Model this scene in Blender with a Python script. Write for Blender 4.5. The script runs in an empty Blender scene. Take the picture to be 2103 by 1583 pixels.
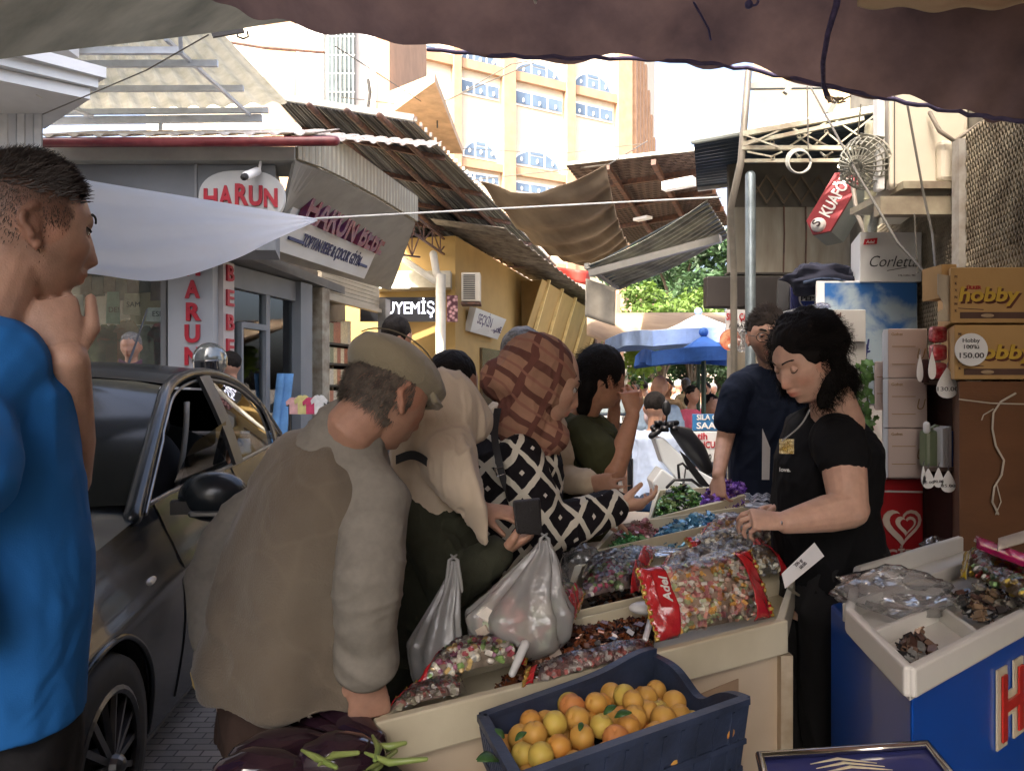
import bpy, bmesh, math, random
from mathutils import Vector, Matrix, noise as mnoise
random.seed(7)
R = math.radians
# ------------------------------------------------------------------ camera, world, sun, exposure
scn = bpy.context.scene
CH = 1.42
F = 1580.0
camd = bpy.data.cameras.new('camera'); cam = bpy.data.objects.new('camera', camd)
scn.collection.objects.link(cam); scn.camera = cam
cam.location = (0, 0, CH); cam.rotation_euler = (R(90), 0, 0)
camd.sensor_width = 36; camd.lens = 36*F/2103; camd.clip_start = 0.05; camd.clip_end = 600
w = bpy.data.worlds.new('World'); scn.world = w; w.use_nodes = True
SUN_L = Vector((0.50, 0.60, -0.90)).normalized()          # direction the light travels
wn = w.node_tree.nodes; wn.clear()
sky = wn.new('ShaderNodeTexSky'); sky.sky_type = 'NISHITA'; sky.sun_disc = False
sky.sun_elevation = math.asin(-SUN_L.z)
sky.sun_rotation = math.atan2(-SUN_L.x, -SUN_L.y) % (2*math.pi)
sky.air_density = .8; sky.dust_density = 9.0; sky.ozone_density = .3
bg = wn.new('ShaderNodeBackground'); bg.inputs[1].default_value = 0.15
wo = wn.new('ShaderNodeOutputWorld')
w.node_tree.links.new(sky.outputs[0], bg.inputs[0]); w.node_tree.links.new(bg.outputs[0], wo.inputs[0])
sund = bpy.data.lights.new('sun', 'SUN'); sund.energy = 2.8; sund.angle = R(0.5); sund.color = (1.0, 0.93, 0.82)
sun = bpy.data.objects.new('sun', sund); scn.collection.objects.link(sun)
sun.rotation_euler = SUN_L.to_track_quat('-Z', 'Y').to_euler()
scn.view_settings.view_transform = 'Standard'
scn.view_settings.look = 'None'
scn.view_settings.exposure = 2.6
scn.view_settings.gamma = 1.0
scn.view_settings.use_curve_mapping = False

# ------------------------------------------------------------------ helpers
C = scn.collection
def P(px, py, Y):
    "a pixel of the 2103x1583 photograph at distance Y in front of the camera"
    return Vector(((px-1051.5)/F*Y, Y, CH-(py-791.5)/F*Y))
def PZ(px, py, z):
    "pixel on the horizontal plane z"
    Y = (CH-z)*F/(py-791.5)
    return P(px, py, Y)
def V(*a): return Vector(a)
def clamp(x, a=0., b=1.): return max(a, min(b, x))
def fbm(p, s=1., o=3):
    p = Vector(p)*s; v = 0; a = 1.
    for i in range(o):
        v += a*mnoise.noise(p); p = p*2.03; a *= .5
    return v
MATS = {}
def M(name, col, rough=.6, metal=0., col2=None, sc=6., var=.25, bump=0., bsc=40., spec=.5, trans=0., coat=0., emit=0., aniso=None, det=4, sheen=0., alpha=1., vcol=False, tlu=0., fold=0.):
    "procedural material: base colour broken up by noise, optional bump / translucency"
    if name in MATS: return MATS[name]
    m = bpy.data.materials.new(name); m.use_nodes = True
    nt = m.node_tree; n = nt.nodes; l = nt.links
    b = n['Principled BSDF']
    tc = n.new('ShaderNodeTexCoord'); mp = n.new('ShaderNodeMapping')
    l.new(tc.outputs['Object'], mp.inputs[0])
    if aniso: mp.inputs['Scale'].default_value = aniso
    nz = n.new('ShaderNodeTexNoise'); nz.inputs['Scale'].default_value = sc; nz.inputs['Detail'].default_value = det
    nz.inputs['Roughness'].default_value = .6
    l.new(mp.outputs[0], nz.inputs[0])
    c1 = list(col)+[1]
    if col2 is None: c2 = [clamp(c*(1-var)) for c in col]+[1]
    else: c2 = list(col2)+[1]
    mx = n.new('ShaderNodeMix'); mx.data_type = 'RGBA'
    rp = n.new('ShaderNodeValToRGB'); rp.color_ramp.elements[0].position = .36; rp.color_ramp.elements[1].position = .66
    l.new(nz.outputs[0], rp.inputs[0]); l.new(rp.outputs[0], mx.inputs[0])
    mx.inputs[6].default_value = c1; mx.inputs[7].default_value = c2
    out = mx.outputs[2]
    if vcol:
        at = n.new('ShaderNodeAttribute'); at.attribute_name = 'col'
        mu = n.new('ShaderNodeMix'); mu.data_type = 'RGBA'; mu.blend_type = 'MULTIPLY'; mu.inputs[0].default_value = 1
        l.new(out, mu.inputs[6]); l.new(at.outputs[0], mu.inputs[7]); out = mu.outputs[2]
    l.new(out, b.inputs['Base Color'])
    b.inputs['Roughness'].default_value = rough; b.inputs['Metallic'].default_value = metal
    b.inputs['Specular IOR Level'].default_value = spec
    b.inputs['Coat Weight'].default_value = coat
    b.inputs['Coat Roughness'].default_value = .06
    b.inputs['Transmission Weight'].default_value = trans
    b.inputs['Alpha'].default_value = alpha
    if sheen: b.inputs['Sheen Weight'].default_value = sheen
    if emit:
        b.inputs['Emission Color'].default_value = c1; b.inputs['Emission Strength'].default_value = emit
    if bump:
        bn = n.new('ShaderNodeTexNoise'); bn.inputs['Scale'].default_value = bsc; bn.inputs['Detail'].default_value = 4
        l.new(mp.outputs[0], bn.inputs[0])
        bp = n.new('ShaderNodeBump'); bp.inputs['Strength'].default_value = bump; bp.inputs['Distance'].default_value = .01
        l.new(bn.outputs[0], bp.inputs['Height']); l.new(bp.outputs[0], b.inputs['Normal'])
    if fold:
        fn_ = n.new('ShaderNodeTexNoise'); fn_.inputs['Scale'].default_value = fold; fn_.inputs['Detail'].default_value = 1.5; fn_.inputs['Distortion'].default_value = 1.2
        l.new(mp.outputs[0], fn_.inputs[0]); fb_ = n.new('ShaderNodeBump'); fb_.inputs['Strength'].default_value = .9; fb_.inputs['Distance'].default_value = .013
        l.new(fn_.outputs[0], fb_.inputs['Height'])
        if bump: l.new(fb_.outputs[0], bp.inputs['Normal'])
        else: l.new(fb_.outputs[0], b.inputs['Normal'])
    if tlu:
        tr = n.new('ShaderNodeBsdfTranslucent'); l.new(out, tr.inputs[0])
        ms = n.new('ShaderNodeMixShader'); ms.inputs[0].default_value = tlu
        l.new(b.outputs[0], ms.inputs[1]); l.new(tr.outputs[0], ms.inputs[2])
        l.new(ms.outputs[0], n['Material Output'].inputs[0])
    MATS[name] = m
    return m
def film(name, tint=(1, 1, 1), base=.12, rough=.08, bsc=30., bs=.8, milky=0.):
    "thin clear or milky plastic film: transparent with glossy crinkles"
    if name in MATS: return MATS[name]
    m = bpy.data.materials.new(name); m.use_nodes = True
    nt = m.node_tree; n = nt.nodes; l = nt.links; n.remove(n['Principled BSDF'])
    tr = n.new('ShaderNodeBsdfTransparent'); tr.inputs[0].default_value = (*tint, 1)
    gl = n.new('ShaderNodeBsdfGlossy'); gl.inputs['Roughness'].default_value = rough
    fr = n.new('ShaderNodeFresnel'); fr.inputs[0].default_value = 1.5
    nz = n.new('ShaderNodeTexNoise'); nz.inputs['Scale'].default_value = bsc; nz.inputs['Detail'].default_value = 3
    tc = n.new('ShaderNodeTexCoord'); l.new(tc.outputs['Object'], nz.inputs[0])
    bp = n.new('ShaderNodeBump'); bp.inputs['Strength'].default_value = bs; bp.inputs['Distance'].default_value = .012
    l.new(nz.outputs[0], bp.inputs['Height']); l.new(bp.outputs[0], gl.inputs['Normal']); l.new(bp.outputs[0], fr.inputs['Normal'])
    ad = n.new('ShaderNodeMath'); ad.operation = 'ADD'; ad.inputs[1].default_value = base; ad.use_clamp = True
    l.new(fr.outputs[0], ad.inputs[0])
    under = tr.outputs[0]
    if milky:
        df = n.new('ShaderNodeBsdfDiffuse'); df.inputs[0].default_value = (*[.85*t for t in tint], 1)
        tl = n.new('ShaderNodeBsdfTranslucent'); tl.inputs[0].default_value = (*[.85*t for t in tint], 1)
        mm = n.new('ShaderNodeMixShader'); mm.inputs[0].default_value = .5
        l.new(df.outputs[0], mm.inputs[1]); l.new(tl.outputs[0], mm.inputs[2])
        m2 = n.new('ShaderNodeMixShader'); m2.inputs[0].default_value = milky
        l.new(tr.outputs[0], m2.inputs[1]); l.new(mm.outputs[0], m2.inputs[2]); under = m2.outputs[0]
    mx = n.new('ShaderNodeMixShader'); l.new(ad.outputs[0], mx.inputs[0]); l.new(under, mx.inputs[1]); l.new(gl.outputs[0], mx.inputs[2])
    l.new(mx.outputs[0], n['Material Output'].inputs[0])
    MATS[name] = m; return m
def striped(name, c1, c2, scale, axis=(1, 0, 0), rough=.6, metal=0., bump=.6, duty=.5, tlu=0., soft=.08, dirt=.3):
    "parallel stripes / slats in object space with a matching bump"
    if name in MATS: return MATS[name]
    m = M(name, c1, rough, metal, sc=4, var=dirt, tlu=tlu)
    nt = m.node_tree; n = nt.nodes; l = nt.links; b = n['Principled BSDF']
    tc = [x for x in n if x.type == 'TEX_COORD'][0]
    dp = n.new('ShaderNodeVectorMath'); dp.operation = 'DOT_PRODUCT'; dp.inputs[1].default_value = tuple(a*scale for a in axis)
    l.new(tc.outputs['Object'], dp.inputs[0])
    fr = n.new('ShaderNodeMath'); fr.operation = 'FRACT'; l.new(dp.outputs['Value'], fr.inputs[0])
    rp = n.new('ShaderNodeValToRGB'); e = rp.color_ramp.elements
    e[0].position = duty-soft; e[1].position = duty
    e[0].color = (0, 0, 0, 1); e[1].color = (1, 1, 1, 1)
    x = e.new(1-soft); x.color = (1, 1, 1, 1); x = e.new(1.); x.color = (0, 0, 0, 1)
    l.new(fr.outputs[0], rp.inputs[0])
    src = b.inputs['Base Color'].links[0].from_socket
    mx = n.new('ShaderNodeMix'); mx.data_type = 'RGBA'; l.new(rp.outputs[0], mx.inputs[0]); l.new(src, mx.inputs[6])
    mx.inputs[7].default_value = (*c2, 1); l.new(mx.outputs[2], b.inputs['Base Color'])
    if bump:
        bp = n.new('ShaderNodeBump'); bp.inputs['Strength'].default_value = bump; bp.inputs['Distance'].default_value = .02
        l.new(rp.outputs[0], bp.inputs['Height']); l.new(bp.outputs[0], b.inputs['Normal'])
    return m

OFF = {}
def tag(o, label=None, cat=None, group=None, kind=None):
    if label: o['label'] = label
    if cat: o['category'] = cat
    if group: o['group'] = group
    if kind: o['kind'] = kind
    return o
def thing(name, label, cat, loc, group=None):
    o = bpy.data.objects.new(name, None); C.objects.link(o); o.location = loc
    o.empty_display_size = .05; OFF[o.name] = Vector(loc)
    return tag(o, label, cat, group)
class MB:
    def __init__(s): s.v = []; s.f = []; s.c = []; s.fc = None
    def add(s, vs, fs, col=None):
        k = len(s.v); s.v += [Vector(p) for p in vs]; s.f += [tuple(i+k for i in f) for f in fs]
        s.c += [col or (1, 1, 1)]*len(vs)
        return s
    def box(s, c, sz, rz=0., M3=None, col=None):
        x, y, z = [a/2 for a in sz]
        vs = [V(i*x, j*y, k*z) for i in (-1, 1) for j in (-1, 1) for k in (-1, 1)]
        m = M3 or Matrix.Rotation(rz, 3, 'Z')
        vs = [m @ p + Vector(c) for p in vs]
        return s.add(vs, [(0, 1, 3, 2), (4, 6, 7, 5), (0, 4, 5, 1), (2, 3, 7, 6), (0, 2, 6, 4), (1, 5, 7, 3)], col)
    def hexa(s, b, t, col=None):
        "b, t: two quads (bottom and top loops)"
        return s.add(list(b)+list(t), [(3, 2, 1, 0), (4, 5, 6, 7)]+[(i, (i+1) % 4, (i+1) % 4+4, i+4) for i in range(4)], col)
    def slab(s, pts, n, t, col=None):
        "flat polygon pts thickened along n by t"
        n = Vector(n).normalized()*t; k = len(pts)
        a = [Vector(p) for p in pts]
        return s.add(a+[p+n for p in a], [tuple(range(k))[::-1], tuple(range(k, 2*k))]+[(i, (i+1) % k, (i+1) % k+k, i+k) for i in range(k)], col)
    def bar(s, a, b, wd, ht=None, up=(0, 0, 1), col=None):
        a = Vector(a); b = Vector(b); d = (b-a).normalized(); up = Vector(up)
        x = d.cross(up)
        if x.length < 1e-4: x = d.cross(V(1, 0, 0))
        x.normalize(); z = x.cross(d); ht = ht or wd
        q = lambda p: [p-x*wd/2-z*ht/2, p+x*wd/2-z*ht/2, p+x*wd/2+z*ht/2, p-x*wd/2+z*ht/2]
        return s.hexa(q(a), q(b), col)
    def loft(s, rings, close=True, cap=True, col=None):
        n = len(rings[0]); vs = [p for r in rings for p in r]; fs = []
        m = n if close else n-1
        for i in range(len(rings)-1):
            for j in range(m):
                k = (j+1) % n
                fs.append((i*n+j, i*n+k, (i+1)*n+k, (i+1)*n+j))
        if cap and close:
            fs.append(tuple(range(n))[::-1]); fs.append(tuple((len(rings)-1)*n+j for j in range(n)))
        return s.add(vs, fs, col)
    def tube(s, pts, rad, n=8, caps=True, flat=1., ref=None, col=None):
        "tapered tube with rounded ends; flat squashes it along ref"
        pts = [Vector(p) for p in pts]
        if not hasattr(rad, '__len__'): rad = [rad]*len(pts)
        rings = []; d0 = (pts[1]-pts[0]).normalized()
        u = Vector(ref) if ref is not None else (V(0, 0, 1) if abs(d0.z) < .9 else V(1, 0, 0))
        stations = []
        if caps:
            for k in (80, 55, 28): stations.append((pts[0]-d0*rad[0]*math.sin(R(k)), rad[0]*math.cos(R(k)), d0))
        for i, p in enumerate(pts):
            if i == 0: d = d0
            elif i == len(pts)-1: d = (pts[i]-pts[i-1]).normalized()
            else: d = ((pts[i]-pts[i-1]).normalized()+(pts[i+1]-pts[i]).normalized()).normalized()
            stations.append((p, rad[i], d))
        if caps:
            for k in (28, 55, 80): stations.append((pts[-1]+d*rad[-1]*math.sin(R(k)), rad[-1]*math.cos(R(k)), d))
        for p, r, d in stations:
            x = u - d*u.dot(d)
            if x.length < 1e-5: x = V(1, 0, 0)-d*d.x
            x.normalize(); y = d.cross(x); u = x
            rings.append([p + x*(math.cos(2*math.pi*j/n)*r*flat) + y*(math.sin(2*math.pi*j/n)*r) for j in range(n)])
        return s.loft(rings, col=col)
    def ball(s, c, r, n=12, m=8, M3=None, col=None, fn=None):
        "ellipsoid, r may be a 3-vector"
        if not hasattr(r, '__len__'): r = (r, r, r)
        vs = []; fs = []
        for i in range(m+1):
            t = math.pi*i/m
            for j in range(n):
                a = 2*math.pi*j/n
                q = V(math.sin(t)*math.cos(a), math.sin(t)*math.sin(a), math.cos(t))
                k = fn(q) if fn else 1.
                q = V(q.x*r[0]*k, q.y*r[1]*k, q.z*r[2]*k)
                vs.append((M3 @ q if M3 else q)+Vector(c))
        for i in range(m):
            for j in range(n):
                k = (j+1) % n
                fs.append((i*n+j, (i+1)*n+j, (i+1)*n+k, i*n+k))
        return s.add(vs, fs, col)
    def grid(s, fn, nu, nv, t=0., col=None):
        "surface fn(u,v) with u,v in 0..1, given thickness t"
        g = [[Vector(fn(i/nu, j/nv)) for j in range(nv+1)] for i in range(nu+1)]
        vs = [p for r in g for p in r]; w_ = nv+1
        fs = [(i*w_+j, (i+1)*w_+j, (i+1)*w_+j+1, i*w_+j+1) for i in range(nu) for j in range(nv)]
        if t:
            nn = []
            for i in range(nu+1):
                for j in range(nv+1):
                    a = g[min(i+1, nu)][j]-g[max(i-1, 0)][j]; b = g[i][min(j+1, nv)]-g[i][max(j-1, 0)]
                    q = a.cross(b); q = q.normalized() if q.length > 1e-9 else V(0, 0, 1)
                    nn.append(g[i][j]-q*t)
            k = len(vs); vs += nn
            fs += [tuple(a+k for a in f[::-1]) for f in fs[:]]
            e = [(i*w_, (i+1)*w_) for i in range(nu)]+[((i+1)*w_+nv, i*w_+nv) for i in range(nu)]
            e += [(j+1, j) for j in range(nv)]+[(nu*w_+j, nu*w_+j+1) for j in range(nv)]
            fs += [(b, a, a+k, b+k) for a, b in e]
        return s.add(vs, fs, col)
    def prism(s, poly, o, x, y, t, col=None):
        "2-D polygon poly in the frame (o, x, y), thickened by t along x cross y"
        x = Vector(x); y = Vector(y); o = Vector(o)
        return s.slab([o+x*a+y*b for a, b in poly], x.cross(y), t, col)
    def build(s, name, mat, parent=None, smooth=False, bevel=0., vcol=False, subd=0):
        me = bpy.data.meshes.new(name)
        if parent is not None:
            off = OFF[parent.name]
        else:
            xs = [p.x for p in s.v]; ys = [p.y for p in s.v]; zs = [p.z for p in s.v]
            off = V((min(xs)+max(xs))/2, (min(ys)+max(ys))/2, min(zs))
        me.from_pydata([p-off for p in s.v], [], s.f)
        if vcol:
            a = me.color_attributes.new('col', 'FLOAT_COLOR', 'POINT')
            a.data.foreach_set('color', [x for c in s.c for x in (c[0], c[1], c[2], 1)])
        me.validate(); me.update()
        bm = bmesh.new(); bm.from_mesh(me); bmesh.ops.recalc_face_normals(bm, faces=bm.faces)
        if s.__dict__.get('open_') is None: pass
        bm.to_mesh(me); bm.free()
        if smooth: me.polygons.foreach_set('use_smooth', [True]*len(me.polygons))
        o = bpy.data.objects.new(name, me); C.objects.link(o)
        for mm in (mat if isinstance(mat, (list, tuple)) else [mat]): me.materials.append(mm)
        if bevel:
            b = o.modifiers.new('bevel', 'BEVEL'); b.width = bevel; b.segments = 2; b.limit_method = 'ANGLE'; b.angle_limit = R(35)
            b.harden_normals = False
        if subd:
            b = o.modifiers.new('sub', 'SUBSURF'); b.levels = subd; b.render_levels = subd
        if parent is not None:
            o.parent = parent
        else:
            o.location = off
        OFF[o.name] = off
        return o
def voxel(mb, size, smooth=6, fac=.5):
    "union everything in mb into one closed continuous surface; returns a new MB"
    me = bpy.data.meshes.new('tmp'); me.from_pydata(mb.v, [], mb.f); me.update()
    bm = bmesh.new(); bm.from_mesh(me); bmesh.ops.recalc_face_normals(bm, faces=bm.faces); bm.to_mesh(me); bm.free()
    o = bpy.data.objects.new('tmp', me); C.objects.link(o)
    r = o.modifiers.new('r', 'REMESH'); r.mode = 'VOXEL'; r.voxel_size = size
    if smooth:
        sm = o.modifiers.new('s', 'SMOOTH'); sm.iterations = smooth; sm.factor = fac
    dg = bpy.context.evaluated_depsgraph_get(); ev = o.evaluated_get(dg); m2 = ev.to_mesh()
    out = MB(); out.v = [v.co.copy() for v in m2.vertices]; out.f = [tuple(p.vertices) for p in m2.polygons]
    out.n = [v.normal.copy() for v in m2.vertices]
    out.c = [(1, 1, 1)]*len(out.v)
    ev.to_mesh_clear(); bpy.data.objects.remove(o); bpy.data.meshes.remove(me)
    return out
def wrinkle(mb, amp, s=9., an=(1, 1, 1), ridge=False, seed=0., o=3):
    for i, p in enumerate(mb.v):
        q = V(p.x*an[0]+seed, p.y*an[1]+seed*.7, p.z*an[2])
        if ridge:
            q = q*s; q = q+V(mnoise.noise(q*.6), mnoise.noise(q*.6+V(5, 0, 0)), mnoise.noise(q*.6+V(0, 9, 0)))*.9
            v = max(0, 1-abs(mnoise.noise(q))*3.2)**2+.55*max(0, 1-abs(mnoise.noise(q*2.1+V(3, 3, 3)))*3.)**2-.35
        else: v = fbm(q, s, o)
        mb.v[i] = p + mb.n[i]*(v*amp)
    return mb
TXT = {}
def text(s, h, mat, o, x, y, parent=None, name='lettering', t=.003, bold=0., wd=None, shear=0., align='CENTER', space=1., emb=None):
    "letters of height h whose baseline centre is o, running along x, upright along y"
    cu = bpy.data.curves.new('t', 'FONT'); cu.body = s; cu.size = 1.; cu.align_x = align; cu.offset = bold; cu.shear = shear
    cu.extrude = .5; cu.resolution_u = 3; cu.space_character = space
    ob = bpy.data.objects.new('t', cu); C.objects.link(ob)
    dg = bpy.context.evaluated_depsgraph_get(); ev = ob.evaluated_get(dg); me = ev.to_mesh()
    x = Vector(x).normalized(); y = Vector(y).normalized(); n = x.cross(y); o = Vector(o)
    capz = .70
    vs = [v.co.copy() for v in me.vertices]; fs = [tuple(p.vertices) for p in me.polygons]
    ev.to_mesh_clear(); bpy.data.objects.remove(ob); bpy.data.curves.remove(cu)
    k = h/capz; kx = k
    if wd and vs:
        cur = max(v.x for v in vs)-min(v.x for v in vs); kx = wd/cur
    mb = MB(); mb.add([o+x*(v.x*kx)+y*(v.y*k)+n*((v.z+.5)*t) for v in vs], fs)
    if emb is not None: emb.add(mb.v, mb.f); return emb
    return mb.build(name, mat, parent)
def copy_tree(o, parent=None, loc=None):
    c = o.copy(); C.objects.link(c); c.parent = parent
    if loc is not None: c.location = loc
    for ch in list(o.children): copy_tree(ch, c)
    return c
# ------------------------------------------------------------------ setting
def onplane(px, py, p0, n):
    d = P(px, py, 1.)-V(0, 0, CH); n = Vector(n); t = (Vector(p0)-V(0, 0, CH)).dot(n)/d.dot(n)
    return V(0, 0, CH)+d*t
# ground
g = MB(); g.grid(lambda u, v: (-150+300*u, -40+340*v, 0), 30, 34)
gm = M('paving', (.30, .27, .24), .8, sc=1.2, var=.35, bump=.2)
nt = gm.node_tree; n_ = nt.nodes; tcn = [x for x in n_ if x.type == 'TEX_COORD'][0]
br = n_.new('ShaderNodeTexBrick'); br.inputs['Scale'].default_value = 5; br.inputs['Mortar Size'].default_value = .018
br.inputs['Color1'].default_value = (.9, .9, .9, 1); br.inputs['Color2'].default_value = (.6, .6, .6, 1); br.inputs['Mortar'].default_value = (.25, .25, .25, 1)
nt.links.new(tcn.outputs['Object'], br.inputs[0])
mu = n_.new('ShaderNodeMix'); mu.data_type = 'RGBA'; mu.blend_type = 'MULTIPLY'; mu.inputs[0].default_value = 1
nt.links.new(n_['Principled BSDF'].inputs['Base Color'].links[0].from_socket, mu.inputs[6]); nt.links.new(br.outputs[0], mu.inputs[7])
nt.links.new(mu.outputs[2], n_['Principled BSDF'].inputs['Base Color'])
tag(g.build('ground', gm), kind='structure')

cream = M('cream_wall', (.70, .62, .48), .85, sc=2, var=.12, bump=.1)
peach = M('peach_wall', (.44, .27, .165), .85, sc=2, var=.2, bump=.1)
white = M('white_paint', (.78, .78, .76), .6, sc=3, var=.12)
steelw = M('white_steel', (.62, .66, .72), .45, sc=8, var=.2)
rust = M('rusty_steel', (.16, .075, .045), .7, col2=(.06, .035, .03), sc=14)
grey = M('grey_panel', (.20, .21, .22), .5, sc=2, var=.15)
dark = M('dark_interior', (.02, .018, .016), .7)
alu = M('aluminium', (.45, .45, .44), .35, metal=.8, sc=10, var=.2)
red = M('sign_red', (.42, .015, .03), .4, var=.1)
glass = film('window_glass', (.9, .95, .93), base=.04, rough=.02, bsc=1.5, bs=.03)

# ---- tower with arched windows, far behind
p0 = P(935, 300, 45); p1 = P(1290, 300, 51.5); p2 = P(1345, 300, 68)
d1 = (p1-p0); d1.z = 0; n1 = V(d1.y, -d1.x, 0).normalized()
tw = thing('apartment_tower', 'tall cream tower with peach pilasters and rows of arched blue windows behind the market', 'building', (p1.x, p1.y, 0))
dirn = d1.normalized(); TL0 = p0-dirn*12; 
m = MB(); q = [V(TL0.x, TL0.y, 0), V(p1.x, p1.y, 0), V(p2.x, p2.y, 0), V(p2.x-14, p2.y+8, 0), V(TL0.x-4, TL0.y+20, 0)]
m.slab(q, (0, 0, 1), 30); m.build('wall', cream, tw)
def TQ(px, py, o=0.): return onplane(px, py, p0-n1*0+n1*o, n1)
def pil(px0, px1, z0=0, z1=30, t=.35):
    a = TQ(px0, 300); b = TQ(px1, 300); m = MB()
    m.slab([V(a.x, a.y, z0), V(b.x, b.y, z0), V(b.x, b.y, z1), V(a.x, a.y, z1)], n1, t); m.build('pilaster', peach, tw)
for a, b in ((815, 822), (926, 941), (1028, 1052), (1157, 1174), (1262, 1290)): pil(a, b, 0, 30, .45)
def band(z, h, t=.3):
    m = MB(); a = TL0; b = p1
    m.slab([V(a.x, a.y, z), V(b.x, b.y, z), V(b.x, b.y, z+h), V(a.x, a.y, z+h)], n1, t); m.build('cornice_band', peach, tw)
zb = TQ(990, 152).z; band(zb, .55, .3)
zb2 = TQ(1000, 352).z; band(zb2, .45, .3); band(zb-19.3+8, .4, .3)
s1 = (p2-p1); s1.z = 0; ns = V(s1.y, -s1.x, 0).normalized(); sd = s1.normalized()
for k in range(9):
    a = p1+sd*(.4+k*2.0); m = MB(); h = 30 if k < 2 else 29-k*1.2
    m.slab([V(a.x, a.y, 0), V(a.x+sd.x*.7, a.y+sd.y*.7, 0), V(a.x+sd.x*.7, a.y+sd.y*.7, h), V(a.x, a.y, h)], ns, .5); m.build('side_pilaster', peach, tw)
pane_m = M('blue_pane', (.14, .20, .28), .15, sc=.6, var=.25)
frame_m = M('window_frame_white', (.85, .85, .83), .5, var=.05)
def twin(px0, px1, pyt, pyb, arch, slope):
    "window unit on the tower front; px extents, top and bottom at its left edge, pixels of slope per pixel"
    nseg = 3; dot = MB(); fr = MB()
    a = TQ(px0, pyb); b = TQ(px1, pyb+slope*(px1-px0)); L = (b-a).length; z0 = a.z; H = TQ(px0, pyt).z-z0
    x = (b-a); x.z = 0; x.normalize(); o = V(a.x, a.y, z0)
    def edge(u):
        if not arch: return H
        t = abs(u-L/2)/(L/2); return H*math.sqrt(max(0, 1-t*t))
    N = 18
    if arch: poly = [(L*(.5-.5*math.cos(math.pi*i/N)), edge(L*(.5-.5*math.cos(math.pi*i/N)))) for i in range(N+1)][::-1]
    else: poly = [(L, 0), (L, H), (0, H), (0, 0)]
    f = MB(); f.prism(poly, o+n1*.02, x, (0, 0, 1), .08); wf = f.build('window', frame_m, tw)
    pn = MB(); br_ = .10
    for k in range(nseg):
        u0 = L*k/nseg+br_; u1 = L*(k+1)/nseg-br_*.4
        us = [u0+(u1-u0)*i/6 for i in range(7)]
        top = [(u, max(.05, min(edge(u)-.14, H-.14))) for u in us]
        if arch and k == 1: top = [(u, H*.62) for u in us]
        pn.prism([(u0, .1)]+[(u1, .1)]+top[::-1], o+n1*.12, x, (0, 0, 1), .03)
        if arch and k == 1: pn.prism([(u0, H*.7), (u1, H*.7), (u1, H*.86), (u0, H*.86)], o+n1*.12, x, (0, 0, 1), .03)
        c = o+n1*.16+x*((u0+u1)/2)+V(0, 0, H*.35); dd = MB(); dd.ball(c, (.09, .04, .14), 6, 4); dd.build('sticker', frame_m, wf)
    pn.build('pane', pane_m, wf)
SL = .225
for (a, b, t, bo, ar) in ((848, 915, 84, 118, 1), (943, 1022, 92, 128, 1), (1055, 1150, 118, 152, 1), (1176, 1252, 141, 179, 1),
                          (943, 1023, 160, 192, 0), (1054, 1153, 183, 215, 0), (1172, 1256, 207, 236, 0),
                          (949, 1018, 282, 322, 1), (1051, 1146, 301, 338, 1), (1050, 1153, 370, 394, 0), (945, 1022, 350, 372, 0)):
    twin(a, b, t, bo, ar, SL*.95)

# ---- apartment block on the left behind the roofs
ab = thing('apartment_block', 'cream and peach apartment wall with a barred window and a projecting balcony slab', 'building', (-4, 14, 0))
def vbox(mb, pxa, pxb, z0, z1, Y, dep):
    a = P(pxa, 0, Y); b = P(pxb, 0, Y)
    mb.hexa([V(a.x, Y, z0), V(b.x, Y, z0), V(b.x, Y+dep, z0), V(a.x, Y+dep, z0)], [V(a.x, Y, z1), V(b.x, Y, z1), V(b.x, Y+dep, z1), V(a.x, Y+dep, z1)])
for nm, a, b, mt, Y in (('wall', 300, 541, cream, 14), ('wall_stripe', 541.5, 606, peach, 13.98), ('wall_stripe', 606.5, 664, white, 14), ('wall', 664.5, 772, white, 14.1), ('wall_stripe', 772.5, 800, peach, 13.9)):
    m = MB(); vbox(m, a, b, 0, 11, Y, 6); m.build(nm, mt, ab)
m = MB(); vbox(m, 672, 728, 3, 10, 13.9, .15); f = m.build('window', M('window_dark_glass', (.12, .15, .16), .1), ab)
m = MB()
for i in range(7):
    x = P(674+i*8.5, 0, 13.75).x; m.bar((x, 13.75, 4), (x, 13.75, 10), .022)
for i in range(10): m.bar((P(672, 0, 13.75).x, 13.75, 6+i*.33), (P(729, 0, 13.75).x, 13.75, 6+i*.33), .018)
m.build('grille', M('grille_grey', (.35, .37, .36), .5), f)
m = MB(); a = P(770, 85, 12.2); b = P(893, 168, 12.2)
zt = P(0, 168, 12.2).z
m.hexa([V(P(790, 0, 14).x, 14, zt+.05), V(b.x, 12.2, zt), V(b.x+.2, 16, zt), V(a.x, 16, zt)], [V(P(790, 0, 14).x, 14, zt+.5), V(b.x, 12.2, zt+.14), V(b.x+.2, 16, zt+.14), V(a.x, 16, zt+.14)])
for i in range(0): pass
m.build('balcony_slab', M('balcony_concrete', (.62, .45, .30), .9, sc=3, var=.3, bump=.5, bsc=20), ab)
m = MB(); m.tube([P(425, 80, 13.5), P(540, 98, 13.5), P(664, 108, 13.5)], .03); m.build('pipe', rust, ab)
m = MB(); m.tube([P(756, 165, 13.8), P(760, 190, 13.8), P(755, 228, 13.8)], .03, 6); m.build('cable', dark, ab)

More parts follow.
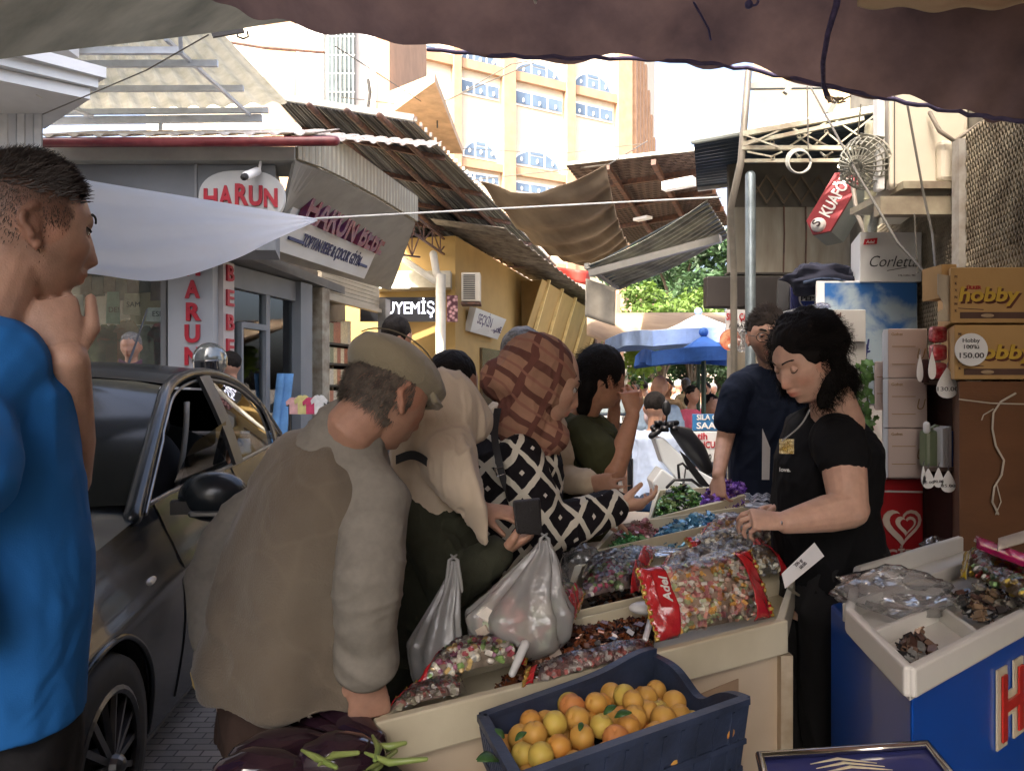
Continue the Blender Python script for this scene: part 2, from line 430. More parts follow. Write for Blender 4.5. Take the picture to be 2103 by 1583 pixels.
# ---- white clad building at far left
wb = thing('kiosk_building', 'white corrugated clad building with a moulded eave at the far left', 'building', (P(0, 0, 5).x, 5.5, 0))
m = MB(); zt = P(0, 150, 5).z
a = P(-250, 0, 5); b = P(88, 0, 5)
m.hexa([V(a.x, 5, 0), V(b.x, 5, 0), V(b.x-.85, 6.1, 0), V(a.x, 6.1, 0)], [V(a.x, 5, zt), V(b.x, 5, zt), V(b.x-.85, 6.1, zt), V(a.x, 6.1, zt)])
m.build('wall', striped('white_cladding', (.72, .74, .76), (.55, .57, .60), 9, (1, 0, 0), bump=.9), wb)
m = MB()
for k, (o, h) in enumerate(((0, .0), (.05, .07), (.1, .13))):
    z = P(0, 185, 4.6).z+h
    tx = P(176, 0, 4.7).x+o; bx2 = P(92, 0, 5.3).x+o*.4
    m.hexa([V(a.x, 4.2-o, z), V(tx-.55, 4.3-o, z), V(tx, 4.75, z), V(bx2, 5.3, z)],
           [V(a.x, 4.2-o, z+.066), V(tx-.55, 4.3-o, z+.066), V(tx, 4.75, z+.066), V(bx2, 5.3, z+.066)])
m.build('eave', white, wb)
m = MB(); m.hexa([V(-7, 4.6, zt+.35), V(-3.15, 4.6, zt+.35), V(-3.15, 5.6, zt+.35), V(-7, 5.6, zt+.35)], [V(-7, 4.6, 6.0), V(-3.15, 4.6, 6.0), V(-3.15, 5.6, 6.0), V(-7, 5.6, 6.0)]); m.build('upper_shade_wall', white, wb)  # out-of-view upper part, added to keep the sun off the shop front
m = MB(); m.hexa([V(-9, -9, 0), V(-3.5, -9, 0), V(-3.5, 4.4, 0), V(-9, 4.4, 0)], [V(-9, -9, 12.3), V(-3.5, -9, 12.3), V(-3.5, 4.4, 12.3), V(-9, 4.4, 12.3)])  # unseen tall block, added to keep direct sun off the foreground
tag(m.build('side_shade_block', M('side_render', (.60, .54, .44), .85, sc=1.5, var=.2)), 'unseen plain rendered block added along the left to shade the lane', 'building')
m = MB(); m.bar(P(10, 160, 4.7), P(85, 190, 4.7), .05, .06); fx = tag(m.build('tube_light', M('tube_light_unlit', (.75, .72, .62), .4)), 'unlit tube light fixed under the eave of the white clad building', 'light')

# ---- translucent canopy with a white steel frame
cn = thing('roof_canopy', 'translucent corrugated canopy on a pale steel frame above the clothes shop', 'canopy', (-4.2, 6.5, 3.4))
m = MB()
ca, cb, cc, cd = P(60, 118, 5.6), P(425, 68, 5.6), P(590, 236, 7.6), P(60, 262, 7.6)
def bil(a, b, c, d): return lambda u, v: a.lerp(b, u).lerp(d.lerp(c, u), v)
fn = bil(ca, cb, cc, cd)
m.grid(lambda u, v: fn(u, v)+V(0, 0, .12+.018*math.sin(u*26*math.pi)), 110, 6)
m.build('sheet', M('translucent_sheet', (.50, .48, .38), .5, col2=(.34, .33, .25), sc=5, tlu=.45), cn)
for (x0, y0, x1, y1, Y) in ((140, 105, 375, 105, 5.75), (165, 132, 447, 131, 6.1), (190, 183, 500, 182, 6.8), (90, 231, 551, 227, 7.3), (90, 249, 538, 243, 7.35)):
    m = MB(); m.bar(P(x0, y0, Y), P(x1, y1, Y), .035, .05 if y0 < 240 else .07); m.build('frame_bar', steelw, cn)
for (x0, y0, Y0, x1, y1, Y1) in ((370, 72, 5.6, 372, 108, 5.7), (340, 80, 5.7, 512, 236, 7.3), (90, 195, 6.2, 190, 240, 7.3), (330, 245, 7.35, 330, 276, 7.35), (120, 190, 6.6, 180, 240, 7.3)):
    m = MB(); m.bar(P(x0, y0, Y0), P(x1, y1, Y1), .028); m.build('brace', steelw, cn)

# ---- clothes shop on the corner
sh = thing('clothes_shop', 'grey fronted corner clothes shop with glazed windows, corrugated roof and maroon gutter', 'building', (-3.2, 8.5, 0))
XL = P(-120, 0, 7.3).x; YA = 7.3
cor = V(-2.83, 7.3, 0); sd_ = V(.204, .979, 0)
m = MB()      # back volume: floor slab, rear wall, top volume
m.hexa([V(XL, 9.3, 0), V(-2.9, 9.3, 0), V(-2.6, 12, 0), V(XL, 12, 0)], [V(XL, 9.3, 3.3), V(-2.9, 9.3, 3.3), V(-2.6, 12, 3.3), V(XL, 12, 3.3)])
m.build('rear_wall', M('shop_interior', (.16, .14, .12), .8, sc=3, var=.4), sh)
def up(p, z): return V(p.x, p.y, z)
e2 = cor+sd_*4.14
m = MB(); m.slab([V(XL, 6.6, 2.62), V(-2.6, 6.6, 2.62), V(-2.5, 7.2, 2.62), up(e2, 2.62)+V(-.1, 0, 0), V(XL, 12, 2.62)], (0, 0, 1), .1)
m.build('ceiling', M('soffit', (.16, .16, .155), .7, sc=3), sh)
m = MB()      # grey fascia box facing us
z0, z1 = 2.56, P(0, 338, 6.5).z
m.hexa([V(XL, 6.5, z0), V(P(566, 0, 6.5).x, 6.5, z0), V(P(575, 0, 7).x, 7.0, z0), V(XL, 6.9, z0)], [V(XL, 6.5, z1), V(P(566, 0, 6.5).x, 6.5, z1), V(P(575, 0, 7).x, 7.0, z1), V(XL, 6.9, z1)])
m.build('fascia', grey, sh, bevel=.004)
m = MB(); m.box((P(402, 0, 6.48).x, 6.485, (z0+z1)/2), (.02, .02, z1-z0)); m.build('panel_joint', M('joint', (.3, .3, .3), .5), sh)
m = MB()      # light strip above
za, zb_ = P(0, 330, 6.4).z, P(0, 303, 6.4).z
m.hexa([V(XL, 6.38, za), V(P(606, 0, 6.4).x, 6.38, za), V(P(606, 0, 6.4).x, 6.9, za), V(XL, 6.9, za)], [V(XL, 6.38, zb_), V(P(606, 0, 6.4).x, 6.38, zb_), V(P(606, 0, 6.4).x, 6.9, zb_), V(XL, 6.9, zb_)])
m.build('eave_board', M('pale_grey_board', (.42, .42, .38), .6, sc=2, var=.25), sh)
m = MB()      # curved cladding running down the street side
t_ = [P(604, 302, 6.42), P(655, 296, 6.75), P(700, 296, 7.2), P(775, 350, 8.1), P(852, 405, 9.3)]
b_ = [P(604, 327, 6.42), P(655, 345, 6.75), P(700, 366, 7.2), P(775, 407, 8.1), P(852, 455, 9.3)]
def side(u, v):
    k = u*4; i = min(3, int(k)); f_ = k-i
    return t_[i].lerp(t_[i+1], f_).lerp(b_[i].lerp(b_[i+1], f_), v)
m.grid(side, 24, 2, t=.04); m.build('side_cladding', striped('beige_cladding', (.46, .41, .29), (.30, .26, .18), 11, (.3, .95, 0), bump=.8), sh)
m = MB()      # sloping soffit between the cladding and the shop front
bi = [V(P(600, 0, 6.6).x-.25, 6.9, 2.72), V(-2.45, 7.3, 2.72), V(-2.35, 8, 2.72), V(-2.15, 9, 2.75), V(-1.75, 11, 2.8)]
def sof(u, v):
    k = u*4; i = min(3, int(k)); f_ = k-i
    return (b_[i].lerp(b_[i+1], f_)+V(-.01, 0, .004)).lerp(bi[i].lerp(bi[i+1], f_), v)
m.grid(sof, 16, 3, t=.03); m.build('side_soffit', M('soffit2', (.30, .29, .26), .6, sc=3), sh)
m = MB(); m.tube([P(85, 293, 6.15), P(400, 292, 6.15), P(688, 290, 6.15)], .04, 12); m.build('gutter', M('maroon_gutter', (.13, .018, .022), .3, col2=(.24, .05, .05), sc=5), sh, smooth=True)
roofm = M('old_sheet_roof', (.62, .58, .50), .6, col2=(.32, .22, .17), sc=9)
for k, (ya, yb, x0, x1) in enumerate(((6.12, 7.3, 60, 640), (6.35, 7.5, 560, 890))):
    m = MB(); A_ = P(x0, 280-k*2, ya); B_ = P(x1, 276+k*26, ya+k*1.6)
    def rf(u, v, A_=A_, B_=B_):
        p = A_.lerp(B_, u)
        s = .5+.5*math.sin(u*(B_-A_).length/.2*2*math.pi); return p+V(0, v*1.0, v*.36+.022*min(1, s*2.2)-.006)
    m.grid(rf, 260, 3, t=.006); m.build('roof_sheet', roofm, sh)
# glazed front: sill, frames, panes
def glaz(pxa, pxb, z0_, z1_, Y=7.3, nm='shop_window'):
    a = P(pxa, 0, Y).x; b = P(pxb, 0, Y).x; m = MB(); w_ = .05
    for q in ((a, a+w_, z0_, z1_), (b-w_, b, z0_, z1_), (a+w_, b-w_, z1_-w_, z1_), (a+w_, b-w_, z0_, z0_+w_)):
        m.box(((q[0]+q[1])/2, Y, (q[2]+q[3])/2), (q[1]-q[0], .07, q[3]-q[2]))
    f = m.build(nm, grey, sh)
    m = MB(); m.box(((a+b)/2, Y, (z0_+z1_)/2), (b-a-2*w_, .01, z1_-z0_-2*w_)); m.build('pane', glass, f)
glaz(-120, 344, .35, 2.56)
m = MB(); m.box(((XL+P(344, 0, 7.3).x)/2, 7.34, .175), (P(344, 0, 7.3).x-XL, .12, .35)); m.build('plinth', grey, sh)
m = MB(); cx0 = P(345, 0, 7.15).x; cx1 = P(437, 0, 7.15).x
m.hexa([V(cx0, 7.15, 0), V(cx1, 7.15, 0), V(-2.79, 7.6, 0), V(cx0, 7.6, 0)], [V(cx0, 7.15, 2.56), V(cx1, 7.15, 2.56), V(-2.79, 7.6, 2.56), V(cx0, 7.6, 2.56)])
colp = m.build('corner_column', M('column_panel', (.40, .42, .44), .35, sc=2, var=.1), sh)
# street side of the shop
def SP(px):
    k = (px-1051.5)/F; t = (cor.x-k*cor.y)/(k*sd_.y-sd_.x); return cor+sd_*t
def sbox(m, pxa, pxb, z0_, z1_, t=.08, off=0.):
    a = SP(pxa); b = SP(pxb); n = V(sd_.y, -sd_.x, 0)
    a = a+n*off; b = b+n*off
    m.slab([up(a, z0_), up(b, z0_), up(b, z1_), up(a, z1_)], n, t)
m = MB(); sbox(m, 439, 462, 0, 2.6, .1); m.build('column_side', M('column_side_panel', (.50, .45, .43), .35, sc=2), sh)
m = MB(); sbox(m, 463, 598, 2.38, 2.6, .06); sbox(m, 463, 598, 0, .12, .06); sbox(m, 598, 622, 0, 2.6, .12); sbox(m, 538, 546, .12, 2.38, .05); sbox(m, 487, 491, .12, 2.05, .05); sbox(m, 491, 538, 2.0, 2.06, .05)
fr = m.build('door_frame', grey, sh)
m = MB(); sbox(m, 463, 598, .12, 2.38, .008, -.0); m.build('pane', glass, fr)
m = MB(); sbox(m, 640, 655, 0, 2.6, .14); m.build('door_jamb', M('old_jamb', (.38, .35, .28), .5, col2=(.2, .15, .1), sc=6, metal=.3), sh)
m = MB(); sbox(m, 776, 786, 0, 2.7, .12); m.build('door_jamb', M('old_jamb'and'x', (.3, .28, .24), .5, metal=.3), sh)
m = MB()
zz = 2.6; 
for i in range(9): sbox(m, 656, 775, 2.52-.03+i*.055*1.0, 2.52+.02+i*.055, .05 if i else .09, -.02)
m.build('roller_shutter', M('shutter', (.50, .44, .33), .5, sc=3, var=.2, metal=.2), sh)
# interior floor / back counter
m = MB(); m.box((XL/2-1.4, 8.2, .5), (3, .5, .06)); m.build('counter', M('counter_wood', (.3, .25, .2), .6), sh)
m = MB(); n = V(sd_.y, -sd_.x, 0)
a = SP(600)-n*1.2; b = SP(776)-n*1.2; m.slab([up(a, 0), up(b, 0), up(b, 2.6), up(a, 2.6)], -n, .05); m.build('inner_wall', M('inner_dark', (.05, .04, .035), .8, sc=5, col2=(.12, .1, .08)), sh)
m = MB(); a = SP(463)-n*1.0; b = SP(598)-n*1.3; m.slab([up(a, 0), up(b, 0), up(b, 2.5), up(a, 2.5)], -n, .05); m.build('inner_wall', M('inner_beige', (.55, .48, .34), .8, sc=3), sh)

# clothes on show
def tshirt(mb, c, w_, h, x=V(1, 0, 0), sk=0.):
    "flat knitted top hung by its shoulders, with sleeves and body thickness"
    s = w_/2
    poly = [(-s*.6, 0), (-s*.62+sk, h*.62), (-s, h*.5), (-s*1.12, h*.72), (-s*.55, h*.97), (-s*.2, h), (0, h*.93), (s*.2, h), (s*.55, h*.97), (s*1.12, h*.72), (s, h*.5), (s*.62+sk, h*.62), (s*.6, 0)]
    mb.prism(poly, c, x, (0, 0, 1), .03)
cols = [((.42, .20, .10), 'orange', 242, 715, .34), ((.12, .16, .07), 'olive green', 198, 712, .34), ((.16, .19, .09), 'moss green', 225, 708, .3), ((.24, .22, .17), 'grey checked', 313, 712, .34), ((.35, .05, .06), 'crimson', 335, 705, .26), ((.45, .32, .2), 'tan', 262, 700, .24), ((.6, .12, .2), 'pink and red', 75, 705, .34), ((.5, .45, .35), 'cream', 110, 690, .3), ((.1, .13, .2), 'dark blue', 150, 712, .3)]
for c, nm, px, py, w_ in cols:
    b = P(px, py+45, 7.62); m = MB(); tshirt(m, b, w_, .42)
    o = m.build('tshirt', M('shirt_'+nm, c, .9, sc=20, var=.3, bump=.3)); tag(o, nm+' T-shirt on a hanger in the lower row of the shop window', 'clothing')
upper = [((.20, .36, .28), 'green', 233, 600, 664, 28, 'DE!'), ((.55, .47, .33), 'cream', 273, 603, 646, 38, 'SAM'), ((.8, .8, .78), 'white', 322, 632, 660, 42, 'ESE'), ((.62, .6, .58), 'pale grey', 160, 606, 650, 30, None)]
for c, nm, px, y0, y1, wp, tx in upper:
    a = P(px, y1, 7.5); hh = (y1-y0)/F*7.5; ww = wp/F*7.5; m = MB(); m.prism([(-ww/2, 0), (ww/2, -.01), (ww*.42, hh), (-ww*.38, hh)], a, (1, 0, 0), (0, 0, 1), .02)
    o = m.build('folded_garment', M('garment_'+nm, c, .9, sc=20)); tag(o, nm+' folded garment hung in the middle row of the shop window', 'clothing')
    if tx: text(tx, .05, M('print_black', (.03, .03, .03), .7), a+V(.02, -.03, hh*.35), (1, 0, 0), (0, 0, 1), o)
for i in range(7):
    px = 180+i*24; a = P(px, 618-(i % 3)*8, 7.62); cc_ = [(.13, .09, .08), (.10, .10, .09), (.17, .11, .09), (.08, .09, .07)][i % 4]; m = MB()
    hh = .33; m.prism([(-.06, 0), (.055, .01), (.05, hh), (-.05, hh)], a, (1, 0, 0), (0, 0, 1), .03)
    o = m.build('hanging_skirt', M('skirt%d' % (i % 4), cc_, .9, sc=18, var=.4, bump=.3)); tag(o, 'dark pleated garment hung in the top row of the shop window', 'clothing', 'dark garments in the top row of the window')
m = MB(); m.tube([P(170, 668, 7.62), P(342, 668, 7.62)], .01, 6); tag(m.build('clothes_rail', alu), 'thin metal rail behind the shop window carrying shirts', 'rail')
m = MB()
a = SP(520)-V(.979, -.204, 0)*.3; tshirt(m, V(a.x, a.y, .9), .3, .75, V(.2, .97, 0)); tag(m.build('hanging_dress', M('blue_cloth', (.02, .05, .2), .9)), 'dark blue dress hanging inside the glazed shop door', 'clothing')
a = SP(548)+V(.979, -.204, 0)*.12
m = MB(); m.grid(lambda u, v: a+V(.05*math.sin(u*9)+.1*u-.08*v, .25*u*.5, 1.55-v*.75), 10, 8, t=.008); tag(m.build('scarf', M('light_blue_cloth', (.16, .36, .65), .9), smooth=True), 'pale blue cloth hanging beside the shop door', 'cloth')
for i, c in enumerate(((.6, .35, .33), (.55, .50, .2), (.5, .05, .12), (.6, .6, .58))):
    a = P(605+i*17, 850, 6.9); m = MB(); tshirt(m, a, .13, .15+.02*(i % 2), V(1, .1, 0)); tag(m.build('baby_top', M('babytop%d' % i, c, .9, sc=25)), ['salmon pink', 'yellow', 'crimson', 'white'][i]+' baby top hanging on the rack outside the shop', 'clothing', None)
m = MB()
m.tube([P(590, 832, 6.92), P(680, 828, 6.92)], .012, 6); m.tube([P(595, 832, 6.92), V(P(595, 0, 6.92).x, 6.92, 0)], .012, 6); m.tube([P(678, 828, 6.92), V(P(678, 0, 6.92).x, 6.92, 0)], .012, 6)
tag(m.build('clothes_rack', M('black_metal', (.02, .02, .02), .4)), 'low black clothes rack with baby tops outside the shop', 'rack')

# signs of the clothes shop
def board(name, label, corners, mat, t=.05, back=None):
    "corners TL TR BR BL"
    a, b, c_, d = corners; n = (b-a).cross(a-d).normalized()
    o = thing(name, label, 'sign', (a+b+c_+d)/4)
    m = MB(); m.slab([p for p in (a, b, c_, d)], -n if True else n, t); m.build('panel', mat, o, bevel=.003)
    return o, n
def face_txt(s, h, mat, a, b, c_, d, u, v, parent, wd=None, t=.012, bold=0., shear=0., name='lettering', lift=.004):
    "centre the writing at (u,v) of a board: u rightwards, v upwards"
    x = (b-a).normalized(); y = (a-d).normalized(); n = x.cross(y).normalized()
    o = d.lerp(c_, u).lerp(a.lerp(b, u), v)+n*lift
    return text(s, h, mat, o, x, y, parent, name, t, bold, wd, shear)
signw = M('sign_white', (.55, .55, .52), .4, sc=2, var=.1)
ov = thing('oval_sign', 'white oval shop sign with arched red lettering on the grey fascia', 'sign', P(500, 410, 6.46))
m = MB(); a = P(500, 408, 6.47); poly = []
for i in range(40):
    t = 2*math.pi*i/40; x = .36*math.copysign(abs(math.cos(t))**.75, math.cos(t)); z = .225*math.copysign(abs(math.sin(t))**.9, math.sin(t)); poly.append((x, z))
m.prism(poly, a, (1, 0, 0), (0, 0, 1), .05); m.build('panel', signw, ov, bevel=.006)
for i, ch in enumerate('HARUN'):
    k = (i-2); sc_ = 1-.0*abs(k)
    text(ch, .145+.012*(2-abs(k)), red, a+V(k*.125, -.055, -.065-.004*k*k), (1, 0, -.05*k*0), (0.0, 0, 1), ov, t=.02, bold=.035, wd=.112)
for i, (ch, py) in enumerate((('H', 565), ('A', 611), ('R', 657), ('U', 702), ('N', 748))):
    text(ch, .155, red, P(396, py, 7.14), (1, 0, 0), (0, 0, 1), colp, t=.02, bold=.04, wd=.14 if ch != 'N' else .14)
nn = V(sd_.y, -sd_.x, 0)
for i, ch in enumerate('BEBE'):
    a = SP(451)+nn*.1; text(ch, .15, red, V(a.x, a.y, 2.42-i*.235), sd_, (0, 0, 1), bpy.data.objects['column_side'], t=.02, bold=.02, wd=.12)
sg = [P(625, 372, 7.0), P(795, 468, 9.3), P(748, 573, 9.3), P(563, 513, 7.05)]
so, sn = board('hanging_shop_sign', 'tilted white hanging sign with thick red lettering over the shop corner', sg, signw)
d3 = M('letter_side', (.17, .02, .03), .25, col2=(.09, .03, .09), sc=5)
face_txt('HARUN BEBE', .27, d3, *sg, .52, .52, so, wd=2.15, t=.07, bold=.03)
face_txt('TOPTAN BEBE & ÇOCUK GİYİM', .12, M('ink_navy', (.03, .035, .10), .5), *sg, .52, .18, so, wd=1.55, t=.006, bold=.02)
for u0, u1 in ((.06, .2), (.84, .95)):
    m = MB(); x = (sg[1]-sg[0]); a = sg[3].lerp(sg[2], u0).lerp(sg[0].lerp(sg[1], u0), .22)+sn*.01; b = sg[3].lerp(sg[2], u1).lerp(sg[0].lerp(sg[1], u1), .22)+sn*.01
    m.bar(a, b, .02, .03); m.build('underline', M('ink_navy', (0, 0, 0)), so)
m = MB(); m.tube([P(528, 352, 6.35), P(505, 362, 6.1)], [.035, .035], 10); cm = thing('security_camera', 'small white bullet camera mounted above the oval sign', 'camera', P(530, 340, 6.4))
m.build('camera_body', white, cm, smooth=True); m = MB(); m.tube([P(535, 333, 6.42), P(532, 352, 6.36)], .012, 6); m.build('bracket', white, cm)
m = MB(); m.tube([P(504, 362.5, 6.085), P(501, 364, 6.06)], [.028, .028], 10); m.build('lens', dark, cm)

# ---- goods shelves inside the roller shutter shop
n = V(sd_.y, -sd_.x, 0)
shf = thing('goods_shelf', 'black shelf unit with rows of bright packets inside the shuttered shop', 'shelf', SP(700)-n*.35)
m = MB(); a = SP(672)-n*.3; b = SP(770)-n*.3
for z in (.5, .8, 1.1, 1.4, 1.7, 1.98):
    m.slab([up(a, z), up(b, z), up(b-n*.35, z), up(a-n*.35, z)], (0, 0, 1), .03)
for e in (a, b): m.slab([up(e, 0), up(e-n*.35, 0), up(e-n*.35, 2.01), up(e, 2.01)], sd_, .03)
m.build('frame', M('black_wood', (.02, .018, .018), .5), shf)
random.seed(3)
packm = M('packet', (.85, .8, .65), .35, vcol=True, sc=30, var=.3)
for r_, z in enumerate((.53, .83, 1.13, 1.43, 1.73, 2.01)):
    m = MB()
    for i in range(13):
        p = a.lerp(b, (i+.6)/13.5)-n*.1; h = .22 if r_ < 5 else .18+.18*(i/13)
        c = random.choice([(1, .95, .8), (.9, .8, .6), (.6, .25, .2), (.8, .8, .8), (.35, .4, .3)])
        m.box((p.x, p.y, z+h/2), (.09, .12, h), rz=-.2, col=c)
    m.build('packet_row', packm, shf, vcol=True)
m = MB(); a = SP(662)-n*1.1; b = SP(735)-n*1.1
m.slab([up(a, 2.22), up(b, 2.22), up(b, 2.33), up(a, 2.33)], n, .03)
tag(m.build('led_display', M('led_blue', (.35, .42, .95), .5, emit=.9)), 'narrow glowing blue display strip inside the dark shop', 'display')

# ---- nut shop
ns_ = thing('nut_shop', 'cream recessed shop front with a beam behind the white round column', 'building', (-1.6, 13.5, 0))
m = MB(); m.hexa([V(-3.2, 13.6, 0), V(-.9, 13.6, 0), V(-.9, 16, 0), V(-3.2, 16, 0)], [V(-3.2, 13.6, 4), V(-.9, 13.6, 4), V(-.9, 16, 4), V(-3.2, 16, 4)])
m.build('wall', M('tan_wall', (.40, .28, .13), .8, sc=2, var=.2), ns_)
m = MB(); a = P(760, 556, 12.2); b = P(925, 590, 12.2); m.hexa([V(a.x, 12.2, b.z), V(b.x, 12.2, b.z), V(b.x, 13.6, b.z), V(a.x, 13.6, b.z)], [V(a.x, 12.2, a.z), V(b.x, 12.2, a.z), V(b.x, 13.6, a.z), V(a.x, 13.6, a.z)])
m.build('canopy_beam', M('beam_cream', (.5, .45, .34), .6), ns_)
m = MB(); a = P(778, 610, 12.1); b = P(893, 660, 12.1)
us = thing('lit_shop_sign', 'black shop sign with glowing white lettering beside the round column', 'sign', (a+b)/2)
m = MB(); m.box(((a.x+b.x)/2-.15, 12.18, (a.z+b.z)/2), (b.x-a.x+.3, .12, a.z-b.z)); m.build('panel', M('black_gloss', (.012, .012, .015), .3), us)
text('UYEMİŞ', .19, M('lit_letters', (.80, .82, 1), .5, emit=.75), V((a.x+b.x)/2+.05, 12.12, b.z+.12), (1, 0, 0), (0, 0, 1), us, t=.012, bold=.0, wd=.76)
m = MB(); m.box((P(808, 0, 12.0).x, 12.0, P(0, 588, 12.0).z), (.5, .06, .05)); tag(m.build('tube_light', M('lit_tube', (1, .97, .85), .5, emit=2.5)), 'lit white tube light above the black glowing shop sign', 'light')
col = thing('round_column', 'white round column holding the canopy beside the nut shop', 'column', P(905, 791, 12) - V(0, 0, 1.42) + V(0, 0, 0))
m = MB(); x = P(905, 0, 12).x; m.tube([(x, 12, 0), (x, 12, 3.15)], .078, 16, caps=False); m.build('shaft', M('cream_pipe', (.62, .58, .48), .5, sc=3), col, smooth=True)
m = MB(); m.tube([P(822, 528, 12), P(893, 577, 12)], .05, 10); m.tube([(x, 12, 3.1), P(896, 560, 12), P(890, 522, 12)], .06, 10); m.build('brace', MATS['cream_pipe'], col, smooth=True)
nm_ = M('nut_print', (.42, .20, .18), .5)
nt = nm_.node_tree; vo = nt.nodes.new('ShaderNodeTexVoronoi'); vo.inputs['Scale'].default_value = 17; tcn = [q for q in nt.nodes if q.type == 'TEX_COORD'][0]
rp = nt.nodes.new('ShaderNodeValToRGB'); rp.color_ramp.elements[0].color = (.75, .42, .40, 1); rp.color_ramp.elements[1].color = (.10, .02, .03, 1); rp.color_ramp.elements[0].position = .2; rp.color_ramp.elements[1].position = .6
nt.links.new(tcn.outputs['Object'], vo.inputs[0]); nt.links.new(vo.outputs[0], rp.inputs[0]); nt.links.new(rp.outputs[0], nt.nodes['Principled BSDF'].inputs['Base Color'])
m = MB(); a = P(929, 634, 12.2); m.box(a, (.17, .05, .42)); tag(m.build('picture_panel', nm_), 'upright panel printed with pink nuts beside the round column', 'sign')

# ---- yellow building down the street
ydir = V(.256, 1, 0).normalized(); Y0 = P(935, 0, 12.5); Y0 = V(Y0.x, 12.5, 0)
yn = V(ydir.y, -ydir.x, 0)
def YP(px):
    k = (px-1051.5)/F; t = (Y0.x-k*Y0.y)/(k*ydir.y-ydir.x); return Y0+ydir*t
yb = thing('yellow_building', 'mustard yellow building with slanted fin panels down the street', 'building', Y0+ydir*6)
ye = YP(1222)
m = MB(); m.slab([Y0, ye, ye-yn*4, Y0-yn*4], (0, 0, 1), 3.85); m.build('wall', M('mustard_wall', (.42, .27, .085), .8, sc=1.5, var=.18, bump=.1), yb)
finm = M('fin_pale', (.80, .60, .25), .6); pm2 = M('fin_panel', (.40, .25, .08), .7, sc=2)
for i, px in enumerate((1068, 1100, 1132, 1162, 1190, 1215)):
    a = YP(px); t = up(a, 3.7)+yn*.65; b = up(a, 1.9)+yn*.05; m = MB()
    m.slab([t, up(a, 3.7)+yn*.02, b, b+yn*.06], ydir, .03); f = m.build('fin_panel', pm2, yb)
    m = MB(); m.bar(t, b+yn*.08, .05, .07); m.build('fin_edge', finm, yb)
m = MB()
def slopep(u, v):
    a = YP(1055).lerp(YP(1218), u); return up(a, 3.65-1.7*v)+yn*(.6-.56*v)
m.grid(slopep, 8, 2, t=.02); m.build('slanted_cladding', MATS['mustard_wall'], yb)
m = MB()
ro = [YP(915)+yn*-.3, YP(1222)+yn*-.3]
m.grid(lambda u, v: up(ro[0].lerp(ro[1], u), 4.05-.22*v+.02*math.sin(u*200))+yn*v*1.25, 120, 4, t=.01)
m.build('eave_sheet', M('asbestos_sheet', (.30, .27, .22), .85, col2=(.12, .10, .08), sc=6), yb)
m = MB(); vv = YP(985); vw = YP(1030)
m.slab([up(vv, 0), up(vw, 0), up(vw, 2.1), up(vv, 2.1)], yn, .05); m.build('doorway', M('door_brown_glass', (.10, .07, .04), .2), yb)
def ac_unit(name, label, c, sx, sy, sz, facing=-1):
    "outdoor unit: casing, louvred grille, bracket; facing -1: grille to the viewer"
    o = thing(name, label, 'air conditioner', (c[0], c[1], c[2]-sz/2))
    m = MB(); m.box(c, (sx, sy, sz)); m.build('casing', M('ac_cream', (.60, .55, .44), .5, sc=3, var=.12), o, bevel=.012)
    m = MB()
    for i in range(12): m.box((c[0]-sx*.08, c[1]-sy/2-.006, c[2]-sz*.4+i*sz*.073), (sx*.62, .012, sz*.035))
    m.build('grille', M('ac_dark', (.03, .03, .03), .5), o)
    m = MB(); m.box((c[0], c[1], c[2]-sz/2-.03), (sx*1.05, sy*1.15, .03)); m.build('bracket', rust, o)
    return o
ac_unit('wall_ac_unit', 'small cream air conditioner on the yellow wall with black louvres facing us', P(968, 592, 12.4), .30, .35, .46)
s2 = [P(978, 632, 13.0), P(1040, 656, 14.6), P(1022, 697, 14.6), P(966, 681, 13.0)]
so2, n2 = board('tilted_wall_sign', 'tilted pale sign with dark lettering under the wall air conditioner', s2, signw, t=.12)
face_txt('SEÇKİN', .17, M('ink_violet', (.05, .03, .10), .5), *s2, .35, .42, so2, wd=.75, t=.01, bold=.02)
face_txt('ÇERÇEVE', .12, M('ink_violet', (0, 0, 0)), *s2, .74, .30, so2, wd=.75, t=.01, bold=.02)

# ---- dark corrugated canopy over the street, left
lc = thing('corrugated_canopy', 'dark underside of a long corrugated roof on rusty purlins above the shop corner', 'canopy', P(900, 400, 10))
ca, cb, cc, cd = P(566, 205, 8.5), P(850, 250, 8.5), P(1142, 545, 19), P(835, 505, 13)
ribm = striped('corrugated_dark', (.20, .195, .18), (.08, .075, .07), 9, (1, -.2, 0), metal=.3, bump=1., rough=.5)
fn = bil(ca, cb, cc, cd)
m = MB(); m.grid(lambda u, v: fn(u, v)+V(0, 0, .03*math.sin(v*2*math.pi*70)*0+.02*math.sin(u*34*2*math.pi)), 170, 20, t=.01); m.build('sheet', ribm, lc)
m = MB(); m.bar(ca+V(0, -.02, .03), cb+V(0, -.02, .03), .05, .07); m.build('edge_flashing', M('flashing', (.7, .7, .62), .5), lc)
for k, u in enumerate((.3, .58, .82)):
    m = MB(); m.tube([fn(u, -.03)+V(0, 0, -.08), fn(u, .5)+V(0, 0, -.08), fn(u, 1)+V(0, 0, -.08)], .035, 8); m.build('rafter', rust, lc)
for k, v in enumerate((.12, .3, .5, .7, .88)):
    m = MB(); m.bar(fn(.02, v)+V(0, 0, -.05), fn(.98, v)+V(0, 0, -.05), .05, .06); m.build('purlin', rust, lc)
m = MB()
for i in range(60): p = fn(1, i/59); m.box(p+V(.02, 0, .02), (.03, .05, .05))
m.build('edge_teeth', roofm, lc)
